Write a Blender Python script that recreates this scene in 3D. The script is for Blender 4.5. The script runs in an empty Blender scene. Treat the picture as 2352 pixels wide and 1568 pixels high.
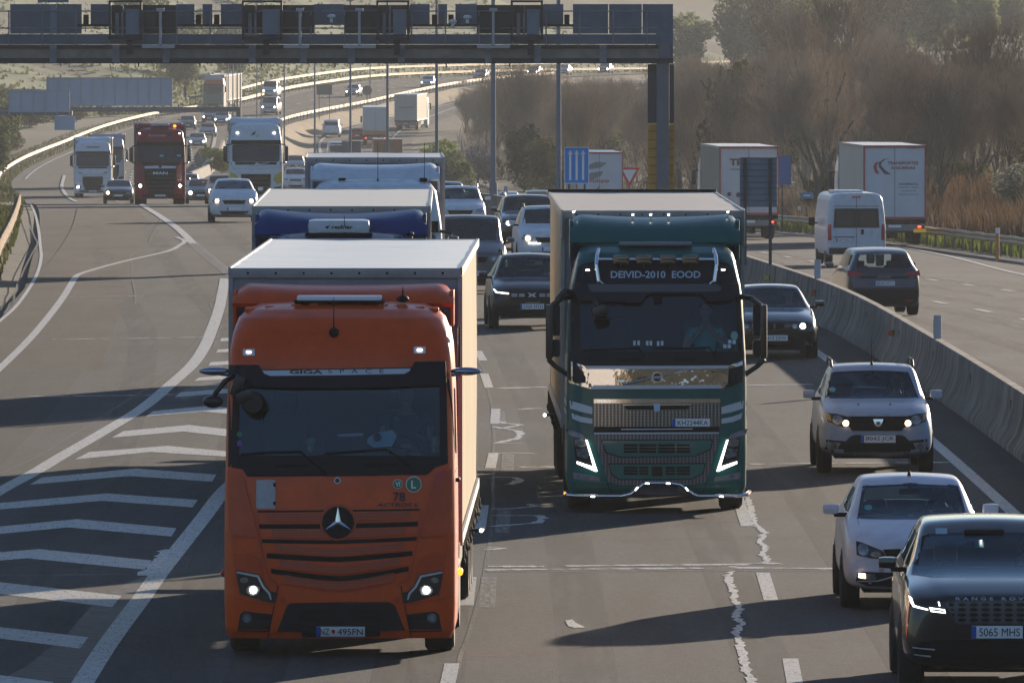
import bpy, bmesh, math, random
from mathutils import Vector, Matrix
from mathutils.bvhtree import BVHTree
from mathutils import noise as NZ
R = math.radians
S = bpy.context.scene
COL = S.collection
random.seed(7)

# ------------------------------------------------------------------ camera, sky, sun, exposure
cam = bpy.data.cameras.new('camera')
cam.lens = 361.2; cam.sensor_width = 36; cam.clip_start = 1; cam.clip_end = 20000
co = bpy.data.objects.new('camera', cam); COL.objects.link(co)
HC = 7.1; FPX = 23600.0; PITCH = math.atan(784 / FPX)
co.location = (0, 0, HC); co.rotation_euler = (math.pi / 2 - PITCH, 0, 0)
S.camera = co

SUN_AZ, SUN_EL = R(24), R(9)
W = bpy.data.worlds.new('World'); S.world = W; W.use_nodes = True
nt = W.node_tree; bg = nt.nodes['Background']
sky = nt.nodes.new('ShaderNodeTexSky'); sky.sky_type = 'NISHITA'; sky.sun_disc = False
sky.sun_elevation = SUN_EL; sky.sun_rotation = SUN_AZ; sky.air_density = 1.0; sky.dust_density = 0.4; sky.ozone_density = 2.0
tint = nt.nodes.new('ShaderNodeMix'); tint.data_type = 'RGBA'; tint.blend_type = 'MULTIPLY'; tint.inputs[0].default_value = 1; tint.inputs[7].default_value = (.90, .97, 1.14, 1)
nt.links.new(sky.outputs[0], tint.inputs[6]); nt.links.new(tint.outputs[2], bg.inputs[0]); bg.inputs[1].default_value = 0.082
sl = bpy.data.lights.new('sun', 'SUN'); sl.energy = 5; sl.angle = R(0.5); sl.color = (1, .83, .64)
so = bpy.data.objects.new('sun', sl); COL.objects.link(so)
sd = Vector((math.sin(SUN_AZ) * math.cos(SUN_EL), math.cos(SUN_AZ) * math.cos(SUN_EL), math.sin(SUN_EL)))
so.rotation_euler = (-sd).to_track_quat('-Z', 'Y').to_euler()
so.location = (0, 0, 60)
S.view_settings.view_transform = 'Standard'; S.view_settings.look = 'None'
S.view_settings.exposure = 0.95; S.view_settings.gamma = 1
S.cycles.use_denoising = True
S.cycles.volume_bounces = 1; S.cycles.max_bounces = 8; S.cycles.transparent_max_bounces = 16
S.cycles.volume_step_rate = 4; S.cycles.sample_clamp_indirect = 4

# ------------------------------------------------------------------ materials
MATS = {}
def P(m): return m.node_tree.nodes['Principled BSDF']
def mat(name, col, rough=.5, metal=0, coat=0, emit=None, estr=0, var=0, vscale=3, bump=0, bscale=20, spec=.5, alpha=1, trans=0, stretch=(1,1,1)):
    if name in MATS: return MATS[name]
    m = bpy.data.materials.new(name); m.use_nodes = True; p = P(m); N = m.node_tree.nodes; L = m.node_tree.links
    c = tuple(col) + (1,)
    p.inputs['Base Color'].default_value = c; p.inputs['Roughness'].default_value = rough
    p.inputs['Metallic'].default_value = metal; p.inputs['Coat Weight'].default_value = coat
    p.inputs['Specular IOR Level'].default_value = spec; p.inputs['Coat Roughness'].default_value = .04
    if trans: p.inputs['Transmission Weight'].default_value = trans
    if emit:
        p.inputs['Emission Color'].default_value = tuple(emit) + (1,); p.inputs['Emission Strength'].default_value = estr
    if var or bump:
        tc = N.new('ShaderNodeTexCoord'); mp = N.new('ShaderNodeMapping'); mp.inputs['Scale'].default_value = stretch
        L.new(tc.outputs['Object'], mp.inputs[0])
        if var:
            n = N.new('ShaderNodeTexNoise'); n.inputs['Scale'].default_value = vscale; n.inputs['Detail'].default_value = 6; n.inputs['Roughness'].default_value = .62
            L.new(mp.outputs[0], n.inputs['Vector'])
            mr = N.new('ShaderNodeMapRange'); mr.inputs[1].default_value = .3; mr.inputs[2].default_value = .7
            mr.inputs[3].default_value = 1 - var; mr.inputs[4].default_value = 1 + var
            L.new(n.outputs[0], mr.inputs[0])
            vm = N.new('ShaderNodeVectorMath'); vm.operation = 'SCALE'; vm.inputs[0].default_value = col
            L.new(mr.outputs[0], vm.inputs['Scale']); L.new(vm.outputs[0], p.inputs['Base Color'])
        if bump:
            n2 = N.new('ShaderNodeTexNoise'); n2.inputs['Scale'].default_value = bscale; n2.inputs['Detail'].default_value = 4
            L.new(mp.outputs[0], n2.inputs['Vector'])
            b = N.new('ShaderNodeBump'); b.inputs['Strength'].default_value = bump; b.inputs['Distance'].default_value = .02
            L.new(n2.outputs[0], b.inputs['Height']); L.new(b.outputs[0], p.inputs['Normal'])
    MATS[name] = m; return m
def paint(name, col, rough=.38, metal=0.0):
    m = mat(name, col, rough, metal, coat=.24, spec=.22, var=.12, vscale=5, bump=.02, bscale=2); P(m).inputs['Coat Roughness'].default_value = .12; return m

# ------------------------------------------------------------------ mesh helper
def link(name, me, m=None, parent=None, smooth=None):
    o = bpy.data.objects.new(name, me); COL.objects.link(o)
    if m:
        for k in (m if isinstance(m, (list, tuple)) else [m]): me.materials.append(k)
    if parent: o.parent = parent
    if smooth is not None:
        me.polygons.foreach_set('use_smooth', [True] * len(me.polygons))
        me.set_sharp_from_angle(angle=R(smooth))
    return o
class MB:
    def __init__(s): s.v = []; s.f = []; s.mi = []; s.m = 0
    def add(s, v, f):
        n = len(s.v); s.v += [tuple(p) for p in v]; s.f += [tuple(i + n for i in q) for q in f]; s.mi += [s.m] * len(f); return s
    def box(s, c, d, b=0, rz=0, rx=0, ry=0):
        x, y, z = d[0] / 2, d[1] / 2, d[2] / 2
        M_ = Matrix.Translation(c) @ Matrix.Rotation(rz, 4, 'Z') @ Matrix.Rotation(ry, 4, 'Y') @ Matrix.Rotation(rx, 4, 'X')
        if b <= 0:
            v = [(i * x, j * y, k * z) for k in (-1, 1) for j in (-1, 1) for i in (-1, 1)]
            f = [(0, 2, 3, 1), (4, 5, 7, 6), (0, 1, 5, 4), (2, 6, 7, 3), (0, 4, 6, 2), (1, 3, 7, 5)]
        else:
            bm = bmesh.new(); bmesh.ops.create_cube(bm, size=1)
            bmesh.ops.scale(bm, vec=(2 * x, 2 * y, 2 * z), verts=bm.verts)
            bmesh.ops.bevel(bm, geom=bm.edges[:] , offset=min(b, x * .95, y * .95, z * .95), segments=2, profile=.7, affect='EDGES')
            bm.verts.index_update(); v = [tuple(q.co) for q in bm.verts]; f = [tuple(q.index for q in p.verts) for p in bm.faces]; bm.free()
        return s.add([M_ @ Vector(p) for p in v], f)
    def cyl(s, a, b, r, r2=None, n=12, cap=True):
        a = Vector(a); b = Vector(b); r2 = r if r2 is None else r2; d = (b - a).normalized()
        u = d.orthogonal().normalized(); w = d.cross(u); v = []
        for i in range(n):
            t = 2 * math.pi * i / n; q = u * math.cos(t) + w * math.sin(t); v += [a + q * r, b + q * r2]
        f = [(2 * i, 2 * ((i + 1) % n), 2 * ((i + 1) % n) + 1, 2 * i + 1) for i in range(n)]
        if cap: f += [tuple(2 * i for i in range(n))[::-1], tuple(2 * i + 1 for i in range(n))]
        return s.add(v, f)
    def tube(s, pts, r, n=8):
        pts = [Vector(p) for p in pts]
        for a, b in zip(pts, pts[1:]):
            s.cyl(a, b, r, n=n)
        for p in pts[1:-1]: s.ell(p, (r, r, r), 6, 4)
        return s
    def ell(s, c, r, n=12, m=8):
        v = [(c[0], c[1], c[2] - r[2])]; f = []
        for j in range(1, m):
            t = math.pi * j / m
            for i in range(n):
                a = 2 * math.pi * i / n; v.append((c[0] + r[0] * math.sin(t) * math.cos(a), c[1] + r[1] * math.sin(t) * math.sin(a), c[2] - r[2] * math.cos(t)))
        v.append((c[0], c[1], c[2] + r[2])); L = len(v) - 1
        for i in range(n):
            k = (i + 1) % n; f.append((0, 1 + k, 1 + i)); f.append((L, L - n + i, L - n + k))
            for j in range(m - 2): f.append((1 + j * n + i, 1 + j * n + k, 1 + (j + 1) * n + k, 1 + (j + 1) * n + i))
        return s.add(v, f)
    def lathe(s, prof, n=24, axis='x', c=(0, 0, 0)):   # prof: (axial, radius)
        v = []; f = []; k = len(prof)
        for i in range(n):
            t = 2 * math.pi * i / n
            for a, r in prof:
                p = (a, r * math.cos(t), r * math.sin(t)) if axis == 'x' else ((r * math.cos(t), a, r * math.sin(t)) if axis == 'y' else (r * math.cos(t), r * math.sin(t), a))
                v.append((p[0] + c[0], p[1] + c[1], p[2] + c[2]))
        for i in range(n):
            j = (i + 1) % n
            for q in range(k - 1): f.append((i * k + q, i * k + q + 1, j * k + q + 1, j * k + q))
        return s.add(v, f)
    def grid(s, rows):
        n = len(rows[0]); v = [p for r in rows for p in r]
        f = [(i * n + j, i * n + j + 1, (i + 1) * n + j + 1, (i + 1) * n + j) for i in range(len(rows) - 1) for j in range(n - 1)]
        return s.add(v, f)
    def prism(s, poly, y0, y1):   # poly in xz, extruded along y
        n = len(poly); v = [(x, y0, z) for x, z in poly] + [(x, y1, z) for x, z in poly]
        f = [tuple(range(n)), tuple(range(2 * n - 1, n - 1, -1))] + [(i, (i + 1) % n + 0, (i + 1) % n + n, i + n)[::-1] for i in range(n)]
        return s.add(v, f)
    def mesh(s, name):
        me = bpy.data.meshes.new(name); me.from_pydata(s.v, [], s.f)
        if any(s.mi): me.polygons.foreach_set('material_index', s.mi)
        me.update(); return me
    def build(s, name, m, parent=None, smooth=35):
        bm = bmesh.new(); me = s.mesh(name); bm.from_mesh(me); bmesh.ops.recalc_face_normals(bm, faces=bm.faces); bm.to_mesh(me); bm.free()
        return link(name, me, m, parent, smooth)
def empty(name, loc=(0, 0, 0), rot=(0, 0, 0)):
    o = bpy.data.objects.new(name, None); COL.objects.link(o); o.location = loc; o.rotation_euler = rot; o.empty_display_size = .5; return o
def tag(o, label=None, cat=None, group=None, kind=None):
    if label: o['label'] = label
    if cat: o['category'] = cat
    if group: o['group'] = group
    if kind: o['kind'] = kind
    return o
def copy_tree(o, parent=None):
    c = o.copy(); COL.objects.link(c)
    if parent: c.parent = parent
    for ch in list(o.children): copy_tree(ch, c)
    return c

# ------------------------------------------------------------------ lie of the land
def curve(pts):
    xs = [p[0] for p in pts]; ys = [p[1] for p in pts]; n = len(xs)
    d = [(ys[i + 1] - ys[i]) / (xs[i + 1] - xs[i]) for i in range(n - 1)]
    t = [d[0]] + [(d[i - 1] + d[i]) / 2 for i in range(1, n - 1)] + [d[-1]]
    def fn(x):
        if x <= xs[0]: return ys[0] + (x - xs[0]) * d[0]
        if x >= xs[-1]: return ys[-1] + (x - xs[-1]) * d[-1]
        lo = 0
        while xs[lo + 1] < x: lo += 1
        h = xs[lo + 1] - xs[lo]; s = (x - xs[lo]) / h
        return ((2 * s**3 - 3 * s * s + 1) * ys[lo] + (s**3 - 2 * s * s + s) * h * t[lo] + (-2 * s**3 + 3 * s * s) * ys[lo + 1] + (s**3 - s * s) * h * t[lo + 1])
    return fn
z1 = curve([(-50, 0), (0, 0), (180, 0), (240, -.03), (300, -.38), (388, -1.2), (505, -2.95), (640, -5.5), (740, -6.6), (800, -7.1), (900, -7.5), (1000, -7.5), (1100, -6.8), (1200, -5.7), (1310, -4.2), (1450, -3.6), (1700, -4.4), (2600, -5)])
dz = curve([(-50, 0), (150, 0), (200, .25), (250, .55), (358, 1.3), (430, 1.3), (600, 1.2), (1100, 1.3), (1250, 1.0), (1400, .8), (2600, .5)])
def z2(y): return z1(y) - max(0, dz(y))
Mx = curve([(-50, 8.0), (60, 8.2), (110, 8.35), (162, 8.12), (191, 7.75), (220, 7.15), (245, 6.1), (290, 4.05), (345, 1.6), (395, -.7), (500, -5), (600, -8.6), (735, -13.2), (850, -17.5), (950, -21.2), (1050, -24.2), (1130, -24.6), (1230, -15.5), (1290, -9.6), (1350, -3.5), (1400, 3), (1500, 20), (1650, 50)])
Ex = curve([(-50, -12), (107, -11), (200, -11.5), (300, -15.2), (430, -21), (640, -31.5), (830, -41.4), (1000, -44.5), (1150, -41), (1220, -33), (1280, -28.5), (1330, -24), (1400, -17), (1450, -6), (1520, 13), (1600, 36), (1700, 66)])
Rx = curve([(-50, 28), (200, 27), (300, 22.6), (380, 19.2), (500, 13.4), (600, 8.6), (750, 1.2), (880, -4.2), (960, -6.7), (1050, -9.2), (1150, -9.2), (1250, -3.5), (1350, 7), (1500, 27), (1650, 60)])
def sm(a, b, x):
    t = min(1, max(0, (x - a) / (b - a)));
    return t * t * (3 - 2 * t)
def nz(x, y, s=1.0): return NZ.noise(Vector((x * s, y * s, 3.7)))
def Zg(X, Y):
    """height of the ground anywhere"""
    a, b = z1(Y), z2(Y); m = Mx(Y); w = .25 if Y < 420 else .25 + 3.2 * sm(420, 620, Y)
    z = a + (b - a) * sm(m - .15, m - .15 + w, X)
    e = Ex(Y) - 1.6; r = Rx(Y) + 1.6
    if X < e:
        q = e - X
        z += -1.2 * sm(0, 6, q) * (1 - sm(900, 1150, Y)) + (sm(8, 130, q) * 20) * sm(900, 1300, Y) + .35 * sm(0, 9, q) * q * sm(1120, 1320, Y) * .55
        z += nz(X, Y, .05) * sm(2, 14, q) * 1.4
    if X > r:
        q = X - r
        z += .10 * min(q, 60) * sm(1, 8, q) + nz(X, Y, .06) * sm(2, 12, q) * .8
    z += sm(-100, -290, Y) * 48 if Y < -100 else 0  # unseen hill behind the camera, raised for its reflection in paint and chrome
    z += sm(1750, 2500, Y) * 46 + nz(X, Y, .004) * 10 * sm(1700, 2300, Y)
    return z
def px_x(x, Y, z=0): return (x - 1176) / FPX * (Y * math.cos(PITCH) + (HC - z) * math.sin(PITCH))
def spot(x, y, zf=z1):
    """read a ground position off the photograph (full-frame 2352 px wide)"""
    t = math.tan(PITCH + math.atan((y - 784) / FPX)); lo, hi = 40.0, 1700.0
    for _ in range(50):
        mid = (lo + hi) / 2
        if (HC - zf(mid)) / mid > t: lo = mid
        else: hi = mid
    Y = (lo + hi) / 2
    return px_x(x, Y, zf(Y)), Y

# --- ground sheet
def strips(name, xa, xb, ys, nx, zf, m, kind='structure', off=0.0):
    rows = []; me_uv = []
    for Y in ys:
        a, b = xa(Y), xb(Y)
        rows.append([(a + (b - a) * i / nx, Y, zf(a + (b - a) * i / nx, Y) + off) for i in range(nx + 1)])
    mb = MB().grid(rows); o = mb.build(name, m, None, 60)
    if kind: tag(o, kind=kind)
    return o
def frange(a, b, s):
    o = []; x = a
    while x < b: o.append(x); x += s
    return o + [b]
YS = [-620, -540, -460, -400, -340, -280, -220, -170, -130, -100, -80] + frange(-60, 460, 10) + frange(470, 1700, 10) + frange(1740, 3200, 60)

def ground_mat():
    m = bpy.data.materials.new('ground_cover'); m.use_nodes = True; N = m.node_tree.nodes; L = m.node_tree.links; p = P(m)
    tc = N.new('ShaderNodeTexCoord')
    n1 = N.new('ShaderNodeTexNoise'); n1.inputs['Scale'].default_value = .02; n1.inputs['Detail'].default_value = 8
    n2 = N.new('ShaderNodeTexNoise'); n2.inputs['Scale'].default_value = 1.5; n2.inputs['Detail'].default_value = 8
    L.new(tc.outputs['Object'], n1.inputs['Vector']); L.new(tc.outputs['Object'], n2.inputs['Vector'])
    r = N.new('ShaderNodeValToRGB'); e = r.color_ramp.elements
    e[0].position = .38; e[0].color = (.14, .105, .06, 1); e[1].position = .58; e[1].color = (.075, .10, .03, 1)
    x = e.new(.5) if hasattr(e, 'new') else None
    x.color = (.10, .10, .045, 1)
    L.new(n1.outputs[0], r.inputs[0])
    mx = N.new('ShaderNodeMix'); mx.data_type = 'RGBA'; mx.blend_type = 'MULTIPLY'; mx.inputs[0].default_value = .7
    L.new(r.outputs[0], mx.inputs[6]); L.new(n2.outputs[1], mx.inputs[7])
    hs = N.new('ShaderNodeHueSaturation'); hs.inputs['Saturation'].default_value = .62; hs.inputs['Value'].default_value = .6
    L.new(mx.outputs[2], hs.inputs['Color']); L.new(hs.outputs[0], p.inputs['Base Color']); p.inputs['Roughness'].default_value = .95
    b = N.new('ShaderNodeBump'); b.inputs['Strength'].default_value = .8; b.inputs['Distance'].default_value = .2
    L.new(n2.outputs[0], b.inputs['Height']); L.new(b.outputs[0], p.inputs['Normal'])
    return m
GX = [-900, -600, -400, -280, -200, -150, -120, -100, -85, -72, -62, -54, -48]
def xa_(Y): return Ex(Y)
def build_ground():
    rows = []
    offs_l = [-900, -600, -400, -260, -170, -120, -85, -60, -44, -32, -24, -18, -13, -9, -6, -4, -2.6, -1.4]
    offs_r = [-o for o in offs_l[::-1]]
    for Y in YS:
        e, m_, r = Ex(Y) , Mx(Y), Rx(Y)
        xs = [e + o for o in offs_l] + [e + 1.5, (e + m_) / 2, m_ - 1, m_ - .2, m_ + .15, m_ + 1.2, m_ + 2.4, m_ + 3.6, (m_ + r) / 2, r - 1.5] + [r + o for o in offs_r]
        row = []
        for X in xs:
            z = Zg(X, Y)
            if e - 1 < X < r + 1: z -= .10
            if Y > 1690: z = Zg(X, Y) - .1
            row.append((X, Y, z))
        rows.append(row)
    tag(MB().grid(rows).build('ground', ground_mat(), None, 60), kind='structure')
build_ground()

# --- asphalt
def asphalt(name, base, tint=(.93, .975, 1.06)):
    m = bpy.data.materials.new(name); m.use_nodes = True; N = m.node_tree.nodes; L = m.node_tree.links; p = P(m)
    tc = N.new('ShaderNodeTexCoord')
    def noise(sc, det, vec_scale=(1, 1, 1), rough=.6):
        mp = N.new('ShaderNodeMapping'); mp.inputs['Scale'].default_value = vec_scale; L.new(tc.outputs['Object'], mp.inputs[0])
        n = N.new('ShaderNodeTexNoise'); n.inputs['Scale'].default_value = sc; n.inputs['Detail'].default_value = det; n.inputs['Roughness'].default_value = rough
        L.new(mp.outputs[0], n.inputs['Vector']); return n
    big = noise(.9, 5, (1, .06, 1)); mid = noise(.35, 6, (1, .35, 1)); fine = noise(11, 6, (1, .6, 1), .82)
    def rng(n, a, b, lo=.3, hi=.7):
        r = N.new('ShaderNodeMapRange'); r.inputs[1].default_value = lo; r.inputs[2].default_value = hi; r.inputs[3].default_value = a; r.inputs[4].default_value = b
        L.new(n.outputs[0], r.inputs[0]); return r
    a, b_, c = rng(big, .66, 1.26), rng(mid, .74, 1.2), rng(fine, .40, 1.8)
    m1 = N.new('ShaderNodeMath'); m1.operation = 'MULTIPLY'; L.new(a.outputs[0], m1.inputs[0]); L.new(b_.outputs[0], m1.inputs[1])
    m2 = N.new('ShaderNodeMath'); m2.operation = 'MULTIPLY'; L.new(m1.outputs[0], m2.inputs[0]); L.new(c.outputs[0], m2.inputs[1])
    # fine dark cracks
    vo = N.new('ShaderNodeTexVoronoi'); vo.feature = 'DISTANCE_TO_EDGE'; vo.inputs['Scale'].default_value = .28
    mp = N.new('ShaderNodeMapping'); mp.inputs['Scale'].default_value = (1, .45, 1); L.new(tc.outputs['Object'], mp.inputs[0])
    dn = N.new('ShaderNodeVectorMath'); dn.operation = 'MULTIPLY_ADD'; n3 = noise(1.1, 5); L.new(n3.outputs[1], dn.inputs[0]); dn.inputs[1].default_value = (2.2, 2.2, 0); L.new(mp.outputs[0], dn.inputs[2])
    L.new(dn.outputs[0], vo.inputs['Vector'])
    cr = N.new('ShaderNodeMapRange'); cr.inputs[1].default_value = 0; cr.inputs[2].default_value = .012; cr.inputs[3].default_value = .62; cr.inputs[4].default_value = 1
    L.new(vo.outputs['Distance'], cr.inputs[0])
    m3 = N.new('ShaderNodeMath'); m3.operation = 'MULTIPLY'; L.new(m2.outputs[0], m3.inputs[0]); L.new(cr.outputs[0], m3.inputs[1])
    vm = N.new('ShaderNodeVectorMath'); vm.operation = 'SCALE'; vm.inputs[0].default_value = tuple(base * t for t in tint); L.new(m3.outputs[0], vm.inputs['Scale'])
    L.new(vm.outputs[0], p.inputs['Base Color']); p.inputs['Roughness'].default_value = .88; p.inputs['Specular IOR Level'].default_value = .10
    bp = N.new('ShaderNodeBump'); bp.inputs['Strength'].default_value = .5; bp.inputs['Distance'].default_value = .012
    f2 = noise(60, 2, (1, .5, 1)); L.new(f2.outputs[0], bp.inputs['Height']); L.new(bp.outputs[0], p.inputs['Normal'])
    return m
ASP = asphalt('asphalt_worn', .056); ASP2 = asphalt('asphalt_pale', .066); ASP3 = asphalt('asphalt_shoulder', .038)
YR = frange(-60, 1640, 10)
strips('road', lambda Y: Ex(Y) + 1.2, lambda Y: Mx(Y) - .1, YR, 4, lambda X, Y: z1(Y), ASP)
strips('opposite_road', lambda Y: Mx(Y) + (.1 if Y < 420 else .1 + 3.6 * sm(420, 620, Y)), lambda Y: Rx(Y) - 1, YR, 4, lambda X, Y: z2(Y), ASP2)
strips('road_shoulder', lambda Y: Mx(Y) - 1.25, lambda Y: Mx(Y) - .1, frange(-60, 460, 10), 1, lambda X, Y: z1(Y), ASP3, off=.001)
strips('left_shoulder', lambda Y: Ex(Y) + 1.2, lambda Y: Ex(Y) + 3.2 , frange(120, 480, 10), 1, lambda X, Y: z1(Y), ASP3, off=.001)
# ------------------------------------------------------------------ painted markings and seams
def worn(name, col, a=.45, sc=7, cut=None, st=(1, 1, 1)):
    m = mat(name, col, .7); N = m.node_tree.nodes; L = m.node_tree.links; p = P(m)
    tc = N.new('ShaderNodeTexCoord'); n = N.new('ShaderNodeTexNoise'); n.inputs['Scale'].default_value = sc; n.inputs['Detail'].default_value = 8; n.inputs['Roughness'].default_value = .75
    L.new(tc.outputs['Object'], n.inputs['Vector'])
    if cut:
        mp_ = N.new('ShaderNodeMapping'); mp_.inputs['Scale'].default_value = st; L.new(tc.outputs['Object'], mp_.inputs[0]); n5 = N.new('ShaderNodeTexNoise'); n5.inputs['Scale'].default_value = sc * 1.7; n5.inputs['Detail'].default_value = 10; n5.inputs['Roughness'].default_value = .8; L.new(mp_.outputs[0], n5.inputs['Vector'])
        r5 = N.new('ShaderNodeMapRange'); r5.inputs[1].default_value = cut; r5.inputs[2].default_value = cut + .10; L.new(n5.outputs[0], r5.inputs[0]); L.new(r5.outputs[0], p.inputs['Alpha'])
    r = N.new('ShaderNodeMapRange'); r.inputs[1].default_value = .36; r.inputs[2].default_value = .60; r.inputs[3].default_value = a; r.inputs[4].default_value = 1
    L.new(n.outputs[0], r.inputs[0])
    vm = N.new('ShaderNodeVectorMath'); vm.operation = 'SCALE'; vm.inputs[0].default_value = col; L.new(r.outputs[0], vm.inputs['Scale']); L.new(vm.outputs[0], p.inputs['Base Color'])
    return m
WHITE = worn('marking_white', (.50, .495, .475), .6, 7, .36, (2.2, .3, 1)); FAINT = worn('marking_faint', (.24, .235, .23), .5, 9, .44); SEAL = worn('seam_white', (.72, .71, .68), .6, 16, .40)
TAR = worn('seam_tar', (.026, .026, .028), .6, 12, .40); DARKP = worn('tyre_worn_asphalt', (.030, .030, .033), .7, 3, .40, (.6, 4, 1))
class Ground2D:
    def __init__(s, zf, off): s.zf = zf; s.off = off; s.mb = MB()
    def o(s, y): return s.off * .5 + max(0, y - 220) * 7e-5
    def poly(s, pts, off=0):
        n = len(pts); s.mb.add([(x, y, s.zf(y) + s.o(y) + off) for x, y in pts], [tuple(range(n))])
    def quadstrip(s, L_, R_, off=0):
        rows = [[(a[0], a[1], s.zf(a[1]) + s.o(a[1]) + off), (b[0], b[1], s.zf(b[1]) + s.o(b[1]) + off)] for a, b in zip(L_, R_)]
        s.mb.grid(rows)
    def line(s, pts, w, off=0, step=4):
        P_ = []
        for a, b in zip(pts, pts[1:]):
            n = max(1, int(math.dist(a, b) / step))
            P_ += [(a[0] + (b[0] - a[0]) * i / n, a[1] + (b[1] - a[1]) * i / n) for i in range(n)]
        P_.append(pts[-1]); A = []; B = []
        for i, p in enumerate(P_):
            q0 = P_[max(0, i - 1)]; q1 = P_[min(len(P_) - 1, i + 1)]
            dx, dy = q1[0] - q0[0], q1[1] - q0[1]; l = math.hypot(dx, dy) or 1
            ww = w(i, len(P_)) if callable(w) else w
            A.append((p[0] - dy / l * ww / 2, p[1] + dx / l * ww / 2)); B.append((p[0] + dy / l * ww / 2, p[1] - dx / l * ww / 2))
        s.quadstrip(A, B, off)
    def done(s, name, m):
        o = s.mb.build(name, m, None, None); return tag(o, kind='structure')
def sp(l, zf=z1): return [spot(x, y, zf) for x, y in l]
def smooth_path(pts, n=6):
    out = []
    for i in range(len(pts) - 1):
        p0 = pts[max(0, i - 1)]; p1 = pts[i]; p2 = pts[i + 1]; p3 = pts[min(len(pts) - 1, i + 2)]
        for k in range(n):
            t = k / n
            out.append(tuple(.5 * (2 * p1[j] + (-p0[j] + p2[j]) * t + (2 * p0[j] - 5 * p1[j] + 4 * p2[j] - p3[j]) * t * t + (-p0[j] + 3 * p1[j] - 3 * p2[j] + p3[j]) * t**3) for j in (0, 1)))
    return out + [pts[-1]]
g = Ground2D(z1, .008)
g.line(smooth_path(sp([(-60, 1165), (0, 1127), (80, 1084), (143, 1046), (240, 990), (328, 936), (395, 880), (443, 836), (470, 796), (487, 756), (503, 710), (511, 672), (516, 640)])), .25)
g.line(smooth_path(sp([(560, 1085), (512, 1130), (470, 1185), (409, 1262), (365, 1318), (325, 1374), (250, 1475), (190, 1568), (120, 1680)])), .24)
g.line(smooth_path(sp([(-70, 905), (0, 845), (80, 765), (140, 690), (172, 638)])), .17); g.line(smooth_path(sp([(172, 638), (190, 627), (283, 601), (383, 578), (412, 564), (424, 554), (405, 545)])), .16)
g.line(smooth_path(sp([(148, 404), (142, 430), (155, 452), (176, 464)])), .25)
g.line(smooth_path(sp([(306, 466), (330, 474), (367, 497), (405, 523), (443, 559)])), .27)
lad = smooth_path(sp([(443, 559), (480, 592), (520, 623), (560, 655)]), 30)
for i, p in enumerate(lad):
    if i % 2 == 0: g.poly([(p[0] - .17, p[1] - .25), (p[0] + .17, p[1] - .25), (p[0] + .17, p[1] + .25), (p[0] - .17, p[1] + .25)])
# right edge line of the near carriageway and far edge lines
g.line([(Mx(y) - 1.32, y) for y in frange(60, 400, 6)], .20)
g.line([(Mx(y) - 1.4, y) for y in frange(400, 900, 8)], .22)
g.line(smooth_path([(-26.5, 820), (-26.1, 850), (-27.6, 930), (-29.4, 1010), (-31.4, 1090)]), .35)
g.line([(Ex(y) + 2.2, y) for y in frange(820, 1500, 8)], .2)
def dash(x, yt, yb, w=.17):
    (xa, ya), (xb, yb_) = spot(x[0], yt), spot(x[1], yb); g.line([(xa, ya), (xb, yb_)], w)
for x, a, b in [((1038, 1018), 1523, 1620), ((1080, 1072), 1325, 1390), ((1110, 1101), 1160, 1217), ((1134, 1126), 1040, 1075), ((1139, 1136), 939, 973), ((1112, 1123), 858, 890), ((1098, 1110), 806, 828)]: dash(x, a, b, .16)
for x, a, b in [((1690, 1716), 1130, 1208), ((1752, 1771), 1315, 1378), ((1815, 1832), 1512, 1600)]: dash(x, a, b, .17)
for k in range(60):
    y0 = 216 + 17 * k
    for u in (-4.85, -8.35):
        if y0 > 208 and y0 + 5 < 1100: g.line([(Mx(y0) + u, y0), (Mx(y0 + 5) + u, y0 + 5)], .17 if y0 < 400 else .24)
for k in range(50):
    y0 = 560 + 17 * k
    g.line([(Ex(y0) + 7, y0), (Ex(y0 + 5) + 7, y0 + 5)], .24); g.line([(Ex(y0) + 10.6, y0), (Ex(y0 + 5) + 10.6, y0 + 5)], .24)
CH = [[(95, 1097), (313, 1076), (497, 1090), (487, 1106), (297, 1093), (68, 1113)], [(-60, 1160), (0, 1155), (245, 1133), (454, 1148), (442, 1165), (233, 1150), (0, 1170), (-60, 1175)],
      [(-60, 1215), (0, 1209), (177, 1192), (405, 1213), (394, 1232), (157, 1211), (0, 1226), (-60, 1232)], [(-60, 1274), (0, 1268), (90, 1261), (348, 1287), (332, 1308), (63, 1282), (0, 1287), (-60, 1292)],
      [(-60, 1332), (0, 1337), (280, 1368), (257, 1394), (0, 1364), (-60, 1358)], [(-60, 1434), (0, 1440), (203, 1463), (183, 1489), (0, 1466), (-60, 1459)], [(-60, 1543), (0, 1550), (123, 1566), (100, 1600), (0, 1582), (-60, 1575)],
      [(205, 1038), (385, 1024), (525, 1037), (545, 1050), (345, 1038), (172, 1055)], [(284, 990), (434, 976), (560, 990), (560, 1006), (420, 991), (257, 1005)], [(352, 944), (480, 932), (580, 942), (580, 955), (465, 945), (335, 956)],
      [(415, 901), (520, 893), (600, 900), (600, 911), (515, 903), (402, 912)], [(457, 867), (540, 860), (600, 866), (600, 876), (535, 870), (446, 875)], [(484, 832), (555, 827), (600, 832), (600, 841), (550, 836), (478, 840)],
      [(500, 803), (560, 799), (600, 803), (600, 810), (558, 806), (496, 810)], [(508, 777), (560, 774), (600, 777), (600, 784), (556, 781), (505, 784)]]
for c in CH: g.poly(sp(c))
g.done('road_markings', WHITE)
g = Ground2D(z1, .007)
for x, a, b in [((1167, 1165), 1042, 1083), ((1158, 1153), 1169, 1223), ((1123, 1118), 1325, 1395), ((1146, 1150), 945, 976)]: dash(x, a, b, .19)
g.done('faded_markings', FAINT)
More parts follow.
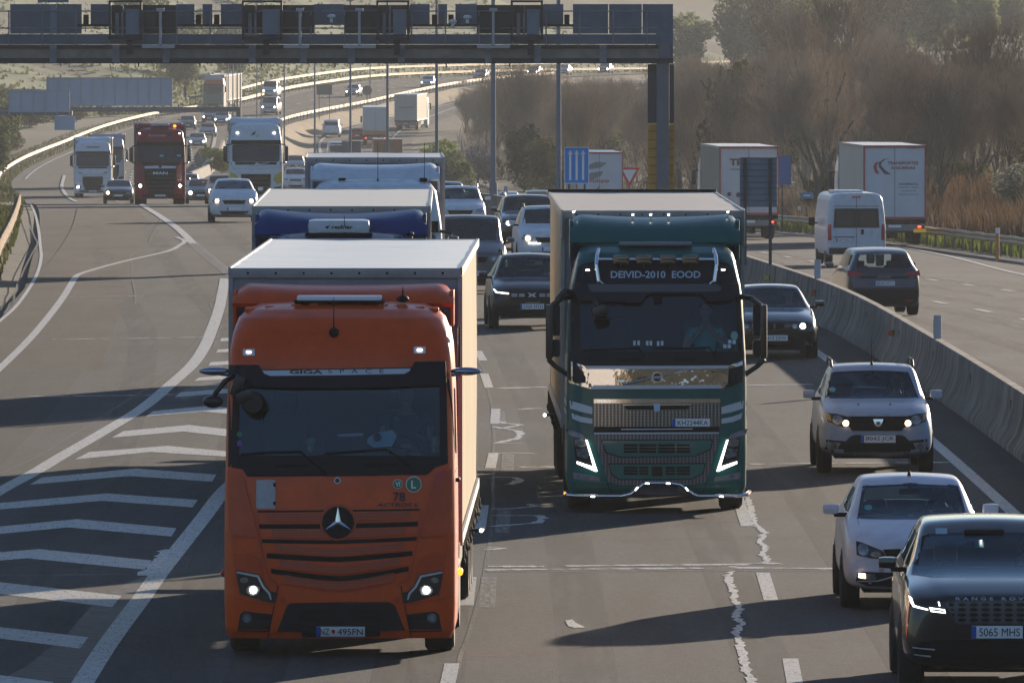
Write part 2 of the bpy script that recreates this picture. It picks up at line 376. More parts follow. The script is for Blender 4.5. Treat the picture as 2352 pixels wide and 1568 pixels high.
# seams, drips and tar
random.seed(3)
g = Ground2D(z1, .012)
def jit(pts, a, n):
    out = []
    for (x0, y0), (x1, y1) in zip(pts, pts[1:]):
        for k in range(n): out.append((x0 + (x1 - x0) * k / n + random.uniform(-a, a), y0 + (y1 - y0) * k / n))
    return out + [pts[-1]]
rb = lambda lo, hi: (lambda i, n: random.uniform(lo, hi))
scr = [(1717, 1142), (1722, 1160), (1727, 1185), (1737, 1208), (1757, 1225), (1744, 1245), (1757, 1258), (1750, 1272), (1765, 1288), (1754, 1293), (1674, 1302)]
scr2 = [(1682, 1312), (1670, 1322), (1680, 1345), (1687, 1378), (1700, 1398), (1687, 1415), (1707, 1432), (1690, 1452), (1700, 1475), (1707, 1512), (1714, 1538), (1727, 1568), (1738, 1600)]
g.line(sp(jit(scr, 4, 9)), rb(.04, .13)); g.line(sp(jit(scr2, 4, 10)), rb(.04, .13))
for pts in ([(1122, 1301), (1250, 1301)], [(1300, 1300), (1480, 1298), (1640, 1297), (1790, 1294)], [(1115, 1309), (1300, 1307), (1500, 1306), (1700, 1304), (1925, 1306)], [(1193, 1073), (1280, 1072)], [(1724, 1066), (1900, 1064), (2180, 1062)],
            [(1148, 892), (1256, 889)], [(1716, 885), (1870, 883)], [(1190, 941), (1230, 938)]):
    g.line(sp(jit(pts, 1, 10)), lambda i, n: random.uniform(.12, .38) * (1 if random.random() > .12 else .2), step=50)
for pts in ([(1132, 966), (1160, 972), (1195, 976), (1150, 985), (1200, 985)], [(1132, 980), (1190, 990), (1196, 998), (1188, 1008), (1136, 1018), (1200, 1019)], [(1140, 1041), (1178, 1040), (1230, 1042)],
            [(1133, 1096), (1184, 1097), (1196, 1103), (1170, 1113)], [(1131, 1169), (1176, 1168), (1230, 1163), (1216, 1158), (1262, 1159)], [(1128, 1184), (1240, 1184), (1246, 1190), (1236, 1201), (1128, 1209)], [(1118, 1258), (1160, 1259), (1121, 1263)]):
    g.line(sp(jit(pts, 3, 6)), rb(.06, .18), step=50)
g.poly(sp([(1298, 1425), (1315, 1423), (1322, 1430), (1345, 1441), (1320, 1442), (1305, 1438)]))
g.line(sp(jit([(385, 1262), (372, 1275), (362, 1290), (350, 1303), (330, 1322)], 6, 6)), rb(.05, .25))
g.line(smooth_path(sp([(70, 470), (80, 490), (88, 525), (92, 560), (94, 596), (80, 640), (43, 696), (0, 737), (-40, 768)])), .09)
for pts in ([(40, 911), (250, 909), (400, 906)], [(120, 780), (300, 778), (505, 774)], [(160, 682), (330, 680)]): g.line(sp(jit(pts, 1, 12)), lambda i, n: random.uniform(.05, .3) if random.random() > .3 else .02, step=80)
g.done('road_joint_seals', SEAL)
g = Ground2D(z1, .006)
for pts in ([(-20, 912), (150, 911), (530, 905)], [(-20, 782), (510, 773)], [(20, 686), (500, 675)], [(-20, 1094), (140, 1092), (520, 1098)], [(1090, 1079), (1280, 1073)], [(1110, 1312), (1900, 1309)], [(300, 1319), (0, 1321)], [(1090, 1066), (1135, 1068)]):
    g.line(sp(jit(pts, 1, 12)), rb(.1, .45), step=60)
g.line(smooth_path(sp(jit([(1087, 800), (1110, 850), (1130, 940), (1133, 1000), (1136, 1060), (1132, 1150), (1126, 1250), (1100, 1380), (1060, 1500), (1040, 1568)], 2, 3))), .05)
for pts in ([(500, 668), (485, 700), (508, 750), (490, 800)], [(540, 740), (470, 760), (400, 850), (230, 960), (100, 1040), (0, 1090)], [(370, 500), (340, 560), (300, 590), (310, 700)], [(60, 500), (85, 560), (45, 640), (30, 690), (10, 720)]):
    g.line(smooth_path(sp(jit(pts, 3, 4))), .05)
g.done('road_cracks', TAR)
g = Ground2D(z1, .004)
g.poly(sp([(455, 1203), (505, 1140), (512, 1136), (380, 1300), (345, 1340), (215, 1500), (150, 1590), (-60, 1640), (-60, 1590), (60, 1530), (150, 1460), (215, 1385), (300, 1335), (340, 1320)]))
g.poly(sp([(470, 876), (520, 872), (500, 890), (425, 920), (400, 905)]))
g.done('rubber_worn_patches', DARKP)
g = Ground2D(z1, .003)
g.line(smooth_path(sp([(70, 850), (110, 780), (150, 705), (190, 640), (230, 580), (250, 520), (245, 480)])), 2.6)
tag(g.mb.build('hard_shoulder_patch', asphalt('asphalt_brown_patch', .042, (1.1, .97, .90)), None, None), kind='structure')
TRK = mat('tyre_track_dark', (.022, .022, .024), .75); N = TRK.node_tree.nodes; L = TRK.node_tree.links
tc = N.new('ShaderNodeTexCoord'); mp_ = N.new('ShaderNodeMapping'); mp_.inputs['Scale'].default_value = (3, .12, 1); L.new(tc.outputs['Object'], mp_.inputs[0]); n_t = N.new('ShaderNodeTexNoise'); n_t.inputs['Scale'].default_value = 1.2; n_t.inputs['Detail'].default_value = 7; L.new(mp_.outputs[0], n_t.inputs['Vector'])
r_t = N.new('ShaderNodeMapRange'); r_t.inputs[1].default_value = .36; r_t.inputs[2].default_value = .72; r_t.inputs[3].default_value = 0; r_t.inputs[4].default_value = .55; L.new(n_t.outputs[0], r_t.inputs[0]); L.new(r_t.outputs[0], P(TRK).inputs['Alpha'])
g = Ground2D(z1, .003)
for c_ in (-3.1, -6.6, -10.1):
    for s_ in (-.95, .95): g.line([(Mx(y) + c_ + s_, y) for y in frange(60, 900, 6)], .62)
for c_ in (-14.6,): 
    for s_ in (-.95, .95): g.line([(Mx(y) + c_ + s_ + .012 * max(0, 260 - y), y) for y in frange(60, 700, 6)], .6)
g.line(smooth_path(sp([(905, 1568), (960, 1250), (985, 1060)])), .5)
g.done('tyre_tracks', TRK)
g = Ground2D(z2, .003)
for c_ in (2.9, 6.4, 9.9):
    for s_ in (-.9, .9): g.line([(Mx(y) + c_ + s_, y) for y in frange(150, 640, 6)], .6)
g.done('opposite_tyre_tracks', TRK)
# opposite carriageway
g = Ground2D(z2, .008)
LL = [spot(x, y, z2) for x, y in [(1842, 619), (1912, 639), (2161, 720), (2266, 757)]]
def fitline(pts):
    n = len(pts); mx_ = sum(p[0] for p in pts) / n; my = sum(p[1] for p in pts) / n
    k = sum((p[0] - mx_) * (p[1] - my) for p in pts) / sum((p[1] - my)**2 for p in pts); return lambda Y: mx_ + k * (Y - my)
def uoff(lst):
    return curve(sorted([(spot(x, y, z2)[1], spot(x, y, z2)[0] - Mx(spot(x, y, z2)[1])) for x, y in lst]))
u1 = sum(p[0] - Mx(p[1]) for p in LL) / 4
P2 = [spot(x, y, z2) for x, y in [(2166, 636), (2246, 658), (2335, 683)]]; u2 = sum(p[0] - Mx(p[1]) for p in P2) / 3
print('opp lane offsets', [(round(p[1]), round(p[0] - Mx(p[1]), 2)) for p in LL + P2])
P3 = [spot(x, y, z2) for x, y in [(1795, 536), (2151, 583), (2352, 632)]]; P4 = [spot(x, y, z2) for x, y in [(1795, 520), (2126, 549), (2352, 576)]]
print('solid', [(round(p[1]), round(p[0] - Mx(p[1]), 2)) for p in P3 + P4])
for k in range(26):
    y0 = LL[3][1] - 130 + 12.5 * k
    g.line([(Mx(y0) + u1, y0), (Mx(y0 + 4.2) + u1, y0 + 4.2)], .2)
    y0 = P2[2][1] - 125 + 12.5 * k
    g.line([(Mx(y0) + u2, y0), (Mx(y0 + 3.8) + u2, y0 + 3.8)], .22)
c3 = [(p[1], p[0] - Mx(p[1])) for p in P3]; c4 = [(p[1], p[0] - Mx(p[1])) for p in P4]
f3 = curve(sorted(c3)); f4 = curve(sorted(c4))
g.line([(Mx(y) + f3(max(c3[2][0], min(y, c3[0][0]))), y) for y in frange(180, 640, 8)], .2)
g.line([(Mx(y) + f4(max(c4[2][0], min(y, c4[0][0]))), y) for y in frange(220, 560, 8)], .22)
g.line([(Mx(y) + .9, y) for y in frange(60, 330, 8)], .1)
g.line([(Mx(y) + 4.6, y) for y in frange(700, 1350, 10)], .3)
g.line([(Rx(y) - 3.2, y) for y in frange(900, 1400, 10)], .3)
for k in range(40):
    y0 = 620 + 17 * k; g.line([(Mx(y0) + 8.2, y0), (Mx(y0 + 5) + 8.2, y0 + 5)], .22)
g.done('opposite_road_markings', WHITE)

# ------------------------------------------------------------------ concrete median barrier
def concrete(name, base, streak=.5):
    m = bpy.data.materials.new(name); m.use_nodes = True; N = m.node_tree.nodes; L = m.node_tree.links; p = P(m)
    tc = N.new('ShaderNodeTexCoord')
    def n_(sc, vs, det=6):
        mp = N.new('ShaderNodeMapping'); mp.inputs['Scale'].default_value = vs; L.new(tc.outputs['Object'], mp.inputs[0])
        n = N.new('ShaderNodeTexNoise'); n.inputs['Scale'].default_value = sc; n.inputs['Detail'].default_value = det; n.inputs['Roughness'].default_value = .68; L.new(mp.outputs[0], n.inputs['Vector']); return n
    a = n_(1.7, (1, 1, .22)); b = n_(.35, (1, 1, 1)); c = n_(14, (1, 1, 1))
    def rg(n, lo, hi, x0=.35, x1=.65):
        r = N.new('ShaderNodeMapRange'); r.inputs[1].default_value = x0; r.inputs[2].default_value = x1; r.inputs[3].default_value = lo; r.inputs[4].default_value = hi; L.new(n.outputs[0], r.inputs[0]); return r
    q = None
    for r in (rg(a, 1 - streak, 1.15), rg(b, .8, 1.2), rg(c, .88, 1.12)):
        if q is None: q = r.outputs[0]
        else:
            mm = N.new('ShaderNodeMath'); mm.operation = 'MULTIPLY'; L.new(q, mm.inputs[0]); L.new(r.outputs[0], mm.inputs[1]); q = mm.outputs[0]
    vm = N.new('ShaderNodeVectorMath'); vm.operation = 'SCALE'; vm.inputs[0].default_value = base; L.new(q, vm.inputs['Scale'])
    L.new(vm.outputs[0], p.inputs['Base Color']); p.inputs['Roughness'].default_value = .9
    bp = N.new('ShaderNodeBump'); bp.inputs['Strength'].default_value = .3; bp.inputs['Distance'].default_value = .03; L.new(c.outputs[0], bp.inputs['Height']); L.new(bp.outputs[0], p.inputs['Normal'])
    return m
CONC = concrete('barrier_concrete', (.21, .185, .16), .72)
prof = [(-.32, 0), (-.32, .09), (-.20, .28), (-.115, .55), (-.085, .88), (-.07, .90), (.07, .90), (.085, .88), (.115, .55), (.20, .28), (.32, .09), (.32, 0)]
rows = []
for Y in frange(40, 640, 5):
    w = max(0.0, nz(Mx(Y), Y, .2)) * .0
    rows.append([(Mx(Y) + x, Y, (z1(Y) if x < .2 else z2(Y)) + (z if z > 0 else -.3) + (0 if x < .2 else (z1(Y) - z2(Y)) * (1 if z > .2 else 0))) for x, z in prof])
bar = MB().grid(rows).build('concrete_barrier', CONC, None, 40)
tag(bar, 'long grey streaked concrete safety barrier between the two carriageways', 'barrier')
ORANGE_R = mat('reflector_orange', (.50, .10, .015), .4); YEL = mat('reflector_yellow', (.70, .52, .03), .4); BLK = mat('black_plastic', (.012, .012, .014), .5)
def on_bar(x, y, h, dx):    # point on the near face of the barrier seen at x, y
    t = math.tan(PITCH + math.atan((y - 784) / FPX)); lo, hi = 60., 500.
    for _ in range(50):
        mid = (lo + hi) / 2
        if px_x(x, mid, 0) < Mx(mid) + dx: lo = mid
        else: hi = mid
    return lo
slots = MB()
for x, y, m_ in [(1873, 672, ORANGE_R), (2053, 765, ORANGE_R), (1767, 638, YEL)]:
    Y = on_bar(x, y, .6, -.12); z = HC - math.tan(PITCH + math.atan((y - 784) / FPX)) * Y
    MB().box((Mx(Y) - .18, Y, z), (.10, .05, .10)).build('reflector', m_, bar, None)
    MB().box((Mx(Y) - .12, Y + .03, z), (.12, .06, .12)).build('reflector_bracket', BLK, bar, None)
for Y in frange(118, 420, 11.6): slots.box((Mx(Y) - .105, Y, z1(Y) + .62), (.03, .05, .16))
slots.build('drain_slot', BLK, bar, None)
GREYP = mat('marker_grey', (.42, .43, .46), .6, var=.2)
for lab, x, yt, yb in [('grey upright marker plate on the barrier nearest the right frame edge', 2153, 725, 779), ('grey upright marker plate on the barrier beside the white van', 1878, 600, 643), ('small grey marker plate on the distant barrier beside the thick lamp post', 1162, 428, 452)]:
    Y = on_bar(x, yb, .9, 0); h = (yb - yt) / FPX * Y
    o = MB().box((Mx(Y), Y, z1(Y) + .9 + h / 2), (.14, .05, h), .01).box((Mx(Y) - .073, Y - .005, z1(Y) + .9 + h * .45), (.006, .05, h * .6)).build('marker_post', GREYP, None, None)
    tag(o, lab, 'marker post', 'marker plates on the barrier')

jt = MAT_J = mat('joint_dark', (.05, .045, .04), .9)
for k, Y in enumerate(frange(112, 400, 6.1)):
    MB().grid([[(Mx(Y) + x - .004, y_, z1(Y) + z) for x, z in prof[:6]] for y_ in (Y, Y + .05)]).build('barrier_joint', jt, bar, None)
# ------------------------------------------------------------------ steel guard rails
GALV = mat('galvanised_rail', (.42, .29, .15), .5, .25, var=.22, vscale=.8)
POST = mat('rail_post', (.20, .17, .14), .8, .2, var=.3)
def wrail(name, fx, ya, yb, zf, lab, side, step=4, dirt=None, two=False, top=.76):
    prof = [(0, 0), (.05, .04), (.05, .10), (0, .15), (.05, .20), (.05, .27), (0, .31), (-.02, .31), (-.02, 0)]
    rows = []
    for i, Y in enumerate(frange(ya, yb, step / 2)):
        w = .012 * math.sin(i * 1.7) + .02 * nz(Y, 0, .3)
        rows.append([(fx(Y) + side * a + w, Y, zf(Y) + top - .31 + b + w) for a, b in prof])
    mb = MB().grid(rows)
    if two:
        mb.grid([[(p[0] - side * .35, p[1], p[2]) for p in r] for r in rows])
    root = mb.build(name, dirt or GALV, None, 30)
    tag(root, lab, 'guard rail')
    pm = MB()
    for Y in frange(ya + 1, yb - 1, step): pm.box((fx(Y) - side * .12, Y, zf(Y) + top / 2 - .1), (.08, .12, top + .1))
    po = pm.build('rail_posts', POST, root, None); tag(po, kind='stuff')
    return root
RUST = mat('rusty_rail', (.20, .12, .06), .85, .1, spec=.15, var=.5, vscale=2)
wrail('guard_rail', lambda Y: Ex(Y) + .4, 205, 420, z1, 'rusty steel guard rail along the left shoulder close to the left frame edge', 1, dirt=RUST)
wrail('guard_rail', lambda Y: Ex(Y) + .3, 770, 1160, z1, 'sunlit golden guard rail along the left edge of the curving road below the sign gantry', 1)
wrail('guard_rail', lambda Y: Ex(Y) + .3, 1172, 1620, z1, 'sunlit golden guard rail running away up the far bend under the green slope', 1, two=True)
wrail('guard_rail', lambda Y: Ex(Y) - 1.6, 1195, 1600, lambda y: z1(y) + .9, 'upper sunlit rail behind the golden guard rail on the far bend', 1)
wrail('guard_rail', lambda Y: Mx(Y) - .3, 700, 1420, z1, 'long guard rail on posts between the far oncoming lanes and the lower road', -1)
wrail('guard_rail', lambda Y: Rx(Y) - .2, 250, 640, z2, 'grey guard rail in front of the reeds on the right road edge', -1)
wrail('guard_rail', lambda Y: Rx(Y) - .2, 655, 1010, z2, 'pale curving guard rail below the bare trees behind the lamp posts', -1)
# gore divider
rows = [[(x_ + fx_, Y, z1(Y) + zz) for fx_, zz in ((-.3, 0), (-.12, .8), (.12, .8), (.3, 0))] for Y, x_ in [(800, -25.0), (850, -25.2), (930, -26.6), (1010, -28.4)]]
tag(MB().grid(rows).build('divider_wall', concrete('dark_concrete', (.13, .115, .095), .4), None, 40), 'dark low concrete wall on the gore beyond the dark estate car', 'barrier')
# ------------------------------------------------------------------ vehicle kit
TYRE = mat('tyre_rubber', (.014, .014, .015), .85, var=.3, vscale=8); RIM = mat('alloy_rim', (.32, .32, .33), .35, .8, var=.1); STEELRIM = mat('truck_rim', (.18, .17, .16), .5, .6, var=.2)
DGL = mat('dark_glass', (.014, .022, .028), .06, 0, spec=.4, var=.5, vscale=1.2); CHROME = mat('chrome', (.72, .72, .74), .12, 1.0, var=.06); SILV = mat('silver_trim', (.48, .51, .56), .32, .15)
MATTE = mat('matt_black', (.008, .009, .011), .7, spec=.12, var=.3, vscale=6); SOFTB = mat('grained_black', (.012, .013, .018), .6, spec=.2, var=.15, bump=.1, bscale=60)
PLATEW = mat('plate_white', (.78, .80, .82), .4, var=.08, vscale=6); INK = mat('plate_ink', (.015, .015, .017), .5); EUB = mat('plate_blue', (.005, .09, .38), .5, spec=.2)
LENS = mat('lamp_lens', (.22, .24, .26), .12, .45, coat=.5, var=.6, vscale=14); LDARK = mat('lamp_housing', (.014, .015, .019), .2, .1, coat=.15, spec=.3)
LIT = mat('lamp_lit_white', (1, 1, 1), .3, emit=(1, .97, .90), estr=5); LITS = mat('lamp_lit_strong', (1, 1, 1), .3, emit=(1, .93, .80), estr=26); DRL = mat('light_strip', (1, 1, 1), .3, emit=(1, .96, .9), estr=2.2)
AMB = mat('lamp_lit_warm', (1, .7, .4), .3, emit=(1, .62, .28), estr=7); ORL = mat('marker_amber', (.8, .25, .02), .3, emit=(1, .3, .02), estr=1.5); REDL = mat('tail_red', (.45, .012, .012), .2, coat=.6); REDON = mat('tail_lit', (1, .05, .03), .3, emit=(1, .04, .02), estr=5)
DASHM = mat('dashboard', (.045, .045, .048), .8); SEAT = mat('seat_cloth', (.03, .03, .034), .9, var=.2); BEIGE = mat('seat_beige', (.30, .25, .18), .8)
def glass_mat():
    m = bpy.data.materials.new('window_glass'); m.use_nodes = True; N = m.node_tree.nodes; L = m.node_tree.links; N.remove(P(m))
    o = N['Material Output']; t = N.new('ShaderNodeBsdfTransparent'); t.inputs[0].default_value = (.50, .66, .74, 1)
    g_ = N.new('ShaderNodeBsdfGlossy'); g_.inputs['Roughness'].default_value = .03; g_.inputs[0].default_value = (.7, .88, 1, 1)
    f = N.new('ShaderNodeFresnel'); f.inputs[0].default_value = 1.55
    ma = N.new('ShaderNodeMath'); ma.operation = 'MULTIPLY_ADD'; ma.inputs[1].default_value = .8; ma.inputs[2].default_value = .01; ma.use_clamp = True
    L.new(f.outputs[0], ma.inputs[0])
    x = N.new('ShaderNodeMixShader'); L.new(ma.outputs[0], x.inputs[0]); L.new(t.outputs[0], x.inputs[1]); L.new(g_.outputs[0], x.inputs[2]); L.new(x.outputs[0], o.inputs[0]); return m
GLASS = glass_mat(); CLEAR = GLASS

def perf(name, col, hole=(.012, .010, .010), sc=34, frac=.30, aspect=(1, 1, 1), metal=0, rough=.4):
    """punched or meshed grille sheet: dark holes in a coloured sheet"""
    m = mat(name, col, rough, metal); N = m.node_tree.nodes; L = m.node_tree.links; p = P(m)
    tc = N.new('ShaderNodeTexCoord'); mp = N.new('ShaderNodeMapping'); mp.inputs['Scale'].default_value = aspect; L.new(tc.outputs['Object'], mp.inputs[0])
    sx = N.new('ShaderNodeSeparateXYZ'); L.new(mp.outputs[0], sx.inputs[0]); cx = N.new('ShaderNodeCombineXYZ'); L.new(sx.outputs[0], cx.inputs[0]); L.new(sx.outputs[2], cx.inputs[1])
    v = N.new('ShaderNodeTexVoronoi'); v.voronoi_dimensions = '2D'; v.inputs['Scale'].default_value = sc; v.inputs['Randomness'].default_value = .0; L.new(cx.outputs[0], v.inputs['Vector'])
    r = N.new('ShaderNodeMapRange'); r.inputs[1].default_value = frac - .03; r.inputs[2].default_value = frac + .03; L.new(v.outputs['Distance'], r.inputs[0])
    x = N.new('ShaderNodeMix'); x.data_type = 'RGBA'; x.inputs[6].default_value = tuple(hole) + (1,); x.inputs[7].default_value = tuple(col) + (1,); L.new(r.outputs[0], x.inputs[0]); L.new(x.outputs[2], p.inputs['Base Color']); return m

def text_mesh(s, font_off=0.0, extr=0.0, spacing=1.0):
    cu = bpy.data.curves.new('lettering', 'FONT'); cu.body = s; cu.align_x = 'CENTER'; cu.align_y = 'CENTER'; cu.offset = font_off; cu.space_character = spacing; cu.resolution_u = 3
    o = bpy.data.objects.new('lettering', cu); COL.objects.link(o); dg = bpy.context.evaluated_depsgraph_get()
    me = bpy.data.meshes.new_from_object(o.evaluated_get(dg)); bpy.data.objects.remove(o); bpy.data.curves.remove(cu)
    v = [tuple(p.co) for p in me.vertices]; f = [tuple(p.vertices) for p in me.polygons]; bpy.data.meshes.remove(me)
    xs = [p[0] for p in v]; ys = [p[1] for p in v]; x0, x1, y0, y1 = min(xs), max(xs), min(ys), max(ys)
    return [((p[0] - (x0 + x1) / 2) / (x1 - x0), (p[1] - (y0 + y1) / 2) / (y1 - y0)) for p in v], f

class V:
    def __init__(s, name, label, cat, group=None, x=0, d=100, zf=z1, away=False, X=None, yaw=0):
        s.away = away
        X = px_x(x, d, zf(d)) if X is None else X
        m = (Mx(d + 5) - Mx(d - 5)) / 10; g_ = (zf(d + 8) - zf(d - 2)) / 10
        th = (math.pi - math.atan(m)) if away else -math.atan(m)
        s.root = empty(name, (X, d, zf(d + (0 if away else 2)) - (0 if away else g_ * 2)), (0, 0, th + yaw)); tag(s.root, label, cat, group)
        s.root.rotation_mode = 'ZYX' if False else 'XYZ'
        s.root.rotation_euler = (math.atan(g_) if not away else math.atan(-g_) * .3, 0, th + yaw)
        s.bv = None; s.off = (0, 0, 0)
    def surf(s, mbs):
        v = []; f = []
        for mb in (mbs if isinstance(mbs, list) else [mbs]):
            n = len(v); v += [Vector(p) for p in mb.v]; f += [tuple(i + n for i in q) for q in mb.f]
        s.bv = BVHTree.FromPolygons(v, f)
    def hit(s, a, b, d, off):
        if d == 'f': o, r = Vector((a, -20, b)), Vector((0, 1, 0))
        elif d == 'r': o, r = Vector((a, 60, b)), Vector((0, -1, 0))
        elif d == 'L': o, r = Vector((-9, a, b)), Vector((1, 0, 0))
        elif d == 'R': o, r = Vector((9, a, b)), Vector((-1, 0, 0))
        else: o, r = Vector((a, b, 20)), Vector((0, 0, -1))
        h = s.bv.ray_cast(o, r)
        if h[0] is None: return None
        return h[0] - r * off, r
    def proj(s, pts, faces, d, off, edge=0.0):
        """lay flat points on the body surface; edge gives the sheet its rim depth"""
        out = []; last = None; miss = []
        for i, (a, b) in enumerate(pts):
            h = s.hit(a, b, d, off)
            if h is None: out.append(None); miss.append(i)
            else: out.append(h[0]); last = h[1]
        if last is None: return None
        good = [i for i in range(len(pts)) if out[i] is not None]
        for i in miss:
            k = min(good, key=lambda j: (pts[j][0] - pts[i][0])**2 + (pts[j][1] - pts[i][1])**2); q = out[k].copy()
            if d in 'fr': q.x, q.z = pts[i]
            elif d in 'LR': q.y, q.z = pts[i]
            else: q.x, q.y = pts[i]
            out[i] = q
        mb = MB(); mb.add(out, faces)
        if edge:
            cnt = {}
            for f in faces:
                for a, b in zip(f, f[1:] + f[:1]): cnt.setdefault((min(a, b), max(a, b)), []).append((a, b))
            for e in [v[0] for v in cnt.values() if len(v) == 1]:
                a, b = e; mb.add([out[a], out[b], out[b] + last * edge, out[a] + last * edge], [(0, 1, 2, 3)])
        return mb
    def sheet(s, poly, d, off, edge, res=.1):
        bm = bmesh.new(); vs = [bm.verts.new((x, z, 0)) for x, z in poly]; bm.faces.new(vs)
        for ax in (0, 1):
            lo = min(p[ax] for p in poly); hi = max(p[ax] for p in poly); n = int((hi - lo) / res)
            for k in range(1, n + 1):
                no = [0, 0, 0]; no[ax] = 1; c = [0, 0, 0]; c[ax] = lo + (hi - lo) * k / (n + 1)
                bmesh.ops.bisect_plane(bm, geom=bm.verts[:] + bm.edges[:] + bm.faces[:], plane_co=c, plane_no=no)
        bmesh.ops.triangulate(bm, faces=[f for f in bm.faces if len(f.verts) > 4])
        bm.verts.index_update(); pts = [(v.co.x, v.co.y) for v in bm.verts]; fc = [tuple(v.index for v in f.verts) for f in bm.faces]; bm.free()
        return s.proj(pts, fc, d, off, edge)
    def panel(s, name, poly, m, off=.008, edge=.03, d='f', parent=None, res=.1, label=None):
        mb = s.sheet(poly, d, off, edge, res)
        if mb is None: return None
        if d != 'f' or True:
            o = mb.build(name, m, parent or s.root, 50)
        if label: o['label'] = label
        return o
    def panels(s, name, polys, m, off=.008, edge=.03, d='f', parent=None, res=.1):
        if len(polys) <= 8:
            o = None
            for p in polys: o = s.panel(name, p, m, off, edge, d, parent, res) or o
            return o
        t = MB()
        for p in polys:
            q = s.sheet(p, d, off, edge, res)
            if q: t.add(q.v, q.f)
        return t.build(name, m, parent or s.root, 50)
    def text(s, txt, cx, cz, w, h, m, d='f', off=.014, parent=None, bold=0.0, name='lettering', spacing=1.0, slant=0, rot=0):
        pts, f = text_mesh(txt, bold, 0, spacing); sg = -1 if d == 'r' else (1 if d != 'L' else -1)
        pp = []
        for a, b in pts:
            a2 = a * w + slant * b * h; b2 = b * h
            if rot: a2, b2 = a2 * math.cos(rot) - b2 * math.sin(rot), a2 * math.sin(rot) + b2 * math.cos(rot)
            pp.append((cx + sg * a2, cz + b2))
        q = s.proj(pp, f, d, off, 0)
        return q.build(name, m, parent or s.root, None) if q else None
    def plate(s, cx, cz, w, h, txt, d='f', off=.02, eu=True, eud='ES', parent=None):
        pl = s.panel('number_plate', rect(cx, cz, w, h), PLATEW, off, .03, d, parent)
        sg = -1 if d == 'r' else 1
        if eu: s.panel('country_band', rect(cx - sg * (w / 2 - w * .045), cz, w * .09, h * .98), EUB, off + .003, .004, d, pl)
        if txt: s.text(txt, cx + sg * w * (.045 if eu else 0), cz, w * .80, h * .66, INK, d, off + .006, pl, .0)
        return pl
    def part(s, name, mb, m, parent=None, smooth=35): return mb.build(name, m, parent or s.root, smooth)
    def add(s, name, mb, m, parent=None): return s.part(name, mb, m, parent)
def rect(cx, cz, w, h): return [(cx - w / 2, cz - h / 2), (cx + w / 2, cz - h / 2), (cx + w / 2, cz + h / 2), (cx - w / 2, cz + h / 2)]
def rrect(x0, z0, x1, z1_, r, n=3):
    o = []
    for cx, cz, a in ((x1 - r, z0 + r, -90), (x1 - r, z1_ - r, 0), (x0 + r, z1_ - r, 90), (x0 + r, z0 + r, 180)):
        for k in range(n + 1): t = R(a + 90 * k / n); o.append((cx + r * math.cos(t), cz + r * math.sin(t)))
    return o
def disc(cx, cz, r, rz=None, n=18): return [(cx + r * math.cos(2 * math.pi * k / n), cz + (rz or r) * math.sin(2 * math.pi * k / n)) for k in range(n)]
def mir(p): return [(-x, z) for x, z in p][::-1]
def inpoly(x, y, poly):
    c = False; j = len(poly) - 1
    for i in range(len(poly)):
        xi, yi = poly[i]; xj, yj = poly[j]
        if (yi > y) != (yj > y) and x < (xj - xi) * (y - yi) / (yj - yi) + xi: c = not c
        j = i
    return c
def cutf(mb, poly, d, lim):
    """open a window hole: drop faces whose centre lies inside poly on the wanted side"""
    keep = []
    for f in mb.f:
        c = [sum(mb.v[i][k] for i in f) / len(f) for k in range(3)]
        a, b, t = (c[0], c[2], c[1]) if d in 'fr' else (c[1], c[2], c[0])
        ins = inpoly(a, b, poly) and ((t < lim) if d in 'fL' else (t > lim))
        keep.append(not ins)
    mb.f = [f for f, k in zip(mb.f, keep) if k]; mb.mi = [0] * len(mb.f)
    return mb
def wheel(v, x, y, r, w, rim=RIM, parent=None):
    s_ = 1 if x > 0 else -1; a = x - s_ * w
    pr = [(a, r * .55), (a, r * .93), (a + s_ * w * .1, r), (x - s_ * w * .1, r), (x, r * .93), (x, r * .62), (x - s_ * .015, r * .60)]
    t = MB().lathe(pr, 24, 'x', (0, y, r)).build('wheel', TYRE, parent or v.root, 40)
    q = MB().lathe([(x - s_ * .015, r * .62), (x - s_ * .05, r * .55), (x - s_ * .06, r * .2), (x - s_ * .02, r * .17), (x - s_ * .02, .001)], 20, 'x', (0, y, r))
    for k in range(5):
        t_ = 2 * math.pi * k / 5; q.box((x - s_ * .03, y + math.cos(t_) * r * .36, r + math.sin(t_) * r * .36), (.03, r * .16, r * .42), 0, 0, t_ - math.pi / 2)
    q.build('rim', rim, t, 40); return t

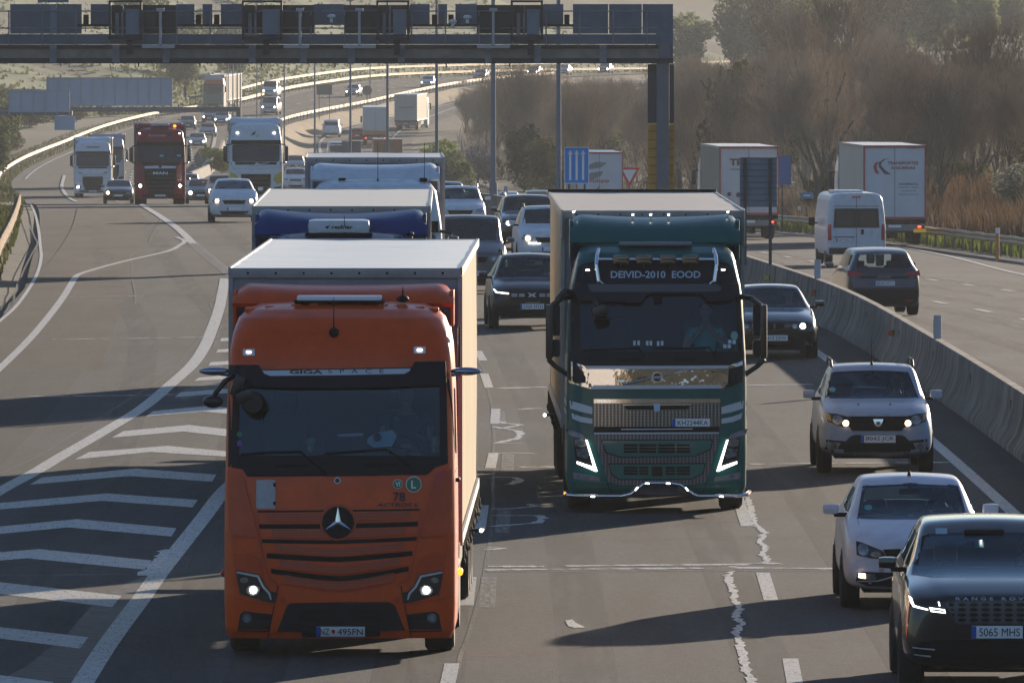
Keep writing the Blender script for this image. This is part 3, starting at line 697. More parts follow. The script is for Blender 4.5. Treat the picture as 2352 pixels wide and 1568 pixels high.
# truck cab shell lofted through level outlines (z, half width, front y, bow, corner radius, back y)
def cab_shell(levels, nf=38, dzs=.05, nc=6):
    lv = []
    for a, b in zip(levels, levels[1:]):
        n = max(1, int(math.hypot(b[0] - a[0], b[2] - a[2]) / dzs))
        for k in range(n): lv.append(tuple(a[i] + (b[i] - a[i]) * k / n for i in range(6)))
    lv.append(levels[-1]); rows = []
    for z, hw, yf, bow, r, yb in lv:
        o = []
        r = min(r, hw * .95); xe = hw - r; ye = yf + bow * (xe / hw)**2
        for k in range(8): o.append((-hw, yb + (ye + r - yb) * k / 8, z))
        for k in range(nc): t = math.pi / 2 * k / nc; o.append((-xe - r * math.cos(t), ye + r - r * math.sin(t), z))
        for k in range(nf + 1): x = -xe + 2 * xe * k / nf; o.append((x, yf + bow * (x / hw)**2, z))
        for k in range(1, nc + 1): t = math.pi / 2 * k / nc; o.append((xe + r * math.sin(t), ye + r - r * math.cos(t), z))
        for k in range(1, 9): o.append((hw, ye + r + (yb - ye - r) * k / 8, z))
        rows.append(o)
    mb = MB().grid(rows); n = len(rows[0]); L = len(rows)
    mb.f.append(tuple((L - 1) * n + i for i in range(n))); mb.mi.append(0)
    for i in range(L - 1): mb.f.append((i * n, (i + 1) * n, (i + 1) * n + n - 1, i * n + n - 1)); mb.mi.append(0)
    return mb

CURT = {}
def trailer(v, y0, L=13.6, top=4.14, col=(.62, .56, .45), roofc=(.72, .70, .66), front=(.30, .29, .31), hw=1.275, z0=1.12, curtain=True, rear=None, rearfn=None, straps=True, sag=.012, name='trailer', wheels=True, rails=True):
    cm = mat('curtain_%.2f_%.2f_%.2f' % col, col, .75, 0, spec=.04, var=.12, vscale=2, stretch=(1, 1, .12), bump=.1, bscale=6)
    rm = mat('roof_sheet_%.2f' % roofc[0], roofc, .5, 0, coat=1 if roofc[0] > .8 else .3, spec=1 if roofc[0] > .8 else .4, var=.06, vscale=1.5, bump=.05, bscale=3); P(rm).inputs['Coat Roughness'].default_value = .42
    fm = mat('bulkhead_%.2f_%.2f' % (front[0], front[1]), front, .55, .2, var=.18, vscale=2)
    rows = []; n = 70; y1 = y0 + L
    body = MB()
    for sd_ in (-1, 1):
        rows = []
        for k in range(n + 1):
            y = y0 + .05 + (L - .1) * k / n; w = (.012 * math.sin(y * 5.3) + .014 * nz(y, sd_ * 5, .9)) if curtain else 0
            rows.append([(sd_ * (hw - .02 + w * math.sin(math.pi * min(1, max(0, (z - z0) / (top - z0))))), y, z) for z in [z0, z0 + .05, z0 + .4, z0 + 1, z0 + 1.7, z0 + 2.4, top - .12, top - .03]])
        body.grid(rows)
    tr = body.build(name, cm, v.root, 60)
    rf = MB(); rows = []
    for k in range(57):
        y = y0 + L * k / 56; rows.append([(x, y, top - .02 + sag * math.sin(k * math.pi / 2) * (1 - (x / hw)**2) + .012 * nz(x * 2, y, .8)) for x in [-hw, -hw * .97, -hw * .6, -.4, 0, .4, hw * .6, hw * .97, hw]])
    rf.grid(rows); rf.build('roof', rm, tr, 60)
    fr = MB().box((0, y0 + .03, (z0 + top) / 2), (2 * hw - .01, .05, top - z0 - .03))
    fr.build('bulkhead', fm, tr, None)
    rl = MB().box((0, y0 - .005, top - .07), (2 * hw, .05, .11), .01)
    for sd_ in (-1, 1):
        rl.box((sd_ * (hw + .002), y0 + L / 2, top - .05), (.03, L, .09)); rl.box((sd_ * (hw - .01), y0 - .005, (z0 + top) / 2 - .05), (.05, .04, top - z0 - .1))
        rl.box((sd_ * (hw + .004), y0 + L / 2, z0 + .02), (.03, L, .12))
    if rails: rl.build('frame_rail', mat('rail_grey', (.34, .32, .31), .5, .3, var=.2), tr, None)
    rv = MB()
    for k in range(8): rv.ell((-hw + .2 + k * (2 * hw - .4) / 7, y0 - .032, top - .07), (.014, .008, .014), 8, 4)
    if rails: rv.build('rivets', MATTE, tr, None)
    ch = MB().box((0, y0 + L / 2 + .4, z0 - .16), (.9, L - 1, .2)); 
    for k in range(3 if L > 9 else 0): ch.box((0, y0 + 8.4 + 1.31 * k, .55), (2.2, .14, .14))
    ch.box((0, y1 - .12, .62), (2.35, .12, .14)).box((0, y1 - .05, z0 - .1), (2.5, .1, .22))
    for sd_ in (-1, 1): ch.box((sd_ * 1.16, y0 + (5.4 if L > 9 else 1.6), .78), (.04, 3.6 if L > 9 else 2.2, .42)); ch.box((sd_ * .9, y0 + 3.2, .6), (.12, .12, 1.0))
    ch.build('chassis', MATTE, tr, None)
    if wheels:
        for k in (range(3) if L > 9 else (-3.5,)):
            for sd_ in (-1, 1): wheel(v, sd_ * 1.24, y0 + 8.4 + 1.31 * k, .52, .36, STEELRIM, tr)
    if straps:
        for sd_ in ((-1,) if straps == 'L' else (1,)):
            for k in range(26):
                y = y0 + .35 + k * .52; a = random.uniform(.10, .26)
                MB().box((sd_ * (hw + .02), y, z0 - .02 - a / 2), (.02, .05, a), 0, 0, random.uniform(-.25, .25)).ell((sd_ * (hw + .03), y, z0 - .03 - a), (.02, .03, .05), 6, 4).build('strap', MATTE, tr, None)
    dm = MB().box((0, y1 - .02, (z0 + top) / 2), (2 * hw - .02, .05, top - z0 - .02))
    rd = mat('rear_%.2f_%.2f_%.2f' % tuple(rear or (.5, .5, .52)), rear or (.5, .5, .52), .45, 0, var=.08, vscale=1)
    do = dm.build('rear_doors', rd, tr, None)
    v.surf([MB().box((0, y1 - .02, (z0 + top) / 2), (2 * hw - .02, .05, top - z0 - .02))] + [MB().box((0, y1 - .06, .8), (2.4, .1, .5))] + [MB().box((0, y0 + .03, (z0 + top) / 2), (2 * hw - .01, .05, top - z0 - .03))])
    if rearfn: rearfn(v, do, y1, hw, z0, top)
    return tr

# generic car body: sections along the length, mirrored, subdivided
def car_shell(L, Wd, H, hz0, hz1, ws0, ws1, rw=None, zb=.22, belt=None, ro=None, rg=None, rb=None, nose=.10, sub=2, rear_z=None, taper=1.0, boxy=0):
    hw = Wd / 2; rw = rw or hw * .74; belt = belt or hz1 - .04; ro = ro or L - .75; rg = rg or L - .18; rb = rb or belt + .05
    S_ = []
    def st(y, zb_, wl, wm, zm, wb, zbt, wg, zg, wt, zte, zt): S_.append((y, zb_, wl * hw, wm * hw, zm, wb * hw, zbt, wg, zg, wt, zte, zt))
    h = hw
    st(0.0, zb + .12, .55, .66, .45, .60, hz0 - .18, .52 * h, hz0 - .12, .40 * h, hz0 - .08, hz0 - .06)
    st(.03, zb + .04, .80, .88, .45, .82, hz0 - .14, .74 * h, hz0 - .06, .55 * h, hz0 - .03, hz0 - .01)
    st(nose + .05, zb, .92, .97, .46, .93, hz0 - .08, .84 * h, hz0 - .0, .62 * h, hz0 + .03, hz0 + .05)
    st(nose + .35, zb, .96, 1.0, .5, .97, hz0 + .02, .88 * h, (hz0 + hz1) / 2 - .02, .66 * h, (hz0 + hz1) / 2 + .03, (hz0 + hz1) / 2 + .05)
    st(ws0 - .12, zb, .96, 1.0, .52, .97, hz1 - .12, .90 * h, hz1 - .05, .74 * h, hz1 - .01, hz1 + .015)
    st(ws0, zb, .96, 1.0, .52, .97, hz1 - .10, .90 * h, hz1 - .02, .78 * h, hz1 + .01, hz1 + .03)
    t = .5; ym = (ws0 + ws1) / 2
    st(ym, zb, .96, 1.0, .52, .97, belt - .02, .91 * h, belt + .03, (.78 * h + rw) / 2 + .02, (hz1 + H - .06) / 2, (hz1 + .03 + H - .02) / 2)
    st(ws1, zb, .96, 1.0, .52, .97, belt, .92 * h, belt + .04, rw, H - .075, H - .025)
    st(ws1 + .18, zb, .96, 1.0, .52, .97, belt, .92 * h, belt + .04, rw, H - .055, H - .005)
    st((ws1 + ro) / 2, zb, .96, 1.0, .52, .97, belt + .01, .92 * h, belt + .05, rw, H - .045, H)
    st(ro, zb, .96, 1.0, .52, .97, belt + .03, .91 * h, belt + .07, rw * .96, H - .07, H - .03)
    st((ro + rg) / 2, zb, .95, .99, .52, .96, belt + .04, .89 * h, belt + .08, rw * .95, (H + rb) / 2 - .04, (H + rb) / 2 + .0)
    st(rg, zb, .93, .98, .52, .94, belt - .02, .86 * h, belt + .02, .74 * h, rb - .02, rb + .02)
    st(L - .04, zb + .02, .90, .95, .5, .90, belt - .10, .80 * h, rb - .08, .68 * h, rb - .06, rb - .05)
    st(L, zb + .08, .70, .78, .5, .74, belt - .18, .66 * h, rb - .18, .5 * h, rb - .16, rb - .15)
    if taper != 1.0: pass
    rows = []
    for (y, b, wl, wm, zm, wb, zbt, wg, zg, wt, zte, zt) in S_:
        hp = [(0, b), (wl * .85, b), (wl, b + .08), (wm, zm), (wb, zbt), (wg, zg), (wt * 1.03, zte - .012), (wt * .93, zte + (zt - zte) * .35), (wt * .55, zt - (zt - zte) * .28), (0, zt)]
        rows.append([(-x, y, z) for x, z in hp[::-1]] + [(x, y, z) for x, z in hp[1:]])
    mb = MB().grid(rows); n = len(rows[0])
    mb.f.append(tuple(range(n))[::-1]); mb.f.append(tuple((len(rows) - 1) * n + i for i in range(n))); mb.mi += [0, 0]
    me = mb.mesh('shell'); o = link('shell', me); bm = bmesh.new(); bm.from_mesh(me); bmesh.ops.remove_doubles(bm, verts=bm.verts, dist=1e-4); bmesh.ops.recalc_face_normals(bm, faces=bm.faces); bm.to_mesh(me); bm.free()
    md = o.modifiers.new('s', 'SUBSURF'); md.levels = sub; md.render_levels = sub
    dg = bpy.context.evaluated_depsgraph_get(); e = o.evaluated_get(dg).to_mesh()
    out = MB(); out.add([tuple(p.co) for p in e.vertices], [tuple(p.vertices) for p in e.polygons]); o.evaluated_get(dg).to_mesh_clear()
    bpy.data.objects.remove(o); bpy.data.meshes.remove(me); out.dims = dict(hw=hw, rw=rw, H=H, L=L, hz0=hz0, hz1=hz1, belt=belt, rb=rb, ws0=ws0, ws1=ws1, ro=ro, rg=rg, zb=zb)
    return out
def car(v, sh, pm, hollow=False, near=True, wr=.32, ww=.22, wb=None, fx=.85, front=True, rear=False, mirrors=None, wsp=None, rearglass=None, rim=RIM, dark_low=None, driver=None, rails=None, seatm=SEAT, ant=False):
    D = sh.dims; hw, rw, H, L, hz1 = D['hw'], D['rw'], D['H'], D['L'], D['hz1']; wb = wb or L - 1.7
    v.surf(sh)
    ws = wsp or [(-hw * .80, hz1 + .07), (hw * .80, hz1 + .07), (rw * .93, H - .115), (0, H - .085), (-rw * .93, H - .115)]
    cxm = sum(p[0] for p in ws) / len(ws); czm = sum(p[1] for p in ws) / len(ws)
    inner = [(x * .935, czm + (z - czm) * .86) for x, z in ws]
    rg_ = rearglass or [(-hw * .70, D['rb'] + .07), (hw * .70, D['rb'] + .07), (rw * .84, H - .14), (-rw * .84, H - .14)]
    sw = [(D['ws0'] + .35, D['belt'] + .10), (D['ws1'] + .12, H - .16), (D['ro'] - .05, H - .17), (D['rg'] - .45, D['belt'] + .13)]
    gl = GLASS if hollow else DGL
    parts = []
    parts.append((v.sheet(ws, 'f', .006, .02, .12), 'windscreen')); 
    if rear or hollow: parts.append((v.sheet(rg_, 'r', .006, .02, .14), 'rear_window'))
    for d in 'LR':
        q = v.sheet(sw, d, .006, .0, .2)
        if q: parts.append((q, 'side_window'))
    rim_ = None
    if hollow:
        o_, i_ = ws, inner
        fr = MB()
        for k in range(len(ws)):
            k2 = (k + 1) % len(ws); q = v.sheet([o_[k], o_[k2], i_[k2], i_[k]], 'f', .002, 0, .08)
            if q: fr.add(q.v, q.f)
        rim_ = fr
        cutf(sh, [(x * .965, czm + (z - czm) * .93) for x, z in ws], 'f', L / 2)
        rc = sum(z for x, z in rg_) / len(rg_); cutf(sh, [(x * .96, rc + (z - rc) * .92) for x, z in rg_], 'r', L / 2)
        swc = (sum(a for a, b in sw) / 4, sum(b for a, b in sw) / 4)
        for d in 'LR': cutf(sh, [(swc[0] + (a - swc[0]) * .93, swc[1] + (b - swc[1]) * .85) for a, b in sw], d, 0)
    body = sh.build('body', pm, v.root, 50)
    for q, nm in parts: q.build(nm, gl, v.root, 50)
    if rim_: rim_.build('windscreen_surround', MATTE, v.root, None)
    for yy in (fx, fx + wb):
        for s_ in (-1, 1):
            if near:
                q = v.sheet(disc(yy, wr, wr + .07), 'L' if s_ < 0 else 'R', .004, .0, .2)
                if q: q.build('wheel_arch', MATTE, v.root, None)
            wheel(v, s_ * (hw + .006), yy, wr, ww, rim)
    und = MB().box((0, L / 2, D['zb'] + .02), (2 * hw - .5, L - .6, .10)); und.build('underbody', MATTE, v.root, None)
    mm = mirrors or pm
    for s_ in (-1, 1):
        ym = D['ws0'] + .42; zm = D['belt'] + .13
        a = MB().box((s_ * (hw + .095), ym, zm), (.19, .12, .125), .055, s_ * .15).build('wing_mirror', mm, v.root, 60)
        MB().box((s_ * (hw - .02), ym + .02, zm - .07), (.16, .05, .05), .015).build('mirror_foot', MATTE, a, None)
    if hollow:
        it = MB().box((0, D['ws0'] + .42, hz1 - .10), (2 * hw - .22, .5, .20), .06).box((hw * .44, D['ws0'] + .55, hz1 + .0), (.34, .16, .06), .02)
        it.box((0, (D['ws1'] + L) / 2 - .2, .42), (2 * hw - .25, L - D['ws1'] - .5, .1)).build('dashboard', DASHM, v.root, None)
        for s_ in (-1, 1):
            yy = D['ws1'] + .62
            t = MB().box((s_ * hw * .44, yy, .80), (.46, .14, .58), .06, 0, -.2).box((s_ * hw * .44, yy + .07, H - .42), (.25, .09, .19), .05).box((s_ * hw * .44, yy - .28, .50), (.48, .5, .12), .05)
            for q in (-.06, .06): t.cyl((s_ * hw * .44 + q, yy + .06, H - .60), (s_ * hw * .44 + q, yy + .07, H - .45), .008, n=6)
            t.build('seat', seatm, v.root, 40)
        MB().box((0, D['ws1'] + 1.62, .75), (2 * hw - .45, .14, .42), .05).box((-hw * .4, D['ws1'] + 1.68, 1.03), (.22, .08, .13), .03).box((hw * .4, D['ws1'] + 1.68, 1.03), (.22, .08, .13), .03).build('rear_bench', seatm, v.root, 40)
        sw_ = MB(); c = Vector((hw * .44, D['ws0'] + .82, hz1 - .01)); n = 20; rr = .18
        pts = [(c.x + rr * math.cos(2 * math.pi * k / n), c.y + rr * .35 * math.sin(2 * math.pi * k / n), c.z + rr * .93 * math.sin(2 * math.pi * k / n)) for k in range(n + 1)]
        sw_.tube(pts, .013, 6); sw_.box(tuple(c), (.30, .03, .04)); sw_.build('steering_wheel', MATTE, v.root, 40)
        MB().box((0, D['ws1'] - .02, H - .20), (.25, .05, .065), .02).box((0, D['ws1'] + .02, H - .14), (.04, .04, .1)).build('rear_view_mirror', MATTE, v.root, None)
    if rails:
        for s_ in (-1, 1):
            pts = []; 
            for k in range(9):
                t_ = k / 8; y = D['ws1'] + .05 + (D['ro'] - D['ws1'] - .1) * t_; zz = H - .04 + .085 * min(1, math.sin(math.pi * t_) * 3); pts.append((s_ * (rw - .015), y, zz))
            MB().tube(pts, .022).build('roof_rail', rails, v.root, 40)
    if ant:
        MB().cyl((0, D['ws1'] + .15, H - .03), (0, D['ws1'] + .35, H + .38), .006, .003, 6).cyl((0, D['ws1'] + .13, H - .03), (0, D['ws1'] + .16, H + .04), .03, .01, 8).build('aerial', MATTE, v.root, None)
    return body
def wipers(v, pts_list, off=.03):
    for pts in pts_list:
        q = [v.hit(a, b, 'f', off)[0] for a, b in pts if v.hit(a, b, 'f', off)]
        if len(q) > 1: MB().tube(q, .011, 6).build('wiper', MATTE, v.root, None)

# ------------------------------------------------------------------ people
SKIN = mat('skin', (.42, .24, .17), .55, var=.06); HAIRD = mat('hair_dark', (.025, .018, .014), .8); HAIRG = mat('hair_grey', (.22, .20, .19), .8); HAIRB = mat('hair_brown', (.09, .05, .03), .8)
def skinned(name, nodes, edges, m, parent=None, sub=2):
    me = bpy.data.meshes.new(name); me.from_pydata([n[:3] for n in nodes], edges, []); o = link(name, me)
    sk = o.modifiers.new('k', 'SKIN'); sk.use_smooth_shade = True
    for i, n in enumerate(nodes):
        d = me.skin_vertices[0].data[i]; r = n[3]; d.radius = (r, n[4] if len(n) > 4 else r); d.use_root = (i == 0)
    o.modifiers.new('s', 'SUBSURF').levels = sub; o.modifiers['s'].render_levels = sub
    dg = bpy.context.evaluated_depsgraph_get(); me2 = bpy.data.meshes.new_from_object(o.evaluated_get(dg)); bpy.data.objects.remove(o); bpy.data.meshes.remove(me)
    me2.name = name; return link(name, me2, m, parent, 80)
def person(label, X, Y, Z, rz, shirt, hair=HAIRD, pose='wheel', cap=None, longhair=False, wheelv=(-.0, -.42, .26)):
    """seated driver; origin at the hips, facing -Y"""
    root = empty('person', (X, Y, Z), (0, 0, rz)); tag(root, label, 'person')
    N = [(0, 0, .02, .16, .12), (0, .03, .22, .155, .11), (0, .02, .42, .165, .11), (0, .0, .50, .10, .08), (0, -.01, .575, .055, .058), (0, -.02, .63, .070, .078), (0, -.025, .70, .088, .102), (0, -.02, .775, .080, .095), (0, -.01, .82, .045, .055)]
    E = [(i, i + 1) for i in range(len(N) - 1)]
    def chain(start, pts):
        p = start
        for q in pts: N.append(q); E.append((p, len(N) - 1)); p = len(N) - 1
        return p
    for s_ in (-1, 1):
        if pose == 'wheel' or (pose == 'chin' and s_ > 0 and False):
            hx, hy, hz = s_ * .17, -.44, .27
        elif pose == 'chin': hx, hy, hz = (s_ * .035, -.15, .50)
        ex = .27 if pose == 'wheel' else .30; w = chain(2, [(s_ * .19, .01, .44, .068), (s_ * .26, -.06, .31, .052), (s_ * ex, -.16, .19, .044), ((s_ * ex + hx) / 2, (-.16 + hy) / 2, (.19 + hz) / 2, .037), (hx, hy, hz, .028, .034)])
        wx, wy, wz = N[w][:3]; up = 1 if pose == 'chin' else .3
        for k in range(4):
            o_ = (k - 1.5) * .019; l = (.030, .036, .034, .026)[k]
            chain(w, [(wx + o_ * .9, wy - .035, wz + .03 * up, .0105), (wx + o_ - s_ * .01, wy - .05, wz + (.035 + l * .5) * up, .009), (wx + o_ - s_ * .022, wy - .035 * (1 - up) - .045, wz + (.035 + l) * up - .01, .0075)])
        chain(w, [(wx - s_ * .034, wy - .01, wz + .018, .0115), (wx - s_ * .046, wy - .03, wz + .04, .009)])
        chain(0, [(s_ * .10, -.12, .0, .085), (s_ * .14, -.42, .06, .062), (s_ * .13, -.50, -.25, .045), (s_ * .12, -.62, -.30, .04)])
    chain(6, [(0, -.108, .69, .013, .016)]); chain(6, [(.082, -.0, .70, .012, .02)]); chain(6, [(-.082, -.0, .70, .012, .02)])
    b = skinned('body', N, E, SKIN, root, 2)
    sh = [(0, .0, .03, .18, .14), (0, .03, .22, .172, .125), (0, .02, .41, .178, .122), (0, .005, .50, .10, .085)]; se = [(0, 1), (1, 2), (2, 3)]
    for s_ in (-1, 1): k = len(sh); sh += [(s_ * .19, .01, .44, .083), (s_ * .25, -.04, .30, .070), (s_ * .262, -.09, .23, .060)]; se += [(2, k), (k, k + 1), (k + 1, k + 2)]
    skinned('shirt', sh, se, shirt, root, 2)
    hm = MB().ell((0, .012, .765), (.088, .100, .083), 14, 9)
    if longhair: hm.ell((0, .05, .66), (.10, .07, .15), 12, 8)
    else: hm.ell((0, .04, .72), (.084, .075, .08), 12, 8)
    hm.build('hair', cap or hair, root, 80)
    for s_ in (-1, 1):
        e = MB().ell((s_ * .031, -.106, .712), (.012, .008, .007), 8, 6).build('eye', mat('eye_white', (.6, .58, .55), .3), root, 80)
        MB().ell((s_ * .031, -.1125, .712), (.0055, .004, .0055), 8, 6).build('iris', INK, e, 80)
        MB().box((s_ * .031, -.108, .731), (.030, .01, .006), .002).build('eyebrow', hair, root, None)
    MB().ell((0, -.103, .655), (.024, .008, .007), 10, 6).build('lips', mat('lips', (.32, .12, .10), .5), root, 80)
    return root
def seat_in(v, label, lx, ly, lz, shirt, **k):
    M_ = Matrix.Translation(v.root.location) @ v.root.rotation_euler.to_matrix().to_4x4(); p = M_ @ Vector((lx, ly, lz))
    return person(label, p.x, p.y, p.z, v.root.rotation_euler.z, shirt, **k)
def mp(cx, gy, k): return lambda *pts: [((x - cx) / k, (gy - y) / k) for x, y in pts]
def shell_part(v, levels, m, name='cab', glasspoly=None, lim=1.2):
    sh = cab_shell(levels); v.surf(sh)
    return sh
def spoiler(v, m, z0, ztop, y0, y1, hw, dip=.05, side=True, name='roof_fairing'):
    rows = []; n = 28
    for k in range(n + 1):
        x = -hw + 2 * hw * k / n; u = abs(x) / hw; d = dip * (1 - u * u); e = .0 if u < .86 else (u - .86) / .14
        lift = .14 * e * e
        rows.append([(x, y0 + .04, z0 - .02), (x, y0, z0 + .02), (x, y0 + (y1 - y0) * .18, z0 + (ztop - z0) * .50 - lift * .3), (x, y0 + (y1 - y0) * .45, z0 + (ztop - z0) * .82 - d - lift), (x, y0 + (y1 - y0) * .8, ztop - d - lift), (x, y1, ztop - d - .005 - lift), (x, y1, ztop - d - .05 - lift), (x, y0 + .3, z0 + .0)])
    o = MB().grid(rows).build(name, m, v.root, 40)
    if side:
        s_ = MB()
        for q in (-1, 1): s_.box((q * (hw - .02), y1 + .05, (z0 + ztop) / 2 - .16), (.035, y1 - y0 + .3, (ztop - z0) + .15), .012)
        s_.build('side_fairing', m, v.root, 30)
    return o
def tractor_under(v, yb=2.3, r=.51, hwheel=1.22, rear=True):
    MB().box((0, 2.9, .82), (.9, 5.4, .28)).box((0, 3.4, .62), (2.2, .2, .16)).box((0, 1.45, .50), (2.1, .16, .16)).box((-1.0, 3.0, .62), (.5, 1.0, .6), .05).box((1.0, 3.0, .62), (.5, 1.0, .6), .05).build('chassis', MATTE, v.root, None)
    for s_ in (-1, 1):
        wheel(v, s_ * hwheel, 1.42, r, .32, STEELRIM)
        if rear: wheel(v, s_ * hwheel, 5.1, r, .56, STEELRIM)
def tow_interior(v, z=2.05, hw=1.15, dy=.55, top=3.1, col=None):
    col = col or mat('cab_lining', (.05, .055, .06), .9)
    m = MB().box((0, dy + .25, z - .10), (2 * hw - .1, .55, .25), .05).box((.45, dy + .40, z + .05), (.5, .25, .12), .04).box((0, 2.05, (z + top) / 2), (2 * hw, .05, top - z + .6))
    m.build('dashboard', DASHM, v.root, None)
    for s_ in (-1, 1):
        MB().box((s_ * .62, 1.42, z + .12), (.50, .16, .75), .07, 0, -.12).box((s_ * .62, 1.46, z + .60), (.26, .10, .20), .05).box((s_ * .62, 1.15, z - .25), (.5, .5, .14), .05).build('seat', SEAT, v.root, 40)
    n = 22; c = Vector((.62, dy + .42, z + .08)); rr = .22
    pts = [(c.x + rr * math.cos(2 * math.pi * k / n), c.y + rr * .62 * math.sin(2 * math.pi * k / n), c.z + rr * .72 * math.sin(2 * math.pi * k / n)) for k in range(n + 1)]
    MB().tube(pts, .015, 6).box(tuple(c), (.38, .04, .05)).build('steering_wheel', MATTE, v.root, 40)

# ================================================================== orange lorry
OR = paint('lorry_orange', (.68, .072, .003)); ORP = perf('orange_perforated', (.60, .070, .008), sc=58, frac=.33); OR2 = paint('lorry_orange_deep', (.56, .052, .003))
A = V('articulated_lorry', 'orange articulated lorry with big star badge on its grille and cream curtain trailer', 'lorry', x=779.5, d=110.7, yaw=R(-.62))
lev = [(.21, 1.20, .07, .10, .10, 2.25), (.30, 1.24, .02, .09, .16, 2.25), (.60, 1.25, 0, .09, .18, 2.25), (1.0, 1.25, .02, .09, .18, 2.25), (1.35, 1.25, .05, .08, .18, 2.25), (1.9, 1.245, .10, .08, .20, 2.25), (2.13, 1.24, .14, .08, .20, 2.25),
       (2.86, 1.225, .30, .07, .18, 2.25), (3.18, 1.21, .33, .07, .2, 2.25), (3.32, 1.20, .37, .08, .22, 2.25), (3.50, 1.17, .47, .10, .28, 2.25), (3.64, 1.12, .62, .12, .34, 2.25), (3.73, 1.04, .82, .12, .40, 2.25), (3.78, .9, 1.05, .1, .42, 2.25), (3.80, .6, 1.3, .05, .3, 2.2), (3.805, .2, 1.6, 0, .1, 2.0)]
shA = shell_part(A, lev, OR)
a1 = mp(897, 1405, 638.7); b1 = mp(1146, 2511, 778)
gp = b1((288, 255), (700, 262), (1985, 240), (1990, 825), (300, 832))
gq = A.sheet(gp, 'f', .004, 0, .12)
F = [('windscreen_surround', [b1((205, 140), (300, 165), (420, 250), (300, 262), (300, 835), (205, 915)), b1((1983, 235), (2040, 200), (2055, 885), (1988, 835)), b1((205, 815), (1146, 815), (2055, 820), (2055, 885), (1950, 915), (1890, 970), (1400, 983), (370, 992), (330, 930), (205, 915)), b1((288, 262), (300, 165), (2040, 200), (1985, 245))])]
surr = [A.sheet(p, 'f', .010, .02, .08) for p in F[0][1]]
visp = b1((205, 62), (455, 58), (487, 98), (1750, 78), (1775, 30), (2035, 25), (2042, 205), (1950, 222), (1500, 240), (800, 246), (450, 238), (300, 172), (205, 150))
visq = A.sheet(visp, 'f', .13, .14, .08)
kA = MB().add(shA.v, shA.f)
cutf(shA, [(x * .985, z) for x, z in b1((236, 235), (2028, 235), (2028, 856), (236, 860))], 'f', 1.2)
shA.build('cab', OR, A.root, 50)
gq.build('windscreen', GLASS, A.root, 60)
t = MB()
for q in surr: t.add(q.v, q.f)
t.build('windscreen_surround', SOFTB, A.root, 50)
vis = visq.build('sun_visor', mat('visor_navy', (.008, .010, .020), .4, spec=.15), A.root, 50)
A.surf([visq, kA])
WST = mat('strip_white', (.55, .60, .68), .4); st_ = A.panel('visor_strip', b1((493, 104), (1144, 94), (1742, 85), (1732, 108), (1690, 130), (1146, 141), (560, 148), (512, 130)), WST, .006, .004, parent=vis)
A.text('GIGA', *b1((864, 114))[0], .36, .042, INK, off=.012, parent=vis, bold=.03, name='lettering'); A.text('SPACE', *b1((1282, 107))[0], .60, .042, INK, off=.012, parent=vis, spacing=2.4, name='lettering')
A.surf(kA)
A.panels('lower_panel_line', [a1((260, 152), (1500, 145), (1500, 139), (260, 146))], MATTE, .012, .004)
# corner air deflectors
for s_, side in ((1, 'l'), (-1, 'r')):
    p = a1((122, 108), (190, 135), (235, 170), (275, 330), (342, 578), (150, 560), (132, 525), (120, 330))
    q = [(x if s_ > 0 else -x - .0, z) for x, z in p]
    A.panel('corner_deflector', q if s_ > 0 else q[::-1], OR2, .035, .05)
# grille: black panels standing in for shaded slots, punched orange louvres, shallow V
slot = [((330, 398), (1447, 384), 0, 12), ((343, 500), (1437, 482), 6, 32), ((362, 600), (1430, 583), 14, 26), ((395, 700), (1400, 684), 34, 34), ((425, 805), (1375, 790), 60, 34)]
louv = [((400, 433), (1372, 415), 8, 46), ((428, 545), (1350, 525), 12, 46), ((455, 645), (1335, 630), 36, 48), ((485, 750), (1308, 735), 54, 48), ((515, 855), (1275, 842), 58, 52)]
def vee(l, r, bow, th, n=14):
    top = []; bot = []
    for k in range(n + 1):
        u = k / n; x = l[0] + (r[0] - l[0]) * u; y = l[1] + (r[1] - l[1]) * u + bow * (1 - abs(2 * u - 1)**1.3); top.append((x, y - th / 2)); bot.append((x, y + th / 2))
    return a1(*(top + bot[::-1]))
A.panels('grille_slot', [vee(*q) for q in slot], MATTE, .006, .01)
gr = A.panels('grille_louvre', [vee(*q) for q in louv], ORP, .034, .035)
A.panels('louvre_lip', [vee((q[0][0] - 8, q[0][1] + q[3] / 2 + 1), (q[1][0] + 8, q[1][1] + q[3] / 2 + 1), q[2], 7) for q in louv], OR, .046, .03)
A.panels('grille_edge', [a1((318, 395), (330, 395), (345, 580), (395, 790), (440, 870), (500, 895), (495, 905), (425, 880), (380, 800), (335, 590)), a1((1450, 385), (1462, 385), (1448, 560), (1405, 780), (1370, 870), (1300, 900), (1300, 890), (1360, 860), (1392, 780), (1436, 570))], OR2, .022, .02)
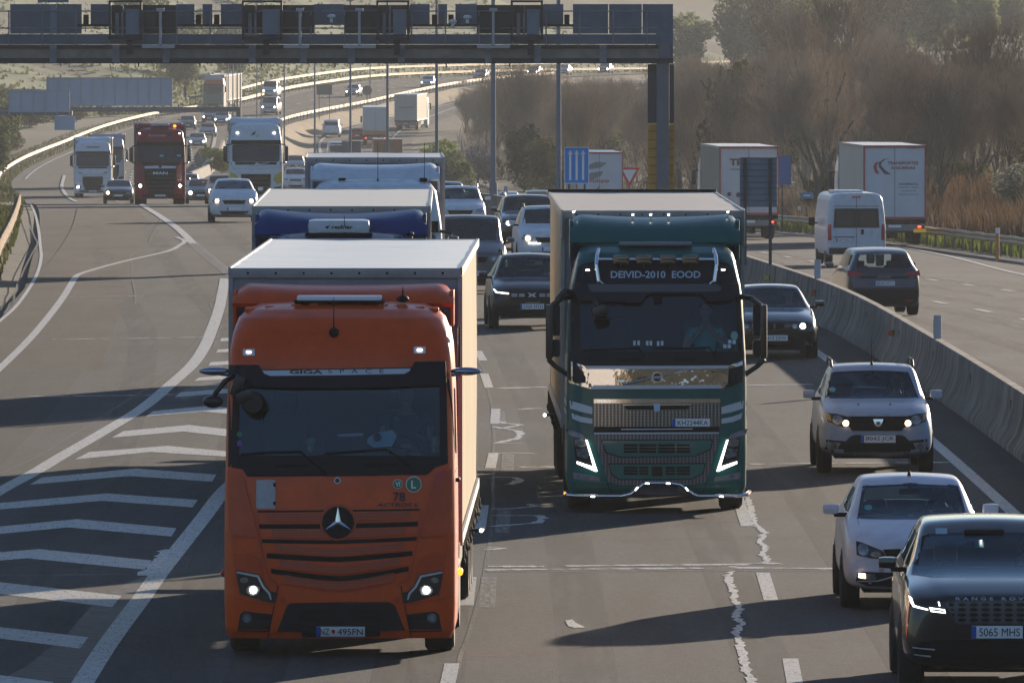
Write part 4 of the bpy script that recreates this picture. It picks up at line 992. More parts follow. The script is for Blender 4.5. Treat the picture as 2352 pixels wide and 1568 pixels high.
# star badge
cx_, cz_ = a1((888, 468))[0]; rr = 113 / 638.7
bd = A.panel('badge_ring', disc(cx_, cz_, rr * 1.12, n=40), OR2, .05, .06)
A.panel('badge_disc', disc(cx_, cz_, rr * .99, n=40), mat('badge_black', (.006, .006, .009), .5, spec=.15), .066, .02, parent=bd)
rg_ = MB()
q0 = A.hit(cx_, cz_, 'f', .075)[0].y
rg_.lathe([(q0, rr * .93), (q0 - .012, rr * .965), (q0, rr * 1.0)], 40, 'y', (cx_, 0, cz_))
for k in range(3):
    t_ = math.pi / 2 + k * 2 * math.pi / 3; d_ = Vector((math.cos(t_), 0, math.sin(t_))); n_ = Vector((-math.sin(t_), 0, math.cos(t_))); c_ = Vector((cx_, q0 - .004, cz_))
    tip = c_ + d_ * rr * .95; up = Vector((0, -.02, 0)); e0 = c_ + n_ * rr * .16 + d_ * rr * .09; e1 = c_ - n_ * rr * .16 + d_ * rr * .09
    rg_.add([c_ + up, tip, e0, e1], [(0, 1, 2), (0, 3, 1)])
rg_.build('star', CHROME, bd, None)
sb = A.panel('small_badge', disc(*a1((882, 183))[0], .036), SILV, .012, .01); A.panel('badge_centre', disc(*a1((882, 183))[0], .024), MATTE, .016, .004, parent=sb)
for k in range(3):
    t_ = math.pi / 2 + k * 2 * math.pi / 3; c = a1((882, 183))[0]; A.panel('badge_spoke', [(c[0] + math.cos(t_ + .3) * .005, c[1] + math.sin(t_ + .3) * .005), (c[0] + math.cos(t_) * .024, c[1] + math.sin(t_) * .024), (c[0] + math.cos(t_ - .3) * .005, c[1] + math.sin(t_ - .3) * .005)], SILV, .02, 0, parent=sb)
hp = A.panel('hatch_plate', a1((322, 185), (330, 180), (448, 180), (455, 188), (455, 372), (448, 378), (330, 378), (322, 370)), mat('worn_plate', (.42, .41, .42), .6, var=.12, vscale=12), .014, .014)
A.panels('hinge', [a1((440, 200), (456, 200), (456, 226), (440, 226)), a1((440, 328), (456, 328), (456, 352), (440, 352))], MATTE, .022, .01, parent=hp)
GREENS = mat('sticker_green', (.012, .16, .07), .4); WHT = mat('paint_white_flat', (.75, .76, .78), .45)
for c, r_, tx, th in (((1298, 208), 33, 'VI', .055), ((1408, 210), 55, 'L', .088)):
    q = a1(c)[0]; st2 = A.panel('round_sticker', disc(*q, r_ / 638.7, n=28), WHT, .014, .004); A.panel('sticker_face', disc(*q, r_ / 638.7 * .9, n=28), GREENS, .018, .003, parent=st2); A.text(tx, *q, th * (.95 if tx == 'VI' else .62), th, WHT, off=.022, parent=st2, bold=.02)
A.text('78', *a1((1308, 295))[0], .135, .10, INK, off=.014, bold=.02); A.text('ACTROS L', *a1((1300, 351))[0], .45, .042, INK, off=.014, bold=.02, slant=.35)
# lamps
HLm = LDARK
for s_ in (1, -1):
    f = (lambda p: p) if s_ > 0 else (lambda p: [(2 * (0.0) - x, z) for x, z in p][::-1])
    p = f(a1((182, 800), (345, 828), (385, 905), (425, 945), (470, 955), (455, 1025), (400, 1018), (215, 965), (197, 900)))
    A.panel('headlight_recess', f(a1((160, 685), (300, 690), (355, 720), (385, 905), (425, 945), (475, 953), (460, 1032), (380, 1026), (205, 975), (185, 860))), OR2, .010, .015)
    hl = A.panel('headlight', p, LDARK, .022, .03, res=.06)
    A.panel('light_strip', f(a1((186, 808), (340, 835), (378, 910), (420, 955), (430, 1000), (422, 1003), (405, 960), (365, 918), (330, 848), (188, 820))), mat('strip_grey', (.45, .48, .52), .25, .3), .030, .006, parent=hl)
    c = f(a1((300, 938)))[0]; A.panel('reflector', disc(c[0], c[1], .072, .055, n=16), LENS, .030, .006, parent=hl); A.panel('lit_beam', disc(c[0] + .004, c[1] + .002, .034), LITS, .040, .006, parent=hl)
    c = f(a1((240, 868)))[0]; A.panel('side_reflector', disc(c[0], c[1], .045, .03, n=16), LENS, .030, .006, parent=hl)
    bb = A.panel('lower_vent', f(a1((190, 1225), (212, 1105), (240, 1082), (435, 1105), (415, 1228))), SOFTB, .008, .01)
    c = f(a1((258, 1130)))[0]; fg = A.panel('fog_lamp', disc(c[0], c[1], .052, n=20), LENS, .02, .015); A.panel('fog_lamp_rim', [(c[0] + .3 * 0, c[1])] and disc(c[0], c[1], .030, n=14), mat('lens_bright', (.45, .47, .5), .1, .6, coat=.5), .028, .006, parent=fg)
    A.panel('vent_bar', f(a1((300, 1118), (428, 1125), (428, 1140), (300, 1136))), MATTE, .016, .01, parent=bb)
    A.panel('bumper_seam', f(a1((118, 978), (455, 1040), (470, 1046), (470, 1052), (118, 986))), OR2, .012, .006)
    A.panel('panel_seam', f(a1((470, 905), (478, 905), (405, 1270), (398, 1270))), MATTE, .009, .003)
    c = f(a1((505, 1005)))[0]; A.panel('tow_cover', disc(c[0], c[1], .035), OR2, .010, .004)
    c = f(b1((1146 - 622 * .97, -118)))[0]
A.panel('wing_red_reflection', a1((1560, 145), (1600, 120), (1632, 112), (1560, 310)), mat('marker_reflection_red', (.5, .02, .01), .3), .042, .004)  # red reflection put on as a coloured panel
inn = A.panel('lower_intake', a1((465, 1225), (535, 1045), (560, 1025), (900, 1018), (1240, 1018), (1280, 1040), (1350, 1215), (900, 1228)), SOFTB, .008, .012)
A.panels('intake_slat', [a1((620, 1075 + 14 * k), (1180, 1073 + 14 * k), (1182, 1079 + 14 * k), (620, 1081 + 14 * k)) for k in range(6)], MATTE, .016, .01, parent=inn)
A.panel('radar_cover', a1((850, 1070), (965, 1068), (968, 1160), (850, 1162)), mat('radar_black', (.014, .015, .02), .25), .022, .02, parent=inn)
A.panel('plate_carrier', a1((638, 1178), (1175, 1165), (1178, 1250), (1160, 1256), (650, 1264), (638, 1255)), SOFTB, .022, .03)
c = a1((905, 1222))[0]; pl = A.plate(c[0], c[1], .526, .108, None, off=.04)
A.text('NZ', c[0] - .17, c[1], .10, .072, INK, off=.05, parent=pl, bold=.0); A.text('495FN', c[0] + .105, c[1], .27, .072, INK, off=.05, parent=pl, bold=.0)
A.panel('shield', [(c[0] - .095, c[1] + .022), (c[0] - .095, c[1] - .005), (c[0] - .078, c[1] - .026), (c[0] - .061, c[1] - .005), (c[0] - .061, c[1] + .022)], mat('shield_red', (.5, .02, .03), .4), .05, .002, parent=pl)
A.panel('bumper_base_line', a1((125, 1228), (640, 1230), (640, 1236), (125, 1240)), OR2, .012, .004)
# roof marker lamps, hatch, horn, aerial
for cxz in (b1((1146 - 610, -8)), ):
    pass
def roof_lamp(v, x, z, m=LIT, sz=(.13, .07)):
    v.panel('marker_lamp', rect(x, z, *sz), SILV, .012, .03); v.panel('marker_light', rect(x, z + .003, sz[0] * .36, sz[1] * .26), m, .02, .01)
for x in (-.99, .86): roof_lamp(A, x, 3.285 if x < 0 else 3.31)
ho = A.hit(-.07, 3.50, 'f', .03)[0]
MB().ell(tuple(ho), (.055, .05, .055)).cyl(tuple(ho), (ho.x, ho.y - .01, ho.z + .38), .008, .003, 6).build('aerial', MATTE, A.root, 40)
MB().box((-.03, 1.27, 3.815), (.98, .5, .03), .01).build('hatch_frame', MATTE, A.root, None); MB().box((-.03, 1.24, 3.85), (.92, .46, .05), .022).build('roof_hatch', WHT, A.root, 40)
rb_ = MB()
for x in (-1.0, -.78, -.5, -.3, .45, .62, .85, 1.0): rb_.box((x, 1.22, 3.775 - .05 * abs(x)**2), (.11, .34, .05), .02)
rb_.build('roof_rib', OR, A.root, 40)
MB().ell((.66, 1.2, 3.84), (.07, .10, .04)).cyl((.66, 1.2, 3.84), (.66, 1.26, 3.97), .012, .004, 6).build('aerial_fin', MATTE, A.root, 40)
spoiler(A, OR, 3.76, 4.00, 1.55, 2.15, 1.21, .03)
# mirrors
BLKG = mat('mirror_black', (.008, .009, .012), .32, coat=.1)
for s_, m_ in ((-1, 1), (1, 1)):
    y = .42
    a = MB().ell((s_ * 1.36, y, 3.08), (.17, .06, .045), 14, 8).cyl((s_ * 1.2, y, 3.05), (s_ * 1.30, y, 3.06), .03).build('mirror_camera', mat('mirror_silver', (.30, .34, .42), .18, .8), A.root, 50)
q = MB().tube([(-1.17, .30, 3.02), (-1.24, .18, 2.98), (-1.33, .16, 2.87), (-1.40, .2, 2.74)], .03)
q.ell((-1.37, .18, 2.76), (.11, .07, .07)).box((-1.10, .17, 2.93), (.13, .12, .24), .05, 0, 0, .35).box((-1.02, .12, 2.82), (.19, .10, .14), .045, 0, 0, -.4).build('mirror_arm', BLKG, A.root, 50)
MB().lathe([(0, .001), (0, .10), (.05, .13), (.06, .001)], 24, 'y', (-.93, .08, 2.745)).build('kerb_mirror', BLKG, A.root, 50)
wipers(A, [b1((320, 808), (530, 790), (820, 780), (870, 830), (1040, 965)), b1((1020, 798), (1200, 785), (1540, 762), (1620, 815), (1790, 945))])
A.panels('wiper_handle', [b1((605, 890), (890, 885), (885, 912), (610, 920)), b1((1355, 880), (1640, 876), (1630, 905), (1365, 912))], MATTE, .02, .03)
tow_interior(A, 2.12, 1.15, .52)
tractor_under(A)
# things on the dashboard and stickers
for nm, cc, r_, m_ in (('plush_toy', (900, 712), (.058, .05, .05), mat('plush_yellow', (.42, .34, .10), .9)), ('plush_toy', (1945, 712), (.045, .04, .07), mat('plush_yellow', (.42, .34, .10), .9))):
    x, z = b1(cc)[0]; o = MB().ell((x, .50, z), r_).ell((x - .01, .50, z - .07), (.04, .035, .05)).build('soft_toy', m_, A.root, 80)
x, z = b1((1500, 680))[0]
MB().prism([(x - .17, z - .05), (x - .10, z - .10), (x + .10, z - .09), (x + .155, z + .02), (x + .11, z + .085), (x - .05, z + .06), (x - .16, z + .0)], .50, .54).build('paper_sheet', mat('paper_white', (.6, .66, .68), .8), A.root, None)
MB().lathe([(0, .001), (0, .045), (.03, .045)], 20, 'y', (x - .055, .46, z + .01)).build('dash_fan', MATTE, A.root, None)
MB().box((b1((1130, 730))[0][0], .50, b1((1130, 730))[0][1]), (.29, .05, .17), .03).build('screen', MATTE, A.root, None)
MB().box((b1((1230, 655))[0][0], .55, b1((1230, 655))[0][1]), (.28, .1, .03), .01, 0, 0, -.05).build('paper_sheet', mat('paper_white', (.6, .66, .68), .8), A.root, None)
A.panel('window_sticker', disc(*b1((302, 640))[0], .032), GREENS, .018, .003)
A.panel('window_sticker', rect(*b1((302, 715))[0], .05, .06), mat('sticker_purple', (.18, .05, .30), .5), .018, .003)
seat_in(A, 'driver in dark clothes behind the windscreen of the orange lorry', .70, 1.22, 2.08, mat('shirt_navy', (.02, .025, .04), .9), hair=HAIRG)
# side of the cab
sd_ = MB()
A.panel('side_window', [(.55, 2.2), (1.35, 2.15), (1.35, 2.85), (.62, 2.9)], DGL, .006, .0, 'R', res=.2); A.panel('side_window', [(.55, 2.2), (1.35, 2.15), (1.35, 2.85), (.62, 2.9)], DGL, .006, .0, 'L', res=.2)
A.panels('door_line', [[(.40, .8), (.43, .8), (.43, 3.0), (.40, 3.0)], [(1.5, .8), (1.53, .8), (1.53, 3.0), (1.5, 3.0)], [(.43, 1.98), (1.5, 1.98), (1.5, 2.0), (.43, 2.0)]], MATTE, .004, 0, 'R', res=.3)
MB().box((1.27, .62, 1.9), (.05, .16, .05), .02).box((1.28, .9, 3.3), (.03, .02, .5), .008).build('door_handle', BLKG, A.root, None)
for yy in (.5, 3.0, 5.5, 8, 11): pass
MB().ell((1.29, 1.0, .88), (.03, .06, .045)).build('side_marker', ORL, A.root, 60); MB().ell((-1.29, 1.0, .86), (.03, .05, .04)).build('side_marker', mat('marker_reflection_red', (.5, .02, .01), .3), A.root, 60)
trA = trailer(A, 2.55, 13.6, 4.155, (.42, .34, .23), (.82, .74, .60), (.27, .26, .30), sag=.010)
lm = MB().cyl((1.28, 7.0, 1.02), (1.42, 7.0, 1.02), .02).ell((1.44, 6.98, 1.02), (.035, .04, .035)).build('outrigger_lamp', BLK, trA, 40)
MB().ell((1.44, 6.95, 1.02), (.022, .02, .022)).build('outrigger_light', LIT, lm, 60)

# ================================================================== green lorry
GN = paint('lorry_green', (.001, .092, .084)); GN2 = mat('green_inner', (.003, .115, .098), .35, coat=.4)
MESH = perf('chrome_mesh', (.22, .205, .19), sc=34, frac=.36, aspect=(.6, 1, 1.35), metal=.7, rough=.25); MESHD = perf('dark_mesh', (.16, .16, .17), sc=34, frac=.32, aspect=(.6, 1, 1.35), metal=.4, rough=.35)
NAVY = mat('board_navy', (.007, .011, .022), .4, spec=.15)
B = V('articulated_lorry', 'dark green articulated lorry with four roof spotlights and name board above its windscreen', 'lorry', x=1509, d=142, yaw=R(.25))
lev = [(.27, 1.20, .08, .10, .10, 2.25), (.36, 1.24, .02, .10, .2, 2.25), (.9, 1.245, 0, .10, .2, 2.25), (1.3, 1.245, .015, .10, .22, 2.25), (1.7, 1.245, .035, .10, .22, 2.25), (2.05, 1.24, .05, .10, .22, 2.25), (2.2, 1.235, .10, .10, .2, 2.25),
       (2.95, 1.20, .34, .09, .2, 2.25), (3.15, 1.17, .38, .09, .22, 2.25), (3.48, 1.10, .50, .10, .26, 2.25), (3.58, 1.07, .62, .1, .3, 2.25), (3.66, 1.0, .85, .1, .3, 2.25), (3.71, .9, 1.15, .06, .3, 2.25), (3.72, .5, 1.5, .0, .2, 2.2)]
shB = cab_shell(lev); B.surf(shB)
c1 = mp(1137, 1525, 716); e1 = mp(1137, 2550, 716); s1 = mp(1344, 3192, 698)
gp = e1((385, 465), (985, 470), (1045, 400), (1590, 395), (1660, 460), (1925, 445), (1945, 500), (1950, 900), (1930, 955), (400, 955), (370, 900))
gq = B.sheet(gp, 'f', .004, 0, .1)
sp_ = [e1((310, 290), (380, 445), (385, 955), (290, 960), (285, 600)), e1((1925, 440), (1960, 290), (1985, 600), (1990, 960), (1938, 955), (1948, 900)), e1((280, 950), (1995, 950), (1998, 1075), (1850, 1090), (415, 1090), (268, 1060))]
surr = [B.sheet(p, 'f', .010, .02, .08) for p in sp_]
vq = B.sheet(e1((318, 285), (455, 285), (1810, 285), (1955, 285), (1945, 430), (1670, 462), (1600, 392), (1560, 376), (1080, 376), (1040, 392), (985, 468), (355, 440)), 'f', .12, .13, .08)
bq = B.sheet(e1((330, 282), (360, 120), (420, 85), (540, 60), (1720, 58), (1850, 80), (1905, 130), (1945, 282)), 'f', .02, .03, .08)
kB = MB().add(shB.v, shB.f)
cutf(shB, e1((300, 370), (1975, 370), (1975, 975), (300, 975)), 'f', 1.2)
shB.build('cab', GN, B.root, 50); gq.build('windscreen', GLASS, B.root, 60)
t = MB(); [t.add(q.v, q.f) for q in surr]; t.build('windscreen_surround', SOFTB, B.root, 50)
vb = vq.build('sun_visor', NAVY, B.root, 40); nb = bq.build('name_board', NAVY, B.root, 40)
B.surf([vq, kB]); B.panel('visor_band', e1((455, 287), (1808, 285), (1770, 352), (1740, 360), (510, 362), (475, 350)), mat('visor_grey', (.045, .05, .065), .4), .006, .004, parent=vb)
B.surf([bq, kB]); B.text('DEIVID-2010  EOOD', *e1((1130, 193))[0], 1.245, .098, mat('letter_silver', (.42, .50, .60), .4, .2), off=.012, parent=nb, bold=.022)
for x in (e1((455, 150))[0], e1((1802, 148))[0]): B.panel('marker_lamp', rect(x[0], x[1], .14, .065), LDARK, .012, .015, parent=nb); B.panel('marker_light', rect(x[0], x[1], .055, .016), LIT, .02, .006, parent=nb)
B.surf(kB)
g1 = B.panel('chrome_band', c1((262, 15), (420, 68), (1850, 62), (1990, 20), (1985, 225), (1780, 290), (490, 295), (262, 235)), mat('mirror_chrome', (.48, .455, .43), .04, 1.0, bump=1.0, bscale=2.4), .012, .02, res=.05)
B.panels('chrome_rail', [c1((415, 68), (1855, 62), (1840, 92), (440, 98)), c1((512, 258), (1768, 255), (1785, 290), (485, 296), (490, 275))], SILV, .026, .02, parent=g1)
B.panels('side_shade', [c1((262, -5), (330, 30), (430, 175), (432, 235), (330, 238), (262, 205)), c1((1850, 95), (1992, 60), (1988, 228), (1800, 285), (1840, 240))], SOFTB, .022, .01, parent=g1)
ib = MB(); h0 = B.hit(0, c1((0, 178))[0][1], 'f', .03)[0]; 
p0 = c1((810, 252))[0]; p1 = c1((1480, 98))[0]
bar_ = []
for k in range(9): x = p0[0] + (p1[0] - p0[0]) * k / 8; z = p0[1] + (p1[1] - p0[1]) * k / 8; bar_.append(B.hit(x, z, 'f', .03)[0])
MB().tube(bar_, .013, 6).build('diagonal_bar', CHROME, g1, 40)
c = c1((1138, 178))[0]; em = B.panel('round_emblem', disc(*c, .078, n=30), CHROME, .045, .03); B.panel('emblem_face', disc(*c, .056, n=30), NAVY, .050, .006, parent=em); B.panel('emblem_band', rect(c[0], c[1], .125, .036), SILV, .054, .004, parent=em); B.text('VOLVO', *c, .11, .024, INK, off=.060, parent=em, bold=.02)
up = B.panel('upper_grille', c1((500, 398), (515, 390), (1760, 388), (1772, 398), (1768, 665), (505, 668)), MESH, .014, .02)
B.panel('grille_top_strip', c1((512, 395), (1762, 392), (1762, 432), (512, 436)), mat('mirror_chrome2', (.42, .41, .40), .12, 1.0, bump=.2, bscale=3), .020, .006, parent=up)
B.text('VOLVO', *c1((637, 414))[0], .27, .034, CHROME, off=.028, parent=up, bold=.02); B.text('FH', *c1((1698, 410))[0], .09, .03, CHROME, off=.028, parent=up)
B.panel('grille_slot', c1((808, 455), (1470, 452), (1445, 490), (1420, 497), (850, 500), (830, 490)), MATTE, .022, .006, parent=up); B.panel('slot_trim', c1((805, 448), (1475, 445), (1475, 453), (805, 456)), CHROME, .028, .006, parent=up)  # slot is a flat black panel standing in for a shaded recess
B.panel('paper_note', c1((1105, 440), (1168, 438), (1166, 512), (1108, 515)), mat('note_pale', (.42, .55, .68), .6), .03, .004, parent=up)
c = c1((1474, 627))[0]; B.plate(c[0], c[1], .525, .105, 'KH2244KA', off=.045)
B.panel('gap', c1((515, 668), (1755, 665), (1755, 722), (515, 725)), MATTE, .010, .01)
B.panels('gap_rail', [c1((780, 688), (1490, 684), (1490, 694), (780, 698)), c1((515, 726), (1752, 722), (1752, 736), (515, 740))], SILV, .018, .02)
B.panel('lower_surround', c1((515, 740), (1752, 738), (1735, 860), (1700, 960), (1625, 1215), (1500, 1240), (1380, 1245), (900, 1245), (790, 1245), (650, 1212), (570, 960), (530, 860)), MESHD, .014, .02)
def grl(p, slots, wells):
    w_ = B.panel('inner_grille_frame', [(x * 1.02, z + (.012 if z > sum(q[1] for q in p) / len(p) else -.012)) for x, z in p], MATTE, .020, .01)
    o = B.panel('inner_grille', p, GN2, .026, .02); B.panels('grille_opening', slots, MATTE, .032, .004, parent=o); return o  # openings are black panels, recess shade put into the colour
p = c1((590, 812), (600, 806), (1670, 800), (1682, 812), (1660, 890), (1505, 955), (775, 965), (640, 920))
grl(p, [c1((x0, y0), (x1, y0), (x1, y0 + 24), (x0, y0 + 24)) for x0, x1 in ((808, 945), (960, 1130), (1148, 1315), (1330, 1462)) for y0 in (838, 870, 902)], 0)
p = c1((665, 1040), (1610, 1035), (1592, 1120), (1482, 1180), (760, 1185), (690, 1130))
o = grl(p, [c1((x0, y0), (x1, y0), (x1, y0 + 22), (x0, y0 + 22)) for x0, x1 in ((808, 945), (960, 1050), (1222, 1315), (1330, 1462)) for y0 in (1062, 1092, 1122)], 0)
B.panel('radar_cover', c1((1085, 1060), (1190, 1060), (1190, 1155), (1085, 1155)), MATTE, .04, .02, parent=o)
for s_ in (1, -1):
    f = (lambda p: p) if s_ > 0 else (lambda p: [(-x, z) for x, z in p][::-1])
    B.panels('silver_stripe', [f(c1((272, 412), (380, 440), (497, 475), (497, 545), (380, 520), (280, 490))), f(c1((290, 535), (390, 570), (497, 590), (497, 640), (380, 622), (300, 590)))], SILV, .008, .003)
    B.panel('corner_trim', f(c1((235, 690), (262, 690), (400, 745), (440, 795), (370, 780), (250, 745))), mat('trim_violet_grey', (.20, .20, .26), .3, .5), .035, .04)
    hl = B.panel('headlight', f(c1((312, 782), (440, 795), (552, 1112), (340, 1042), (318, 900))), LDARK, .022, .03, res=.06)
    B.panels('reflector', [f(c1((322, 800), (370, 785), (430, 800), (436, 860), (380, 870), (328, 850))), f(c1((335, 890), (440, 880), (470, 950), (440, 985), (350, 960)))], LENS, .03, .008, parent=hl)
    B.panel('light_strip', f(c1((428, 795), (448, 800), (548, 1108), (530, 1112), (342, 1035), (342, 1010), (505, 1062))), DRL, .036, .008, parent=hl)
    fg = B.panel('fog_lamp', f(c1((305, 1120), (560, 1165), (578, 1212), (310, 1190))), mat('fog_chrome', (.4, .4, .42), .2, .7), .016, .02); B.panel('fog_lens', f(c1((335, 1138), (500, 1168), (500, 1196), (340, 1185))), LENS, .022, .006, parent=fg)
    B.panel('bumper_seam', f(c1((640, 1220), (648, 1220), (690, 1330), (682, 1330))), MATTE, .006, .003); B.panel('bumper_ledge', f(c1((255, 1195), (640, 1222), (640, 1232), (255, 1208))), GN2, .016, .015)
B.panel('lower_plate', c1((930, 1245), (1345, 1245), (1345, 1340), (930, 1340)), mat('grey_plate', (.05, .055, .07), .35), .03, .02)
B.panels('plate_louvre', [c1((x0 + dx * k, 1262 + 18 * k), (x1, 1262 + 18 * k), (x1, 1270 + 18 * k), (x0 + dx * k, 1270 + 18 * k)) for x0, x1, dx in ((905, 935, -18),) for k in range(4)] + [c1((1345, 1262 + 18 * k), (1372 + 18 * k, 1262 + 18 * k), (1372 + 18 * k, 1270 + 18 * k), (1345, 1270 + 18 * k)) for k in range(4)], mat('louvre_cream', (.45, .42, .34), .4, .4), .03, .01)
def zx(x, y): return c1((x, y))[0]
bt = [(-1.29, .18, zx(0, 1325)[1]), (-1.24, .03, zx(0, 1345)[1]), (-1.1, -.04, zx(0, 1350)[1]), (-.5, -.07, zx(0, 1352)[1]), (-.36, -.08, zx(0, 1330)[1]), (-.20, -.08, zx(0, 1240)[1]), (-.15, -.08, zx(0, 1222)[1]), (.17, -.08, zx(0, 1222)[1]), (.32, -.08, zx(0, 1240)[1]), (.5, -.08, zx(0, 1335)[1]), (.56, -.07, zx(0, 1352)[1]), (1.1, -.04, zx(0, 1350)[1]), (1.24, .03, zx(0, 1340)[1]), (1.29, .18, zx(0, 1318)[1])]
bb = MB().tube(bt, .026, 10).build('bull_bar', CHROME, B.root, 40)
for x, z, r_ in ((-.89, zx(0, 1355)[1], 0), (.89, zx(0, 1355)[1], 0), (-.137, zx(0, 1225)[1], 0), (.153, zx(0, 1225)[1], 0), (-.285, zx(0, 1277)[1], .9), (.41, zx(0, 1283)[1], -.9)): MB().box((x, -.10, z), (.055, .03, .018), 0, 0, 0, -r_).build('bar_light', LIT, bb, None)
for s_ in (-1, 1): MB().ell((s_ * 1.27, .08, zx(0, 1330)[1]), (.02, .02, .02)).build('bar_marker', ORL, bb, 60)
# roof: fairing, lamp bar, marker bulbs, mirrors
spoiler(B, GN, 3.70, 4.11, 1.15, 2.05, 1.19, .055)
MB().box((0, 1.0, 3.705), (1.02, .5, .05), .02).build('roof_hatch', mat('hatch_grey', (.14, .15, .17), .3), B.root, None)
lb = MB()
for s_ in (-1, 1): lb.tube([(s_ * .80, .62, 3.63), (s_ * .82, .46, 3.56), (s_ * .83, .40, 3.42), (s_ * .80, .36, 3.20), (s_ * .74, .40, 3.15)], .030, 10)
lb.tube([(-.80, .44, 3.50), (.80, .44, 3.50)], .022, 10)
lbo = lb.build('lamp_bar', CHROME, B.root, 40)
for x in (-.49, -.17, .155, .47):
    o = MB().box((x, .36, 3.50), (.245, .10, .135), .045).build('spotlight', mat('spot_brown', (.055, .045, .032), .25, .3, coat=.6), lbo, 50)
    MB().box((x, .305, 3.522), (.14, .008, .010), 0).box((x, .305, 3.478), (.14, .008, .010), 0).box((x - .075, .305, 3.530), (.045, .008, .008), 0, 0, 0, .6).box((x + .075, .305, 3.530), (.045, .008, .008), 0, 0, 0, -.6).box((x - .075, .305, 3.470), (.045, .008, .008), 0, 0, 0, -.6).box((x + .075, .305, 3.470), (.045, .008, .008), 0, 0, 0, .6).build('lens_mark', mat('lens_gold', (.35, .28, .14), .3, .5), o, None)
    MB().cyl((x, .42, 3.44), (x, .44, 3.38), .02).build('spotlight_foot', MATTE, lbo, None)
for x, z in ((-1.13, 4.13), (-.30, 4.09), (-.05, 4.09), (.20, 4.09), (1.03, 4.13)):
    o = MB().ell((x, 1.75, z), (.028, .03, .03)).cyl((x, 1.77, z - .09), (x, 1.77, z), .014).build('roof_bulb', CHROME, B.root, 50); MB().ell((x, 1.722, z), (.014, .012, .014)).build('bulb_light', LIT, o, 60)
for s_, dx in ((-1, 0), (1, 0)):
    X0 = 1.20; fr = MB()
    fr.tube([(s_ * 1.17, .55, 2.98), (s_ * 1.32, .38, 2.96), (s_ * 1.45, .36, 2.86)], .04, 8); fr.tube([(s_ * 1.50, .36, 2.12), (s_ * 1.40, .40, 2.02), (s_ * 1.17, .45, 1.86)], .035, 8)
    fr.box((s_ * 1.485, .36, 2.50), (.10, .12, .76), .04)
    o = fr.build('mirror_frame', BLKG, B.root, 45)
    MB().box((s_ * 1.41, .42, 2.66), (.15, .10, .44), .04).box((s_ * 1.41, .42, 2.27), (.15, .10, .24), .04).build('mirror_housing', SOFTB, o, 40)
MB().tube([(-1.17, .5, 3.04), (-1.28, .30, 3.06), (-1.38, .28, 2.94)], .045, 8).build('ramp_mirror', BLKG, B.root, 50)
MB().box((-.80, .02, 2.80), (.22, .12, .16), .06, 0, 0, -.3).cyl((-.86, .16, 2.92), (-.8, .05, 2.86), .04).build('kerb_mirror', BLKG, B.root, 50)
MB().box((.02, .30, 2.93), (.13, .05, .10), .03).build('sensor_pod', MATTE, B.root, None)
wipers(B, [e1((400, 935), (700, 925), (955, 908), (1005, 990), (1010, 1050)), e1((1100, 912), (1400, 918), (1660, 906), (1700, 960), (1720, 1050))])
B.panels('wiper_handle', [e1((740, 1010), (980, 1005), (975, 1050), (745, 1050)), e1((1300, 1005), (1530, 1005), (1525, 1048), (1305, 1048))], MATTE, .018, .02)
tow_interior(B, 2.16, 1.13, .52)
B.panels('window_sticker', [rect(*e1(q)[0], .034, .062) for q in ((915, 867), (957, 866), (1042, 868), (1078, 868), (1150, 872), (1190, 868))], mat('card_white', (.5, .58, .62), .6), .012, .002)
B.panels('window_sticker', [rect(*e1(q)[0], .045, .05) for q in ((1812, 900), (1856, 900), (1862, 855), (1905, 860))], mat('card_white', (.5, .58, .62), .6), .012, .002)
B.panel('round_sticker', disc(*e1((1908, 797))[0], .05, .062), mat('sticker_pale_green', (.16, .34, .30), .5), .012, .002)
seat_in(B, 'driver in a turquoise shirt with hands before his chin in the green lorry', .70, .98, 2.05, mat('shirt_turquoise', (.03, .42, .36), .8), hair=HAIRD, pose='chin')
for d in 'LR':
    B.panel('side_window', [(.6, 2.2), (1.4, 2.18), (1.4, 2.85), (.66, 2.9)], DGL, .006, .0, d, res=.2)
    B.panels('side_stripe', [[(.3, 1.46), (2.2, 1.46), (2.2, 1.54), (.3, 1.54)], [(.3, 1.34), (2.2, 1.34), (2.2, 1.41), (.3, 1.41)]], SILV, .005, 0, d, res=.3)
tractor_under(B)
trB = trailer(B, 2.5, 13.6, 4.15, (.50, .42, .31), (.48, .37, .26), (.25, .25, .28), sag=.006, straps='L')
MB().box((0, 2.44, 3.35), (2.3, .04, .9)).build('blue_panel', mat('panel_blue', (.01, .05, .22), .5), trB, None)
MB().box((0, 16.15, 4.15), (2.6, .12, .07), .02).build('rolled_flap', MATTE, trB, 40)
fl = MB().box((1.285, 2.5, 3.9), (.02, .3, .5), 0, 0, .05).box((-1.285, 2.5, 3.95), (.02, .3, .4)); fl.build('loose_flap', mat('flap_cream', (.6, .54, .44), .7), trB, None)
MB().cyl((-1.28, 9.0, 1.0), (-1.42, 9.0, 1.0), .02).ell((-1.44, 8.98, 1.0), (.035, .04, .035)).build('outrigger_lamp', BLK, trB, 40); MB().ell((-1.44, 8.94, 1.0), (.024, .02, .024)).build('outrigger_light', LIT, trB, 60)
